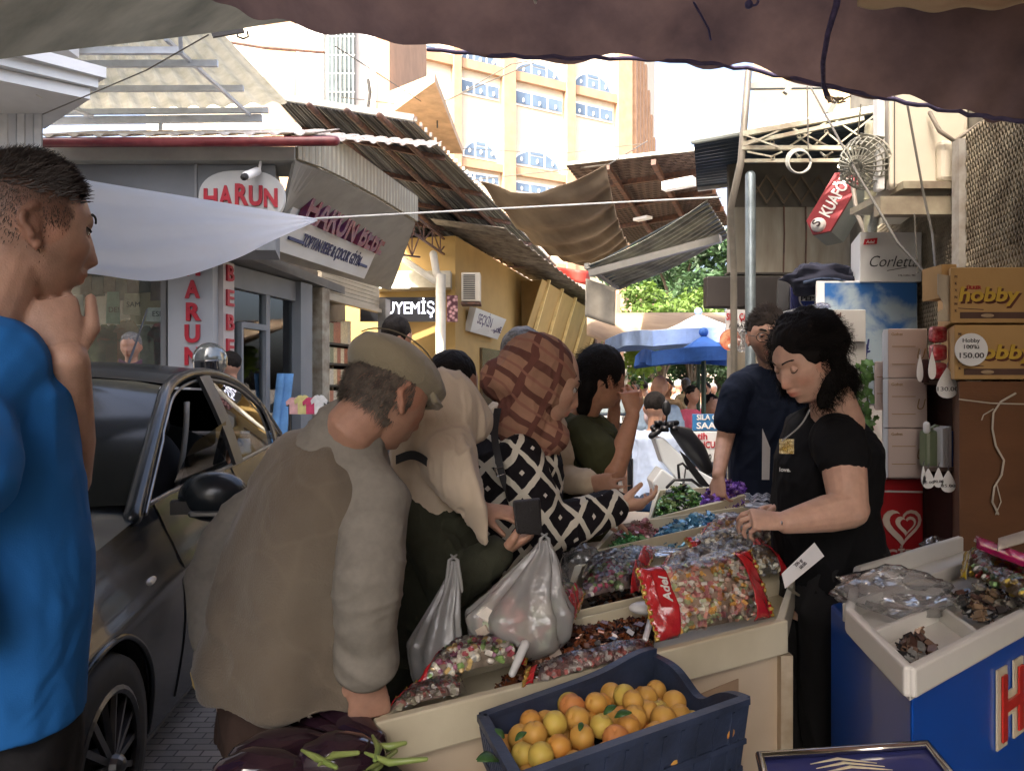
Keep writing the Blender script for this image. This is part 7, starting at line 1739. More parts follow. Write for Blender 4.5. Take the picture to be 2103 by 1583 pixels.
def hm1(q):
    y = q.y+.006*fbm(q, 70)
    return max(sstep(.008, -.004, y)*sstep(-.07, -.05, q.z), sstep(.042, .03, y)*sstep(-.012, .004, q.z), sstep(.066, .055, y)*sstep(.036, .05, q.z), sstep(.070, .082, q.z))
def sc1(q, p): return hm1(q)*(.30+.58*sstep(-.055, .05, q.z))
H.tint(bd, lips=(.95, .62, .58), beard=.35, scalp=sc1)
body = bd.build('body', sk1, pr, smooth=True, vcol=True)
eyes(H, pr, .004, skinm=sk1, brow=(.03, .022, .018), browt=.0016)
hairb = M('hair_brown_black', (.045, .036, .030), .6, sc=60, var=.4)
rnd = random.Random(1)
m = MB(); pts = H.scalp_pts(15000, lambda q: hm1(q)*sstep(-.06, .045, q.z)); strands(m, pts, .007, lambda q: -H.f*.1+H.f*.7*(q.z > .06)-H.u*.7*(q.z < .06), .00055, 2, rnd=rnd, lift=.25, jit=.15)
pts = H.scalp_pts(7000, lambda q: hm1(q)*sstep(.03, .085, q.z), 3); strands(m, pts, .015, lambda q: H.f*.75+H.u*.1+H.r*.2, .0013, 3, curl=.2, rnd=rnd, lift=.45, jit=.2)
m.build('hair', hairb, pr)
g = MB(); torso(g, [(P(-30, 655, 1.19), .085, .075), (P(-46, 700, 1.18), .14, .10), (P(-62, 780, 1.18), .200, .130), (P(-74, 950, 1.18), .195, .145), (P(-64, 1150, 1.18), .19, .160), (P(-66, 1300, 1.18), .19, .158), (P(-70, 1462, 1.18), .19, .155)], f1, 28)
g.tube([sh_r+V(0, .05, .01), sh_r+V(-.01, -.01, -.05), P(-105, 960, .98)], [.08, .082, .085], 16); g.tube([sh_l+V(0, -.05, 0), sh_l.lerp(elb, .55)], [.075, .075], 16)
for i, p in enumerate(g.v):
    if p.z < .99: pass
blue = M('cotton_blue', (.025, .18, .54), .75, spec=.2, fold=7, sc=2.5, var=.15, bump=.1, bsc=500)
garment(g, 'tshirt', blue, pr, .006, .006, 3.6, (1, 1, .7), True, 5, 3.)
g = MB(); std_legs(g, hipc-V(0, 0, .02), f1, w=.115); torso(g, [(P(-50, 1420, 1.19), .17, .14), (hipc-V(0, 0, .06), .18, .15)], f1); garment(g, 'trousers', jeansm, pr, .01, .006, 9); shoes(pr, hipc, f1)

# ---- 2 old man in the flat cap
sk2 = skin('skin_ruddy', (.42, .235, .16))
f2 = V(.66, .66, -.42).normalized(); H = Head(P(800, 812, 1.60), f2, V(.12, .1, 1), sc=.95)
pr = person('elderly man in a khaki flat cap and brown work vest bending over the candy stand', V(P(600, 0, 1.6).x, 1.62, 0))
b = MB(); H.add(b, 96, 80)
nk = P(712, 905, 1.58)
b.tube([H.W(0, -.03, -.04), H.W(0, -.06, -.10), nk], [.056, .054, .068], 18)
fb = V(.75, .62, 0)
shr, shl = P(765, 985, 1.535), P(585, 985, 1.70)
hips = P(600, 1480, 1.66)
torso(b, [(nk, .08, .07), (P(650, 980, 1.6), .16, .10), (P(605, 1150, 1.62), .16, .12), (P(600, 1350, 1.64), .15, .13), (hips, .16, .12)], fb)
elr, wrr = P(752, 1190, 1.44), P(752, 1372, 1.48)
b.tube([shr+V(-.03, .02, -.02), elr], [.038, .040], 12); b.tube([elr, wrr], [.04, .029], 14)
hand(b, wrr, V(.06, .10, -1), V(-.3, .9, .1), 1.0, 1, (.35, .5, .4), .5, .03, .3)
ell = P(440, 1195, 1.70); wrl = P(448, 1375, 1.64); b.tube([shl, ell], [.05, .042], 12); b.tube([ell, wrl], [.04, .03], 12); hand(b, wrl, V(.1, .1, -1), V(.8, .2, 0), .95, 1, (.9, 1., .6))
std_legs(b, hips-V(0, 0, .04), fb)
bd = voxel(b, .0045, 3)
def sc2(q, p): return (.55 if q.z > .0 or (q.y < -.03 and q.z > -.075) else 0.)*sstep(.03, -.02, q.y-.02*(q.z > .02))
H.tint(bd, lips=(.95, .65, .6), beard=.15, scalp=None, flush=.25); bd.build('body', sk2, pr, smooth=True, vcol=True)
eyes(H, pr, .005, skinm=sk2, brow=(.10, .08, .07), browt=.0012)
hairg = M('hair_grey', (.20, .165, .13), .6, sc=50, col2=(.07, .055, .045))
m = MB(); rnd = random.Random(2)
def rg2(q): return 1. if (-.068 < q.z < .06 and q.y < .012 - .3*abs(q.z-.0) and not (abs(q.x) > .06 and q.z < -.03 and q.y > -.03)) else 0.
pts = H.scalp_pts(6500, rg2, 5); strands(m, pts, .020, lambda q: -H.u*1.-H.f*.5, .0011, 3, rnd=rnd, jit=.22, lift=.3)
m.build('hair', hairg, pr)
capm = M('cap_twill', (.235, .20, .13), .9, spec=.2, fold=0, sc=3, var=.14, bump=.25, bsc=500, sheen=.3)
A = Matrix((H.r, H.f, H.u)).transposed(); A_cap = A @ Matrix.Rotation(R(-6), 3, 'X')
g = MB(); 
def capf(q): return 1+.05*math.sin(q.x*3+1)*q.z+(.10 if q.y > .3 and q.z > -.2 else 0)*q.y
g.ball(H.W(0, -.012, .056), (.086, .112, .058), 36, 26, M3=A_cap, fn=capf)
g.ball(H.W(0, .042, .052), (.078, .078, .038), 30, 20, M3=A_cap)
capo = garment(g, 'cap', capm, pr, .0045, .0025, 9, (1, 1, 1), True, 6, 4.)
m = MB(); m.grid(lambda u, v: H.W(math.sin((u-.5)*2.5)*(.078+.004*v), .022+.052*math.cos((u-.5)*2.1)+.056*v*math.cos((u-.5)*2.4), .056-.026*v-.014*abs(u-.5)*2), 24, 8, t=.011); m.build('cap_brim', capm, capo, smooth=True)
m = MB(); pts = [H.W(0, -.012, .058)+A_cap @ V(.092*math.sin(a)*.35, -.119*math.cos(a), .064*math.sin(a)) for a in [math.pi*k/20 for k in range(2, 19)]]; m.tube(pts, .0016, 5); m.build('cap_seam', M('cap_seam_m', (.15, .125, .08), .9), capo)
# shirt (sleeves and collar) then vest
greyc = M('shirt_grey_marl', (.235, .215, .18), .9, spec=.2, fold=6, sc=60, var=.12, bump=.08, bsc=600)
g = MB(); g.tube([P(714, 893, 1.58), P(704, 925, 1.585)], [.080, .105], 20)
g.tube([shr+V(-.035, .02, .005), shr+V(.005, -.005, -.05), elr+V(.004, 0, 0), elr.lerp(wrr, .45), wrr+V(0, 0, .035)], [.066, .074, .066, .062, .056], 18); g.tube([wrr+V(0, 0, .07), wrr+V(0, 0, .018)], [.062, .064], 18, caps=True)
g.tube([shl+V(.03, .0, -.01), P(520, 1060, 1.70), P(470, 1120, 1.70), ell, wrl+V(0, 0, .08)], [.055, .066, .066, .062, .056], 18)
garment(g, 'shirt', greyc, pr, .0055, .0045, 5, (.6, .6, 1.2), True, 7, 8.)
vestm = M('vest_brown', (.165, .138, .102), .9, spec=.2, fold=7, sc=4, col2=(.135, .108, .078), bump=.3, bsc=250, sheen=.2)
# faint worn creases in the vest cloth
nt = vestm.node_tree; vo = nt.nodes.new('ShaderNodeTexVoronoi'); vo.feature = 'DISTANCE_TO_EDGE'; vo.inputs['Scale'].default_value = 6.5; tcn = [q for q in nt.nodes if q.type == 'TEX_COORD'][0]
nzv = nt.nodes.new('ShaderNodeTexNoise'); nzv.inputs['Scale'].default_value = 4; mxv = nt.nodes.new('ShaderNodeMix'); mxv.data_type = 'RGBA'; mxv.inputs[0].default_value = .25
nt.links.new(tcn.outputs['Object'], nzv.inputs[0]); nt.links.new(tcn.outputs['Object'], mxv.inputs[6]); nt.links.new(nzv.outputs['Color'], mxv.inputs[7]); nt.links.new(mxv.outputs[2], vo.inputs[0])
rpv = nt.nodes.new('ShaderNodeValToRGB'); rpv.color_ramp.elements[0].position = .0; rpv.color_ramp.elements[0].color = (.65, .65, .65, 1); rpv.color_ramp.elements[1].position = .05; rpv.color_ramp.elements[1].color = (0, 0, 0, 1)
nt.links.new(vo.outputs[0], rpv.inputs[0]); mz = nt.nodes.new('ShaderNodeMix'); mz.data_type = 'RGBA'; pb = nt.nodes['Principled BSDF']
nz3 = nt.nodes.new('ShaderNodeTexNoise'); nz3.inputs['Scale'].default_value = 3; nt.links.new(tcn.outputs['Object'], nz3.inputs[0]); mm = nt.nodes.new('ShaderNodeMath'); mm.operation = 'MULTIPLY'; nt.links.new(rpv.outputs[0], mm.inputs[0]); nt.links.new(nz3.outputs[0], mm.inputs[1])
m5 = nt.nodes.new('ShaderNodeMath'); m5.operation = 'MULTIPLY'; m5.inputs[1].default_value = .9; nt.links.new(mm.outputs[0], m5.inputs[0]); nt.links.new(m5.outputs[0], mz.inputs[0]); nt.links.new(pb.inputs['Base Color'].links[0].from_socket, mz.inputs[6]); mz.inputs[7].default_value = (.195, .16, .115, 1); nt.links.new(mz.outputs[2], pb.inputs['Base Color'])
g = MB(); torso(g, [(P(708, 908, 1.585), .085, .08), (P(692, 940, 1.59), .135, .115), (P(668, 1000, 1.60), .165, .135), (P(640, 1110, 1.62), .19, .155), (P(618, 1240, 1.64), .208, .175), (P(600, 1320, 1.65), .230, .192), (P(600, 1378, 1.655), .236, .195)], fb, 34, .92)
vg = voxel(g, .0065, 4)
for i, p in enumerate(vg.v):          # long hanging folds that deepen towards the hem, back dips lower than the side
    t = clamp((1.25-p.z)/.45); a = math.atan2(p.y-1.64, p.x-P(603, 0, 1.64).x)
    vg.v[i] = p+vg.n[i]*(.012*t*math.sin(a*7+1.5*fbm(p, 2))+.020*(max(0, 1-abs(mnoise.noise(p*5.5+V(3, p.z*2, 0)))*3)**2-.3)*.5)
vg.build('vest', vestm, pr, smooth=True)
trb = M('trousers_brown', (.060, .038, .030), .85, spec=.2, fold=7, sc=6, var=.2, bump=.2)
g = MB(); std_legs(g, hips-V(0, 0, .0), fb, w=.118, spread=.12); torso(g, [(P(600, 1400, 1.65), .17, .14), (hips-V(0, 0, .04), .19, .15)], fb); garment(g, 'trousers', trb, pr, .01, .008, 7, (1, 1, .4)); shoes(pr, hips, fb)
m = MB(); m.slab([P(390, 1380, 1.60), P(412, 1388, 1.60), P(418, 1442, 1.60), P(396, 1410, 1.60)], (0, 1, 0), .012); tag(m.build('paper_packet', M('paper_yellow', (.50, .36, .13), .7)), 'folded yellowish paper held low by the man in the flat cap', 'paper')

# ---- 3 woman with the beige headscarf
def hood(H, g, back=.02, w=.098, d=.112, h=.125):
    A = Matrix((H.r, H.f, H.u)).transposed()
    g.ball(H.W(0, -back, .012), (w*H.s, d*H.s, h*H.s), 30, 22, M3=A)
sk3 = skin('skin_fair', (.54, .31, .21))
f3 = V(.72, .50, -.55).normalized(); H = Head(P(908, 862, 2.02), f3, V(.2, .1, 1), sc=1.0)
pr = person('woman in a plain beige headscarf and dark green cardigan looking into her wallet', V(P(900, 0, 2.05).x, 2.1, 0))
b = MB(); H.add(b, 80, 70, ears=False); nk = P(872, 985, 2.05); b.tube([H.W(0, -.03, -.05), nk], [.055, .06], 16)
fb = V(.8, .6, 0); hips = P(905, 1420, 2.12)
torso(b, [(nk, .07, .06), (P(880, 1040, 2.08), .14, .10), (P(890, 1200, 2.1), .13, .12), (hips, .15, .13)], fb)
sr, sl = P(850, 1050, 1.98), P(905, 1040, 2.24); er = P(925, 1205, 1.93); wr_ = P(1028, 1132, 1.93)
b.tube([sr, er], [.045, .038], 12); b.tube([er, wr_], [.037, .027], 12)
hand(b, wr_, V(.85, .2, .42), V(.1, .25, .9), .92, -1, (.35, .5, .4), .9, .05, .35)
el2 = P(935, 1120, 2.3); w2 = P(985, 1045, 2.05); b.tube([sl, el2], [.045, .036], 12); b.tube([el2, w2], [.036, .027], 12); hand(b, w2, V(.9, -.1, -.10), V(0, .3, -1), .9, 1, (.35, .45, .3), .6, .04, .4)
std_legs(b, hips, fb); bd = voxel(b, .0045, 3); H.tint(bd); bd.build('body', sk3, pr, smooth=True, vcol=True); eyes(H, pr, skinm=sk3, closed=True)
beige = M('scarf_beige', (.56, .46, .34), .85, spec=.2, fold=7, sc=3, var=.12, bump=.12, bsc=400, sheen=.2)
g = MB(); hood(H, g, .012, .092, .112, .122)
g.tube([H.W(0, .01, .045), H.W(0, .068, .040)], [.080, .070], 24)
g.tube([H.W(0, -.03, -.03), P(880, 960, 2.03), P(872, 1010, 2.06)], [.095, .105, .155], 24)
g.tube([P(930, 925, 1.95), P(950, 985, 1.88), P(975, 1050, 1.86), P(992, 1105, 1.86)], [.065, .060, .050, .022], 18, flat=.42, ref=fb)
g.tube([P(905, 900, 2.0), P(925, 960, 1.92), P(955, 1010, 1.88)], [.09, .07, .05], 16)
garment(g, 'headscarf', beige, pr, .005, .006, 9, (1.5, 1.5, .16), True, 6, 2.)
green = M('cardigan_green', (.045, .047, .030), .9, spec=.2, fold=7, sc=12, var=.25, bump=.25, bsc=300)
g = MB(); torso(g, [(P(868, 985, 2.06), .10, .09), (P(873, 1030, 2.08), .175, .125), (P(885, 1150, 2.1), .165, .14), (P(893, 1300, 2.11), .17, .15), (P(900, 1420, 2.12), .19, .165)], fb, 26)
g.tube([sr, P(893, 1130, 1.95), er], [.068, .066, .06], 16); g.tube([er, er.lerp(wr_, .5), wr_-(wr_-er)*.1], [.06, .055, .048], 16); g.tube([sl, el2, el2.lerp(w2, .8)], [.06, .052, .045], 14)
garment(g, 'cardigan', green, pr, .0065, .006, 8, (1, 1, .8), True, 4, 5.)
g = MB(); std_legs(g, hips, fb, w=.13); garment(g, 'skirt', jeansm, pr, .012, .006, 8); shoes(pr, hips, fb)
m = MB(); m.grid(lambda u, v: cr([P(815, 935, 1.93), P(850, 925, 1.90), P(885, 945, 1.88), P(905, 975, 1.87)], u)+V(0, 0, -.022*v), 14, 2, t=.004); m.build('bag_strap', M('strap_black', (.012, .012, .014), .6), pr)
m = MB(); m.slab([P(1052, 1030, 1.87), P(1060, 1097, 1.87), P(1114, 1100, 1.90), P(1110, 1024, 1.90)], (0, 1, .1), .02); tag(m.build('wallet', M('wallet_leather', (.022, .020, .020), .5, bump=.4, bsc=200), bevel=.006), 'black leather wallet held open by the woman in the beige headscarf', 'wallet')
# carrier bags
milk = film('carrier_film', (.97, .97, .95), base=.03, rough=.25, bsc=30, bs=.8, milky=.42)
def carrier(label, top, hw, c, r, seed, cont=None):
    o = thing('carrier_bag', label, 'bag', c-V(0, 0, r[2]))
    bot = c-V(0, 0, r[2]); Hh = top.z-bot.z
    def bagf(u, v):
        t = v; th = 2*math.pi*u
        k = (math.sin(math.pi*min(.5, t*2.2+.02))**.6)*(1 if t < .42 else max(.10, 1-((t-.42)/.58)**.85*.93))
        k *= 1+(.06+.30*t)*math.sin(th*9+seed+2.*math.sin(th*2)+3*t)*min(1, t*3)*.7+.10*fbm((math.cos(th)*1.5+seed, math.sin(th)*1.5, t*3), 1., 3)
        m_ = bot.lerp(V(top.x, top.y, top.z), 1) if False else V(c.x+(top.x-c.x)*sstep(.35, 1, t), c.y+(top.y-c.y)*sstep(.35, 1, t), bot.z+Hh*t)
        return m_+V(math.cos(th)*r[0]*k, math.sin(th)*r[1]*k, 0)
    m = MB(); m.grid(lambda u, v: bagf(u, v), 90, 40); m.build('bag_body', milk, o, smooth=True)
    for sg in (-1, 1):
        m = MB(); m.tube([V(top.x+sg*.018, top.y-.01, top.z-.06), V(top.x+sg*.010, top.y-.01, top.z+.004), V(top.x-sg*.004, top.y, top.z+.012)], [.010, .008, .006], 8, flat=.5); m.build('bag_handle', milk, o, smooth=True)
    if cont:
        m = MB(); rnd = random.Random(seed)
        for i in range(70): 
            p = c+V(rnd.uniform(-.7, .7)*r[0], rnd.uniform(-.6, .6)*r[1], rnd.uniform(-.85, .05)*r[2]*(1)); m.box(p, (.035, .02, .028), M3=Matrix.Rotation(rnd.uniform(0, 3), 3, (rnd.random(), rnd.random(), 1)), col=rnd.choice(cont))
        m.build('contents', candm, o, vcol=True)
    return o
carrier('bulging white carrier bag with pale packets inside hanging from the beige scarfed womans wrist', P(1118, 1108, 1.82), .05, P(1065, 1245, 1.80), (.115, .085, .125), 4, [(.8, .75, .65), (.6, .5, .4), (.75, .35, .3), (.5, .55, .4)])
carrier('slim empty white carrier bag hanging beside the man in the flat cap', P(932, 1152, 1.76), .02, P(895, 1290, 1.74), (.058, .05, .16), 9)

# ---- 4 woman with the plaid headscarf
sk4 = skin('skin_light', (.58, .35, .24))
f4 = V(.93, .12, -.30).normalized(); H = Head(P(1126, 788, 2.42), f4, V(.15, 0, 1), sc=1.08, nose=1.1)
pr = person('woman in a brown plaid headscarf and black blouse with cream diamonds reaching for candies', V(P(1050, 0, 2.5).x, 2.5, 0))
b = MB(); H.add(b, 88, 76, ears=False); nk = P(1075, 905, 2.48); b.tube([H.W(0, -.03, -.05), nk], [.055, .06], 16)
fb = V(.95, .3, 0); hips = P(1040, 1330, 2.55)
torso(b, [(nk, .07, .06), (P(1060, 960, 2.5), .14, .10), (P(1045, 1120, 2.52), .14, .13), (hips, .16, .14)], fb)
sr, sl = P(1068, 945, 2.34), P(1080, 930, 2.66); er = P(1128, 1090, 2.28); wr_ = P(1262, 1040, 2.36)
b.tube([sr, er], [.047, .038], 12); b.tube([er, wr_], [.038, .027], 12)
hand(b, wr_, V(1, .1, .07), V(-.1, .45, .8), .98, -1, (.35, .45, .35), .25, -.02, .45)
el2 = P(1120, 1060, 2.78); b.tube([sl, el2], [.045, .036], 12); w2 = P(1215, 1060, 2.7); b.tube([el2, w2], [.036, .026], 12); hand(b, w2, V(1, 0, -.2), V(0, 0, -1), .9, 1)
std_legs(b, hips, fb); bd = voxel(b, .0045, 3); H.tint(bd, lips=(1., .6, .58)); bd.build('body', sk4, pr, smooth=True, vcol=True); eyes(H, pr, skinm=sk4)
def patt(name, kind):
    m = M(name, fold=8, spec=.2, col=(.012, .010, .012) if kind == 'diamond' else (.36, .195, .125), rough=.85, sc=8, var=.2, bump=.12, bsc=400)
    nt = m.node_tree; N = nt.nodes; L = nt.links; tc = [q for q in N if q.type == 'TEX_COORD'][0]
    nz = N.new('ShaderNodeTexNoise'); nz.inputs['Scale'].default_value = 9 if kind == 'diamond' else 3.5; nz.inputs['Detail'].default_value = 3; L.new(tc.outputs['Object'], nz.inputs[0])
    ad = N.new('ShaderNodeVectorMath'); ad.operation = 'MULTIPLY_ADD'; L.new(nz.outputs['Color'], ad.inputs[0]); k = .035 if kind == 'diamond' else .10; ad.inputs[1].default_value = (k, k, k); L.new(tc.outputs['Object'], ad.inputs[2])
    def dotf(vec, off=0.):
        d = N.new('ShaderNodeVectorMath'); d.operation = 'DOT_PRODUCT'; d.inputs[1].default_value = vec; L.new(ad.outputs[0], d.inputs[0])
        f = N.new('ShaderNodeMath'); f.operation = 'FRACT'; L.new(d.outputs['Value'], f.inputs[0])
        s = N.new('ShaderNodeMath'); s.operation = 'SUBTRACT'; L.new(f.outputs[0], s.inputs[0]); s.inputs[1].default_value = .5
        a = N.new('ShaderNodeMath'); a.operation = 'ABSOLUTE'; L.new(s.outputs[0], a.inputs[0]); return a
    def step(node, th, inv=False):
        g = N.new('ShaderNodeMath'); g.operation = 'LESS_THAN' if inv else 'GREATER_THAN'; L.new(node.outputs[0], g.inputs[0]); g.inputs[1].default_value = th; return g
    def op(a, b, o='MAXIMUM'):
        g = N.new('ShaderNodeMath'); g.operation = o; L.new(a.outputs[0], g.inputs[0]); L.new(b.outputs[0], g.inputs[1]); return g
    def mixc(mask, colr):
        pb = N['Principled BSDF']; src = pb.inputs['Base Color'].links[0].from_socket; mx = N.new('ShaderNodeMix'); mx.data_type = 'RGBA'; L.new(mask.outputs[0], mx.inputs[0]); L.new(src, mx.inputs[6]); mx.inputs[7].default_value = (*colr, 1); L.new(mx.outputs[2], pb.inputs['Base Color'])
    if kind == 'diamond':
        a = dotf((9.2, 4., 7.6)); b_ = dotf((9.2, 4., -7.6)); mixc(op(step(a, .405), step(b_, .405)), (.60, .56, .46))
        s = op(a, b_, 'MAXIMUM'); mixc(step(s, .065, True), (.62, .58, .50))
    else:
        a = dotf((7, 3, 10)); b_ = dotf((11, 5, -5)); mixc(step(a, .37), (.13, .055, .04)); mixc(step(b_, .39), (.15, .06, .045)); c = dotf((14, 6, 20)); mixc(op(step(c, .40), step(a, .3, True), 'MULTIPLY'), (.28, .13, .09))
    return m
plaid = patt('scarf_plaid', 'plaid'); blouse = patt('blouse_diamond', 'diamond')
g = MB(); hood(H, g, .042, .098, .120, .128)
g.tube([H.W(0, -.06, .01), H.W(0, -.135, -.03)], [.10, .07], 22)
g.tube([H.W(0, -.045, -.04), H.W(.0, -.035, -.12), P(1085, 905, 2.46)], [.088, .085, .105], 22); g.tube([H.W(0, .01, -.135), P(1138, 900, 2.40)], [.055, .05], 16)
garment(g, 'headscarf', plaid, pr, .005, .006, 9, (1, .8, .5), True, 6, 7.)
g = MB(); torso(g, [(P(1070, 885, 2.48), .10, .09), (P(1062, 925, 2.50), .18, .14), (P(1048, 1020, 2.52), .185, .165), (P(1040, 1130, 2.53), .18, .175), (P(1040, 1170, 2.54), .18, .175)], fb, 28)
g.tube([sr, P(1100, 1030, 2.29), er], [.078, .075, .066], 18); g.tube([er, er.lerp(wr_, .5), wr_-(wr_-er)*.06], [.068, .068, .058], 18); g.tube([sl, el2, el2.lerp(w2, .85)], [.07, .06, .05], 14)
garment(g, 'blouse', blouse, pr, .0065, .006, 8, (1, 1, .7), True, 4, 1.)
g = MB(); torso(g, [(P(1045, 1150, 2.53), .165, .15), (hips, .175, .155)], fb); std_legs(g, hips, fb, w=.125); garment(g, 'trousers', jeansm, pr, .012, .005, 8); shoes(pr, hips, fb)
m = MB(); m.grid(lambda u, v: cr([P(1015, 838, 2.36), P(1008, 890, 2.31), P(1018, 950, 2.28), P(1032, 1000, 2.28), P(1052, 1022, 2.28)], u)+V(.022*v, -.004, 0), 20, 2, t=.004); stp = m.build('bag_strap', MATS['strap_black'], pr)
m = MB(); m.tube([P(1016, 962, 2.262), P(1034, 958, 2.262), P(1038, 972, 2.262), P(1020, 978, 2.262), P(1016, 962, 2.262)], .002, 5); m.build('buckle', M('buckle_silver', (.6, .6, .6), .2, metal=1), stp)

# ---- 5 woman in the olive T-shirt
sk5 = skin('skin_olive', (.44, .22, .13))
f5 = V(.85, .45, -.15).normalized(); H = Head(P(1240, 778, 3.05), f5, sc=1.)
pr = person('dark haired woman in an olive T-shirt raising both hands to her mouth', V(P(1200, 0, 3.1).x, 3.1, 0))
b = MB(); H.add(b, 72, 60); nk = P(1196, 858, 3.1); b.tube([H.W(0, -.03, -.05), nk], [.052, .058], 14); fb = V(.85, .5, 0); hips = P(1195, 1240, 3.15)
torso(b, [(nk, .07, .06), (P(1192, 900, 3.12), .15, .10), (P(1195, 1050, 3.14), .13, .12), (hips, .15, .13)], fb)
sr, sl = P(1190, 890, 2.98), P(1225, 885, 3.26); er = P(1262, 968, 2.86); w_ = P(1300, 852, 2.90)
b.tube([sr, er], [.045, .040], 12); b.tube([er, er.lerp(w_, .4), w_], [.042, .040, .026], 14); hand(b, w_, V(-.15, .1, 1), V(-.2, 1, 0), .9, 1, (.5, .5, .4), .6, .07)
el2 = P(1252, 950, 3.3); w2 = P(1262, 838, 3.16); b.tube([sl, el2], [.045, .038], 12); b.tube([el2, w2], [.038, .026], 12); hand(b, w2, V(.3, 0, 1), V(.9, 0, 0), .88, -1, (.7, .8, .5), .5)
std_legs(b, hips, fb); bd = voxel(b, .005, 3); H.tint(bd); bd.build('body', sk5, pr, smooth=True, vcol=True)
hairk = M('hair_black', (.008, .006, .005), .7, spec=.15, sc=60, var=.4)
A = Matrix((H.r, H.f, H.u)).transposed()
g = MB(); g.ball(H.W(0, -.022, .030), (.086, .104, .108), 26, 20, M3=A); g.ball(H.W(0, -.085, -.035), (.065, .05, .075), 20, 14, M3=A); g.tube([H.W(0, -.08, -.03), H.W(-.01, -.07, -.13)], [.055, .03], 12)
hg = garment(g, 'hair', hairk, pr, .006, .006, 22, (1, 1, .4), False, 3, 9.)
m = MB(); rnd = random.Random(6); pts = [(H.W(*(q*1.10+V(0, -.02, .0))), n, q) for p, n, q in H.scalp_pts(1400, lambda q: 1. if (q.z > -.02 and q.y < .06) or q.z > .07 else 0, 7)]; strands(m, pts, .045, lambda q: -H.f*.8-H.u*.5, .0012, 4, curl=.35, rnd=rnd); m.build('loose_hair', hairk, hg)
olive = M('cotton_olive', (.050, .052, .022), .9, spec=.2, fold=7, sc=5, var=.2, bump=.12, bsc=300)
g = MB(); torso(g, [(P(1196, 848, 3.1), .095, .08), (P(1193, 875, 3.11), .175, .12), (P(1190, 960, 3.13), .155, .14), (P(1193, 1080, 3.14), .16, .15), (P(1195, 1180, 3.15), .17, .155)], fb, 24)
g.tube([sr, sr.lerp(er, .62)], [.075, .080], 16); g.tube([sl, sl.lerp(el2, .6)], [.07, .075], 14); garment(g, 'tshirt', olive, pr, .007, .005, 7, (1, 1, .6), True, 4, 3.)
g = MB(); std_legs(g, hips, fb, w=.12); torso(g, [(P(1195, 1160, 3.15), .15, .14), (hips, .17, .15)], fb); garment(g, 'trousers', jeansm, pr, .014, 0); shoes(pr, hips, fb)

# ---- 6 saleswoman in black
sk6 = skin('skin_seller', (.60, .37, .27))
f6 = V(-.86, -.36, -.40).normalized(); H = Head(P(1652, 742, 2.22), f6, V(.0, 0, 1), sc=1.01, jaw=.85, lips=1.1)
pr = person('saleswoman with wavy black hair in a black T-shirt looking down at the candies', V(P(1715, 0, 2.3).x, 2.32, 0))
b = MB(); H.add(b, 104, 90, ears=False); nk = P(1722, 872, 2.29)
b.tube([H.W(0, -.03, -.05), H.W(0, -.05, -.12), nk], [.062, .062, .075], 18)
fb = V(-.97, -.15, 0); hips = P(1706, 1250, 2.36)
torso(b, [(nk, .08, .07), (P(1712, 920, 2.32), .15, .11), (P(1700, 1080, 2.34), .15, .13), (hips, .17, .15)], fb)
sl, sr = P(1726, 903, 2.15), P(1714, 900, 2.48); el = P(1744, 1045, 2.06); wl = P(1615, 1072, 2.03)
b.tube([sl, sl.lerp(el, .5), el], [.060, .058, .050], 16); b.tube([el, el.lerp(wl, .35), wl], [.052, .050, .031], 16)
hand(b, wl, V(-1, .05, .10), V(.0, .5, -.8), .95, 1, (.55, .7, .5), .5, .02, .4)
er = P(1660, 1060, 2.55); wr_ = P(1600, 1045, 2.42); b.tube([sr, er], [.055, .045], 14); b.tube([er, wr_], [.045, .029], 14); hand(b, wr_, V(-.9, -.35, -.1), V(.1, -.6, -.7), .92, -1, (.5, .6, .5))
std_legs(b, hips, fb, w=.11); bd = voxel(b, .0032, 3); H.tint(bd, lips=(1.0, .58, .56), flush=.15); bd.build('body', sk6, pr, smooth=True, vcol=True)
eyes(H, pr, skinm=sk6, closed=True, brow=(.02, .014, .01), browt=.0016)
A = Matrix((H.r, H.f, H.u)).transposed()
g = MB(); g.ball(H.W(0, -.030, .032), (.097, .107, .113), 30, 22, M3=A)
for (a_, r_) in (((P(1700, 780, 2.27)), .075), ((P(1716, 815, 2.30)), .055), ((P(1690, 745, 2.22)), .07), ((P(1650, 790, 2.36)), .045), ((P(1728, 790, 2.32)), .05), ((P(1705, 838, 2.28)), .035), (P(1600, 745, 2.33), .018), (P(1608, 700, 2.28), .03)): g.ball(a_, r_, 16, 12)
for L_ in ([P(1690, 740, 2.18), P(1698, 790, 2.19), P(1688, 830, 2.20)], [P(1610, 690, 2.28), P(1600, 740, 2.33), P(1612, 800, 2.36)], [P(1735, 800, 2.3), P(1748, 840, 2.3), P(1742, 860, 2.3)]): g.tube(L_, [.03, .028, .012], 12)
hv_ = voxel(g, .005, 3)
for i, p in enumerate(hv_.v):
    q = H.L(p)
    hv_.v[i] = p+hv_.n[i]*fbm(V(p.x, p.y, p.z*.6)+V(11, 3, 0), 20, 4)*.018*(1-.85*sstep(.0, .04, q.y)*sstep(.12, .09, q.z))
hg = hv_.build('hair', hairk, pr, smooth=True)
m = MB(); rnd = random.Random(16)
hv = [i for i in range(0, len(hg.data.vertices), max(1, len(hg.data.vertices)//7000))]
pts = [(hg.data.vertices[i].co+OFF[hg.name], hg.data.vertices[i].normal.copy(), V(0, 0, 0)) for i in hv]
pts = [(p, n, q) for p, n, q in pts if not (H.L(p).y > .02 and H.L(p).z < .135 and abs(H.L(p).x) < .12)]
strands(m, pts, .050, lambda q: V(.25, 0, -1), .0012, 6, curl=.85, rnd=rnd, lift=.45)
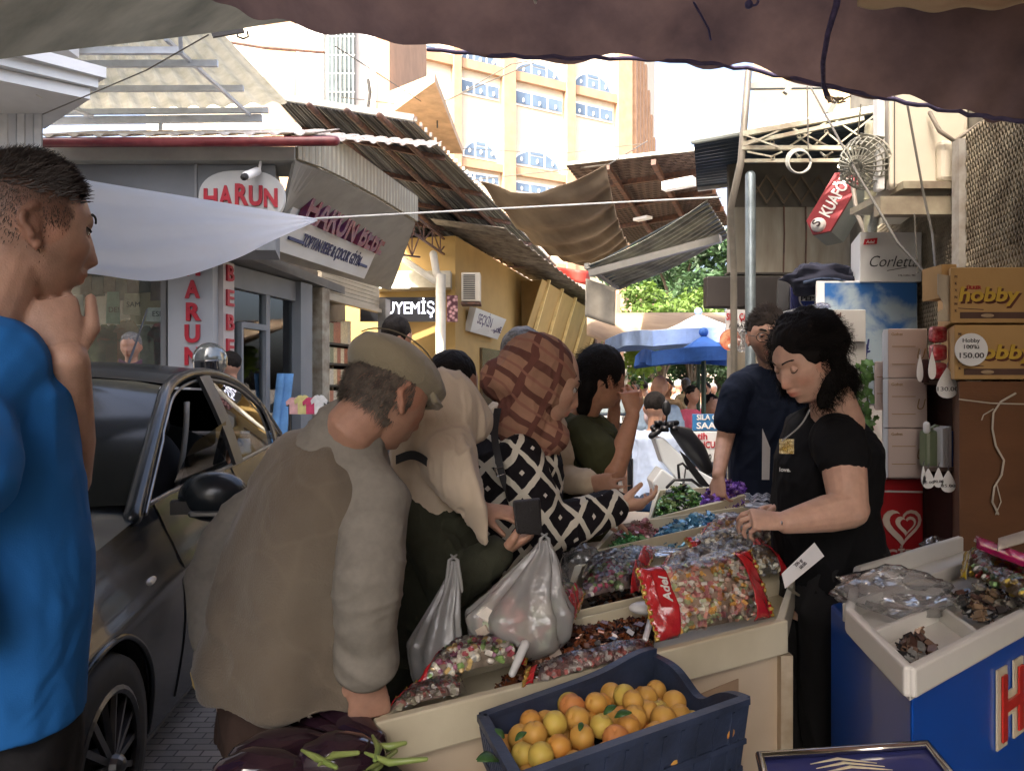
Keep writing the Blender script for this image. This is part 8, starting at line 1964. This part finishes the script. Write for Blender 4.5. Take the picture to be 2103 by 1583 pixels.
p2 = H.scalp_pts(3200, lambda q: 1. if q.z > .070-.3*abs(q.x) and -.02 < q.y < .075 and (q.z > .045 or q.y < .04) else 0, 31)
strands(m, p2, .085, lambda q: -H.f*.75+H.r*clamp(q.x*22, -.7, .7)-H.u*.2, .0014, 7, curl=.35, rnd=rnd, lift=.35, jit=.12); m.build('loose_hair', hairk, hg)
black = M('cotton_black', (.007, .007, .008), .85, spec=.2, fold=7, sc=5, var=.3, bump=.12, bsc=300)
g = MB(); torso(g, [(P(1720, 862, 2.29), .10, .085), (P(1712, 890, 2.31), .180, .115), (P(1698, 960, 2.33), .175, .142), (P(1690, 1040, 2.34), .165, .140), (P(1698, 1120, 2.35), .17, .150), (P(1703, 1180, 2.36), .18, .16)], fb, 28)
g.tube([sl+V(0, .03, .0), sl+V(0, .005, -.01), sl.lerp(el, .24)], [.075, .078, .076], 18); g.tube([sr, sr.lerp(er, .4)], [.075, .07], 16); garment(g, 'tshirt', black, pr, .0065, .005, 7, (1, 1, .6), True, 4, 6.)
gold = M('sequin_gold', (.60, .42, .10), .25, metal=.9, sc=60, col2=(.9, .8, .5), bump=1., bsc=120)
m = MB(); rnd = random.Random(3)
for i in range(9):
    for j in range(9):
        p = P(1602+i*3.4, 903+j*3.4, 2.165-.0012*(i-4)); m.box(p, (.0042, .002, .0042), rz=-.5+rnd.uniform(-.5, .5))
m.build('sequin_print', gold, pr)
m = MB()
for i in range(26): t = i/25; m.ball(P(1662-56*t+10*math.sin(t*3), 842+62*t, 2.12+.0*t), .003, 6, 4)
m.build('bead_necklace', M('beads_silver', (.6, .6, .58), .25, metal=.7), pr)
text('love.', .011, M('print_silver', (.6, .6, .6), .5), P(1612, 968, 2.13), V(1, -.4, 0), Z1, pr, t=.002, bold=.02)
g = MB(); torso(g, [(P(1700, 1120, 2.35), .165, .15), (P(1714, 1190, 2.36), .19, .175), (hips, .19, .17)], fb, 26); f_ = fb.normalized(); l_ = V(f_.y, -f_.x, 0)
std_legs(g, hips, fb, w=.145)
for sg in (-1, 1): h = hips+l_*.09*sg; g.tube([V(h.x-.01, h.y, .45), V(h.x+.01, h.y, .08)], [.09, .085], 16)
garment(g, 'trousers', M('trousers_black2', (.007, .007, .008), .85), pr, .009, .006, 7, (1, 1, .5)); shoes(pr, hips, fb)
m = MB(); m.tube([P(1606, 1062, 2.02), P(1606, 1076, 2.0), P(1606, 1085, 2.03)], .002, 5); m.build('bracelet', M('buckle_silver', (0, 0, 0)), pr)

# ---- 7 man in navy with glasses
sk7 = skin('skin_navy_man', (.50, .29, .20))
f7 = V(-.22, -.96, -.12).normalized(); H = Head(P(1577, 690, 3.35), f7, sc=1.0)
pr = person('man with glasses and stubble in a navy T-shirt standing behind the far candy tray', V(P(1590, 0, 3.45).x, 3.45, 0))
b = MB(); H.add(b, 84, 72); nk = P(1596, 770, 3.42); b.tube([H.W(0, -.03, -.05), nk], [.056, .062], 16); fb = V(-.2, -.95, 0); hips = P(1580, 1130, 3.48)
torso(b, [(nk, .08, .07), (P(1590, 810, 3.45), .19, .10), (P(1585, 950, 3.46), .15, .11), (hips, .15, .12)], fb)
sr, sl = P(1512, 795, 3.40), P(1672, 795, 3.48); er = P(1488, 905, 3.42); w_ = P(1476, 975, 3.28)
b.tube([sr, er], [.048, .040], 12); b.tube([er, w_], [.040, .028], 12); hand(b, w_, V(-.1, -.3, -1), V(.6, .4, 0), 1.0, 1, (.4, .5, .4))
el = P(1690, 900, 3.5); w2 = P(1680, 1000, 3.4); b.tube([sl, el], [.048, .04], 12); b.tube([el, w2], [.04, .028], 12); hand(b, w2, V(0, -.2, -1), V(-.6, .4, 0), 1., -1)
std_legs(b, hips, fb); bd = voxel(b, .004, 3); H.tint(bd, beard=1., lips=(.95, .6, .56)); bd.build('body', sk7, pr, smooth=True, vcol=True); eyes(H, pr, skinm=sk7, brow=(.02, .015, .01), browt=.0035)
g = MB(); g.ball(H.W(0, -.02, .040), (.083, .098, .090), 26, 20, M3=Matrix((H.r, H.f, H.u)).transposed(), fn=lambda q: 1+.06*fbm(q, 3)); hg = garment(g, 'hair', M('hair_dark_brown', (.030, .021, .015), .7, spec=.15, sc=50, var=.4), pr, .006, .004, 25, (1, 1, 1), False, 2, 2.)
m = MB(); rnd = random.Random(9); pts = [(H.W(*(q*1.06+V(0, -.01, .006))), n, q) for p, n, q in H.scalp_pts(2600, lambda q: 1. if q.z > .055 or (q.z > .01 and q.y < -.0) else 0, 8)]; strands(m, pts, .024, lambda q: -H.f*.4+H.r*.5, .0012, 3, curl=.3, rnd=rnd, lift=.4); m.build('loose_hair', MATS['hair_dark_brown'], hg)
m = MB()
for sg in (-1, 1):
    c = H.W(sg*.032, .098, .0); m.tube([c+(H.r*math.cos(t)*.024+H.u*math.sin(t)*.019) for t in [2*math.pi*k/20 for k in range(21)]], .0016, 6, caps=False); m.tube([H.W(sg*.056, .096, .004), H.W(sg*.078, .04, .006), H.W(sg*.082, -.012, .002)], .0015, 5)
m.tube([H.W(-.009, .100, .004), H.W(0, .106, .006), H.W(.009, .100, .004)], .0015, 5); m.build('glasses', M('frame_black', (.01, .01, .01), .3), pr)
navy = M('cotton_navy', (.010, .016, .034), .85, spec=.2, fold=7, sc=4, var=.25, bump=.12, bsc=300)
g = MB(); torso(g, [(P(1594, 752, 3.43), .105, .085), (P(1592, 775, 3.44), .20, .12), (P(1586, 860, 3.46), .195, .14), (P(1584, 980, 3.47), .185, .14), (P(1583, 1080, 3.47), .18, .14)], fb, 26)
g.tube([sr+V(.02, 0, .0), sr+V(0, 0, -.02), sr.lerp(er, .62)], [.066, .070, .068], 16); g.tube([sl, sl.lerp(el, .62)], [.068, .068], 16); garment(g, 'tshirt', navy, pr, .007, .005, 7, (1, 1, .6), True, 4, 4.)
g = MB(); std_legs(g, hips, fb, w=.115); torso(g, [(P(1583, 1060, 3.47), .165, .13), (hips, .17, .135)], fb); garment(g, 'trousers', jeansm, pr, .014, 0); shoes(pr, hips, fb)

# ---- generic figures further off
skg = skin('skin_generic', (.42, .23, .15))
def figure(label, px, py, Y, f, top, bottom, hairc, sc=1., sit=False, bald=False, arm=None, vs=.010, female=False, group=None, helmet=None, skinc=None, reach=None, hat=None, strip=False):
    "standing or seated person; px,py = centre of the head at distance Y"
    f = Vector(f); f.z = 0; f.normalize(); l = V(f.y, -f.x, 0); c = P(px, py, Y); H = Head(c, V(f.x, f.y, -.1), sc=sc)
    sk = skinc or skg; o = person(label, V(c.x, c.y, 0), group); b = MB(); H.add(b, 40, 34)
    zt_ = c.z-.17*sc; nk = V(c.x, c.y, zt_)-f*.03; b.tube([H.W(0, -.02, -.05), nk], [.052, .055], 10)
    hz = zt_-.52*sc; hp = V(c.x, c.y, hz)-f*.04; ch_ = V(c.x, c.y, zt_-.12)-f*.03
    torso(b, [(nk, .07, .06), (ch_, .15, .1), (hp, .14, .11)], f, 14)
    g = MB(); W_ = .165 if female else .19
    torso(g, [(nk+V(0, 0, .0), .09, .075), (nk-V(0, 0, .05), W_, .11), (ch_-V(0, 0, .15), W_*.92, .125), (hp+V(0, 0, -.05), W_*.95, .13)], f, 18)
    for sg in (-1, 1):
        s = nk-V(0, 0, .06)+l*W_*.95*sg; e = s+V(0, 0, -.27)+l*.04*sg; wv = e+V(0, 0, -.2)+f*.10
        if arm == 'front': wv = e+f*.2+V(0, 0, .03)-l*.1*sg
        if reach is not None and sg == reach[0]: e = reach[1]; wv = reach[2]
        b.tube([s, e], [.045, .036], 10); b.tube([e, wv], [.036, .026], 10); hand(b, wv, (wv-e), l*-sg, .95*sc, 1 if sg > 0 else -1)
        g.tube([s-l*.03*sg, s.lerp(e, .6)], [.068, .07], 12)
        if strip: g.tube([s.lerp(e, .6), e, e.lerp(wv, .85)], [.07, .06, .05], 12)
    lg = MB()
    if sit:
        for sg in (-1, 1):
            h = hp+l*.1*sg; k = h+f*.42+V(0, 0, .02); lg.tube([h, k, k+V(0, 0, -k.z+.08)], [.095, .075, .055], 12)
    else: std_legs(lg, hp, f, w=.105)
    b.add(lg.v, lg.f)
    bd = voxel(b, vs, 2); H.tint(bd, lips=(.95, .65, .6)); bd.build('body', sk, o, smooth=True, vcol=True)
    garment(g, 'top', top, o, .012, .008, 8, (1, 1, .6), True, 3, px*.1)
    for i, p in enumerate(lg.v): pass
    l2 = MB()
    if sit:
        for sg in (-1, 1): h = hp+l*.1*sg; k = h+f*.42+V(0, 0, .02); l2.tube([h, k, k+V(0, 0, -k.z+.1)], [.11, .09, .07], 12)
        l2.ball(hp, (.17, .15, .12), 14, 10)
    else: std_legs(l2, hp, f, w=.12); torso(l2, [(hp+V(0, 0, .06), .16, .12), (hp-V(0, 0, .06), .17, .13)], f, 14)
    garment(l2, 'trousers', bottom, o, .018, 0)
    A = Matrix((H.r, H.f, H.u)).transposed()
    if helmet: m = MB(); m.ball(H.W(0, 0, .03), (.125, .14, .14), 28, 20, M3=A); m.build('helmet', helmet, o, smooth=True); m = MB(); m.grid(lambda u, v: H.W(math.sin((u-.5)*2.4)*.127, .0+math.cos((u-.5)*2.4)*.142, .04-.08*v), 14, 6, t=.003); m.build('visor', M('visor_dark', (.01, .01, .012), .05, coat=1), o, smooth=True)
    elif not bald:
        g = MB(); g.ball(H.W(0, -.022, .035), (.084, .098, .095), 20, 16, M3=A)
        if female: g.ball(H.W(0, -.06, -.06), (.08, .06, .09), 16, 12, M3=A)
        if hat: g.tube([H.W(0, 0, .04), H.W(0, 0, .06)], [.14, .14], 16)
        garment(g, 'hair', hairc, o, .007, .006, 25, (1, 1, .6), False, 2, px*.2)
    return o, H
whs = M('shirt_white', (.72, .73, .75), .8, sc=10, var=.1); lbs = M('shirt_light_blue', (.38, .50, .62), .8, sc=10); gry = M('shirt_grey', (.16, .16, .17), .8); bgs = M('sleeve_beige', (.48, .38, .26), .85, sc=10); pks = M('top_pink', (.62, .10, .16), .8); khk = M('top_khaki', (.35, .28, .16), .8); dnm = M('denim_dark', (.03, .045, .08), .85); tan_t = M('trousers_tan', (.25, .18, .11), .8)
hd = M('hair_dark', (.014, .011, .009), .75, spec=.15, sc=40, var=.5, bump=.6, bsc=90); hgr = M('hair_greyish', (.22, .21, .20), .6, sc=50, col2=(.06, .055, .05), bump=.6, bsc=90); hwh = M('hair_white', (.5, .48, .44), .6, sc=50)
figure('short dark haired person seen from behind above the flat cap', 817, 694, 4.4, (.3, 1, 0), gry, jeansm, hd, vs=.009)
figure('curly black haired person between the flat cap and the plaid headscarf', 936, 790, 2.85, (.7, .8, 0), MATS['cotton_black'], jeansm, hd, vs=.009)
o, H = figure('grey haired man behind the plaid headscarf in a beige shirt reaching forward', 1083, 738, 3.05, (.8, .6, 0), bgs, jeansm, hgr, vs=.008, reach=(1, P(1150, 985, 2.85), P(1212, 990, 2.75)), strip=True)
o, H = figure('man in a white polo shirt with a dark collar looking down behind the car', 268, 712, 6.6, (.15, -1, 0), whs, dnm, hgr, vs=.011)
m = MB(); m.grid(lambda u, v: P(248+42*u, 737+9*math.sin(math.pi*u)+10*v, 6.47-.04*math.sin(math.pi*u)), 12, 3, t=.02); m.build('collar', M('collar_maroon', (.10, .05, .07), .8), o)
figure('motor scooter rider in a glossy grey helmet behind the car roof', 432, 748, 6.0, (-.3, -1, 0), gry, dnm, hd, helmet=M('helmet_grey', (.14, .15, .14), .12, coat=1, metal=.4), vs=.012)
figure('dark haired man in a pale blue shirt bending beside the helmeted rider', 468, 752, 6.5, (-1, .2, 0), lbs, dnm, hd, vs=.012)
figure('bald man in a light blue shirt walking towards the camera in the bright street', 1355, 796, 7.9, (.05, -1, 0), lbs, gry, hd, bald=True, vs=.010, sc=1.05)
figure('seated man in a white and blue polo shirt seen from behind by the scooter', 1345, 838, 5.9, (.25, .95, 0), M('shirt_ice', (.52, .62, .80), .8), dnm, hd, sit=True, vs=.010)
figure('person with a pink veil behind the seated mans shoulder', 1352, 842, 6.6, (.6, -.6, 0), gry, dnm, M('veil_pink', (.5, .38, .38), .8), sit=True, vs=.012, female=True)
figure('woman in a coral pink T-shirt walking in the bright street', 1424, 812, 9.5, (.5, -.85, 0), pks, dnm, hd, female=True, vs=.012)
figure('dark haired man sitting behind the small blue menu board', 1462, 834, 8.0, (.3, -.9, 0), gry, dnm, hd, sit=True, vs=.012)
for i, (px, py, Y, f, tp, hc, lb) in enumerate(((1322, 796, 15, (0, 1, 0), khk, hd, 'person in a khaki top far down the street left of the bald man'), (1337, 798, 17, (.4, -1, 0), pks, hgr, 'person in a reddish top far behind the bald mans left shoulder'), (1369, 795, 11, (-.3, -1, 0), tan_t, hd, 'man half hidden right behind the bald man'), (1396, 792, 16, (1, 0, 0), whs, hwh, 'white haired person in a white shirt far down the street'), (1408, 790, 14, (0, 1, 0), khk, MATS['hair_brown_black'], 'auburn haired person in a khaki top behind the coral pink woman'), (1440, 806, 11.5, (.2, 1, 0), gry, hd, 'person in dark grey right of the coral pink woman'), (1464, 800, 15, (0, -1, 0), whs, hwh, 'person in a white top far behind the menu board'), (1449, 800, 13, (-.5, -1, 0), MATS['cotton_black'], hd, 'person in black among the far crowd'), (1306, 800, 18, (0, 1, 0), lbs, hd, 'person in blue farthest along the street by the black car'), (1384, 800, 19, (0, -1, 0), tan_t, hd, 'person in tan among the far crowd'))):
    figure(lb, px, py, Y, f, tp, dnm, hc, vs=.018, female=i in (1, 4, 7))

# ---- street clutter behind: umbrellas, boards, trees
def umbrella(label, cx, cy, Y, hw, hz, val, top, side, pole=True, rot=.6, zt=.45):
    a = P(cx, cy, Y); o = thing('market_umbrella', label, 'umbrella', V(a.x, a.y, 0)); n = 4; cor_ = [V(math.cos(rot+k*math.pi/2), math.sin(rot+k*math.pi/2), 0)*hw*1.41 for k in range(4)]
    m = MB()
    for k in range(4):
        p, q = a+cor_[k]-V(0, 0, zt), a+cor_[(k+1) % 4]-V(0, 0, zt)
        m.grid(lambda u, v: a.lerp(p, v).lerp(a.lerp(q, v), u)-V(0, 0, .10*math.sin(math.pi*v)+.05*math.sin(math.pi*u)*v*-1), 8, 10, t=.006)
    m.build('canopy', top, o)
    for k in range(4):
        p, q = a+cor_[k]-V(0, 0, zt), a+cor_[(k+1) % 4]-V(0, 0, zt); m = MB(); m.grid(lambda u, v: p.lerp(q, u)+V(0, 0, .05*math.sin(math.pi*u)-val*v)+(q-p).cross(V(0, 0, 1)).normalized()*.03*math.sin(u*16)*v, 24, 3, t=.006); m.build('valance', side, o)
    m = MB(); m.tube([V(a.x, a.y, 0), a+V(0, 0, .02)], .025, 8); m.build('pole', M('pole_green', (.02, .05, .03), .5), o)
    m = MB(); m.ball(a+V(0, 0, .03), .05, 10, 8); m.build('finial', side, o)
    return o
umbrella('large white market umbrella with a pale blue valance in the bright street', 1434, 645, 9.5, .92, 0, .17, M('umb_white', (.80, .82, .85), .7, tlu=.3), M('umb_lightblue', (.30, .42, .66), .7, tlu=.35), rot=.95, zt=.28)
umbrella('lower blue market umbrella beside the white one', 1445, 688, 7.9, .62, 0, .13, M('umb_blue', (.04, .15, .50), .7, tlu=.4), MATS['umb_blue'], rot=.75, zt=.20)
def signboard(name, label, px0, px1, py0, py1, Y, mat, lines):
    a = P(px0, py1, Y); b_ = P(px1, py0, Y); o = thing(name, label, 'sign', V((a.x+b_.x)/2, Y, a.z)); m = MB(); m.box(((a.x+b_.x)/2, Y, (a.z+b_.z)/2), (b_.x-a.x, .03, b_.z-a.z)); m.build('panel', mat, o, bevel=.004)
    for s_, h_, mt, px, py, wd in lines: text(s_, h_, mt, P(px, py, Y-.018), X1, Z1, o, 'lettering', .003, .02, wd)
    for dx in (-.4, .4): m = MB(); x = (a.x+b_.x)/2+(b_.x-a.x)*dx; m.bar((x, Y+.03, a.z), (x, Y+.2, 0), .02); m.build('leg', blackp, o)
    return o
signboard('menu_board', 'blue menu board with white lettering over a white one behind the scooter', 1422, 1500, 850, 884, 5.2, M('board_blue', (.03, .16, .36), .4), [('SILA ÇAY', .035, whp, 1461, 862, .2), ('SAATİ', .042, whp, 1461, 880, .2)])
signboard('menu_board', 'white menu board with red and black lettering under the blue one', 1412, 1500, 886, 948, 5.15, cardw, [('Fatih', .045, redp, 1434, 902, .12), ('TUNCULU', .042, redp, 1452, 919, .22), ('Tatlı', .03, blk, 1440, 931, .07), ('₺75.00', .034, blk, 1444, 943, .11)])
# ------------------------------------------------------------------ trees and the far end of the street
def tree(label, x, y, h, r, seed, mat, n=2600, ls=.10, zb=.35, cat='tree', name='street_tree'):
    rnd = random.Random(seed); o = thing(name, label, cat, V(x, y, 0)); m = MB(); base = V(x, y, 0); cl = []
    m.tube([base, base+V(.1, 0, h*.3), base+V(.05, .1, h*.55)], [r*.09, r*.07, r*.045], 10)
    for k in range(11):
        t = 2*math.pi*k/11+rnd.uniform(-.3, .3); z = h*rnd.uniform(zb+.05, .92); rr = r*rnd.uniform(.35, .85)*(1-.5*max(0, z/h-.6)); e = V(x+math.cos(t)*rr, y+math.sin(t)*rr, z)
        m.tube([base+V(.05, .05, h*rnd.uniform(.25, .5)), base.lerp(e, .6)+V(0, 0, z*.25), e], [r*.035, r*.02, r*.008], 6); cl.append((e, r*rnd.uniform(.28, .45)))
    m.build('trunk', M('bark', (.10, .075, .05), .9, sc=8, bump=.5), o, smooth=True)
    cl.append((V(x, y, h*.8), r*.5)); f = MB()
    for i in range(n):
        c, s = cl[rnd.randrange(len(cl))]; d = V(rnd.gauss(0, 1), rnd.gauss(0, 1), rnd.gauss(0, 1)).normalized(); p = c+V(d.x, d.y, d.z*.75)*s*rnd.uniform(.35, 1.05)
        k = len(f.v); a = V(rnd.gauss(0, 1), rnd.gauss(0, 1), rnd.gauss(0, .7)).normalized(); b_ = a.cross(V(rnd.gauss(0, 1), rnd.gauss(0, 1), rnd.gauss(0, 1))).normalized(); L_ = ls*rnd.uniform(.6, 1.4)
        sh = rnd.uniform(.7, 1.25); f.v += [p-a*L_, p+b_*L_*.4, p+a*L_, p-b_*L_*.4]; f.c += [(sh, sh, sh)]*4; f.f.append((k, k+1, k+2, k+3))
    f.build('crown', mat, o, vcol=True); return o
lg = M('foliage_light', (.13, .22, .035), .6, vcol=True, sc=1, var=.35, tlu=.35); dg_ = M('foliage_dark', (.035, .085, .025), .6, vcol=True, sc=1, var=.4, tlu=.25)
tree('tall dark green tree behind the bright street', P(1400, 0, 34).x, 34, 8.4, 3.2, 1, dg_, 5000, .17)
tree('dark tree left behind the striped awning', P(1330, 0, 38).x, 38, 8, 3.0, 2, dg_, 4000, .18)
tree('dark tree at the right end of the street opening', P(1478, 0, 30).x, 30, 6.2, 2.4, 3, dg_, 3500, .15, .1)
tree('low dark shrub tree behind the umbrella pole', P(1405, 0, 24).x, 24, 3.0, 2.0, 4, dg_, 4200, .10, .02)
tree('low dark shrub tree behind the navy mans shoulder', P(1470, 0, 22).x, 22, 2.9, 1.7, 6, dg_, 3600, .10, .02)
tree('bright yellow green tree above the umbrellas', P(1355, 0, 20).x, 20, 4.15, 1.5, 5, lg, 5200, .09, .62)
tree('bright yellow green tree above the white umbrella top', P(1415, 0, 21).x, 21, 4.1, 1.1, 15, lg, 3600, .09, .62)
v = thing('hanging_vine', 'thin yellow green vine hanging left of the umbrellas', 'plant', P(1315, 790, 13)); m = MB(); rnd = random.Random(4)
for i in range(700):
    px = 1318+rnd.gauss(0, 15); py = 705+abs(rnd.gauss(0, 26)); leafy(m, P(px, py, 13+rnd.uniform(-.3, .3)), rnd.uniform(.03, .06), V(rnd.uniform(-1, 1), -1, rnd.uniform(-.5, .8)), rnd.uniform(0, 6))
m.build('leaves', M('foliage_vine', (.20, .32, .04), .6, sc=5, tlu=.4), v); m = MB(); m.tube([P(1300, 690, 13), P(1318, 740, 13), P(1322, 780, 13)], .02, 6); m.build('stem', MATS['vine_stem'], v)
fw = thing('slatted_house', 'far house front of brownish vertical boards at the end of the yellow wall', 'building', V(P(1290, 0, 25).x, 26, 0))
m = MB(); a = P(1222, 0, 25).x; b_ = P(1342, 0, 25).x; m.hexa([V(a, 25, 0), V(b_, 25, 0), V(b_+1, 29, 0), V(a, 29, 0)], [V(a, 25, 4.4), V(b_, 25, 4.4), V(b_+1, 29, 4.4), V(a, 29, 4.4)]); m.build('wall', striped('slat_brown', (.40, .25, .17), (.20, .12, .09), 4, (1, 0, 0), bump=.5), fw)
m = MB()
for px in (1285, 1312, 1336): x = P(px, 0, 24.9).x; m.box((x, 24.9, 1.7), (.12, .1, 3.4))
m.build('post', M('post_pale', (.6, .55, .48), .7), fw)
fb_ = thing('far_building', 'pale building with a corrugated upper wall behind the trees', 'building', V(P(1330, 0, 60).x, 62, 0)); m = MB(); a = P(1150, 0, 60).x; b_ = P(1360, 0, 60).x; m.hexa([V(a, 60, 0), V(b_, 60, 0), V(b_+2, 70, 0), V(a, 70, 0)], [V(a, 60, 11.6), V(b_, 60, 11.6), V(b_+2, 70, 11.6), V(a, 70, 11.6)]); m.build('wall', M('far_pale', (.6, .52, .45), .8, sc=1, var=.2), fb_)
fb2 = thing('far_house', 'pale house closing the far right of the street behind the trees', 'building', V(P(1480, 0, 45).x, 46, 0)); m = MB(); a = P(1395, 0, 45).x; b_ = P(1640, 0, 45).x; m.hexa([V(a, 45, 0), V(b_, 45, 0), V(b_, 50, 0), V(a, 50, 0)], [V(a, 45, 5.2), V(b_, 45, 5.2), V(b_, 50, 5.2), V(a, 50, 5.2)]); m.build('wall', M('far_stone', (.5, .45, .38), .8, sc=1, var=.2), fb2)
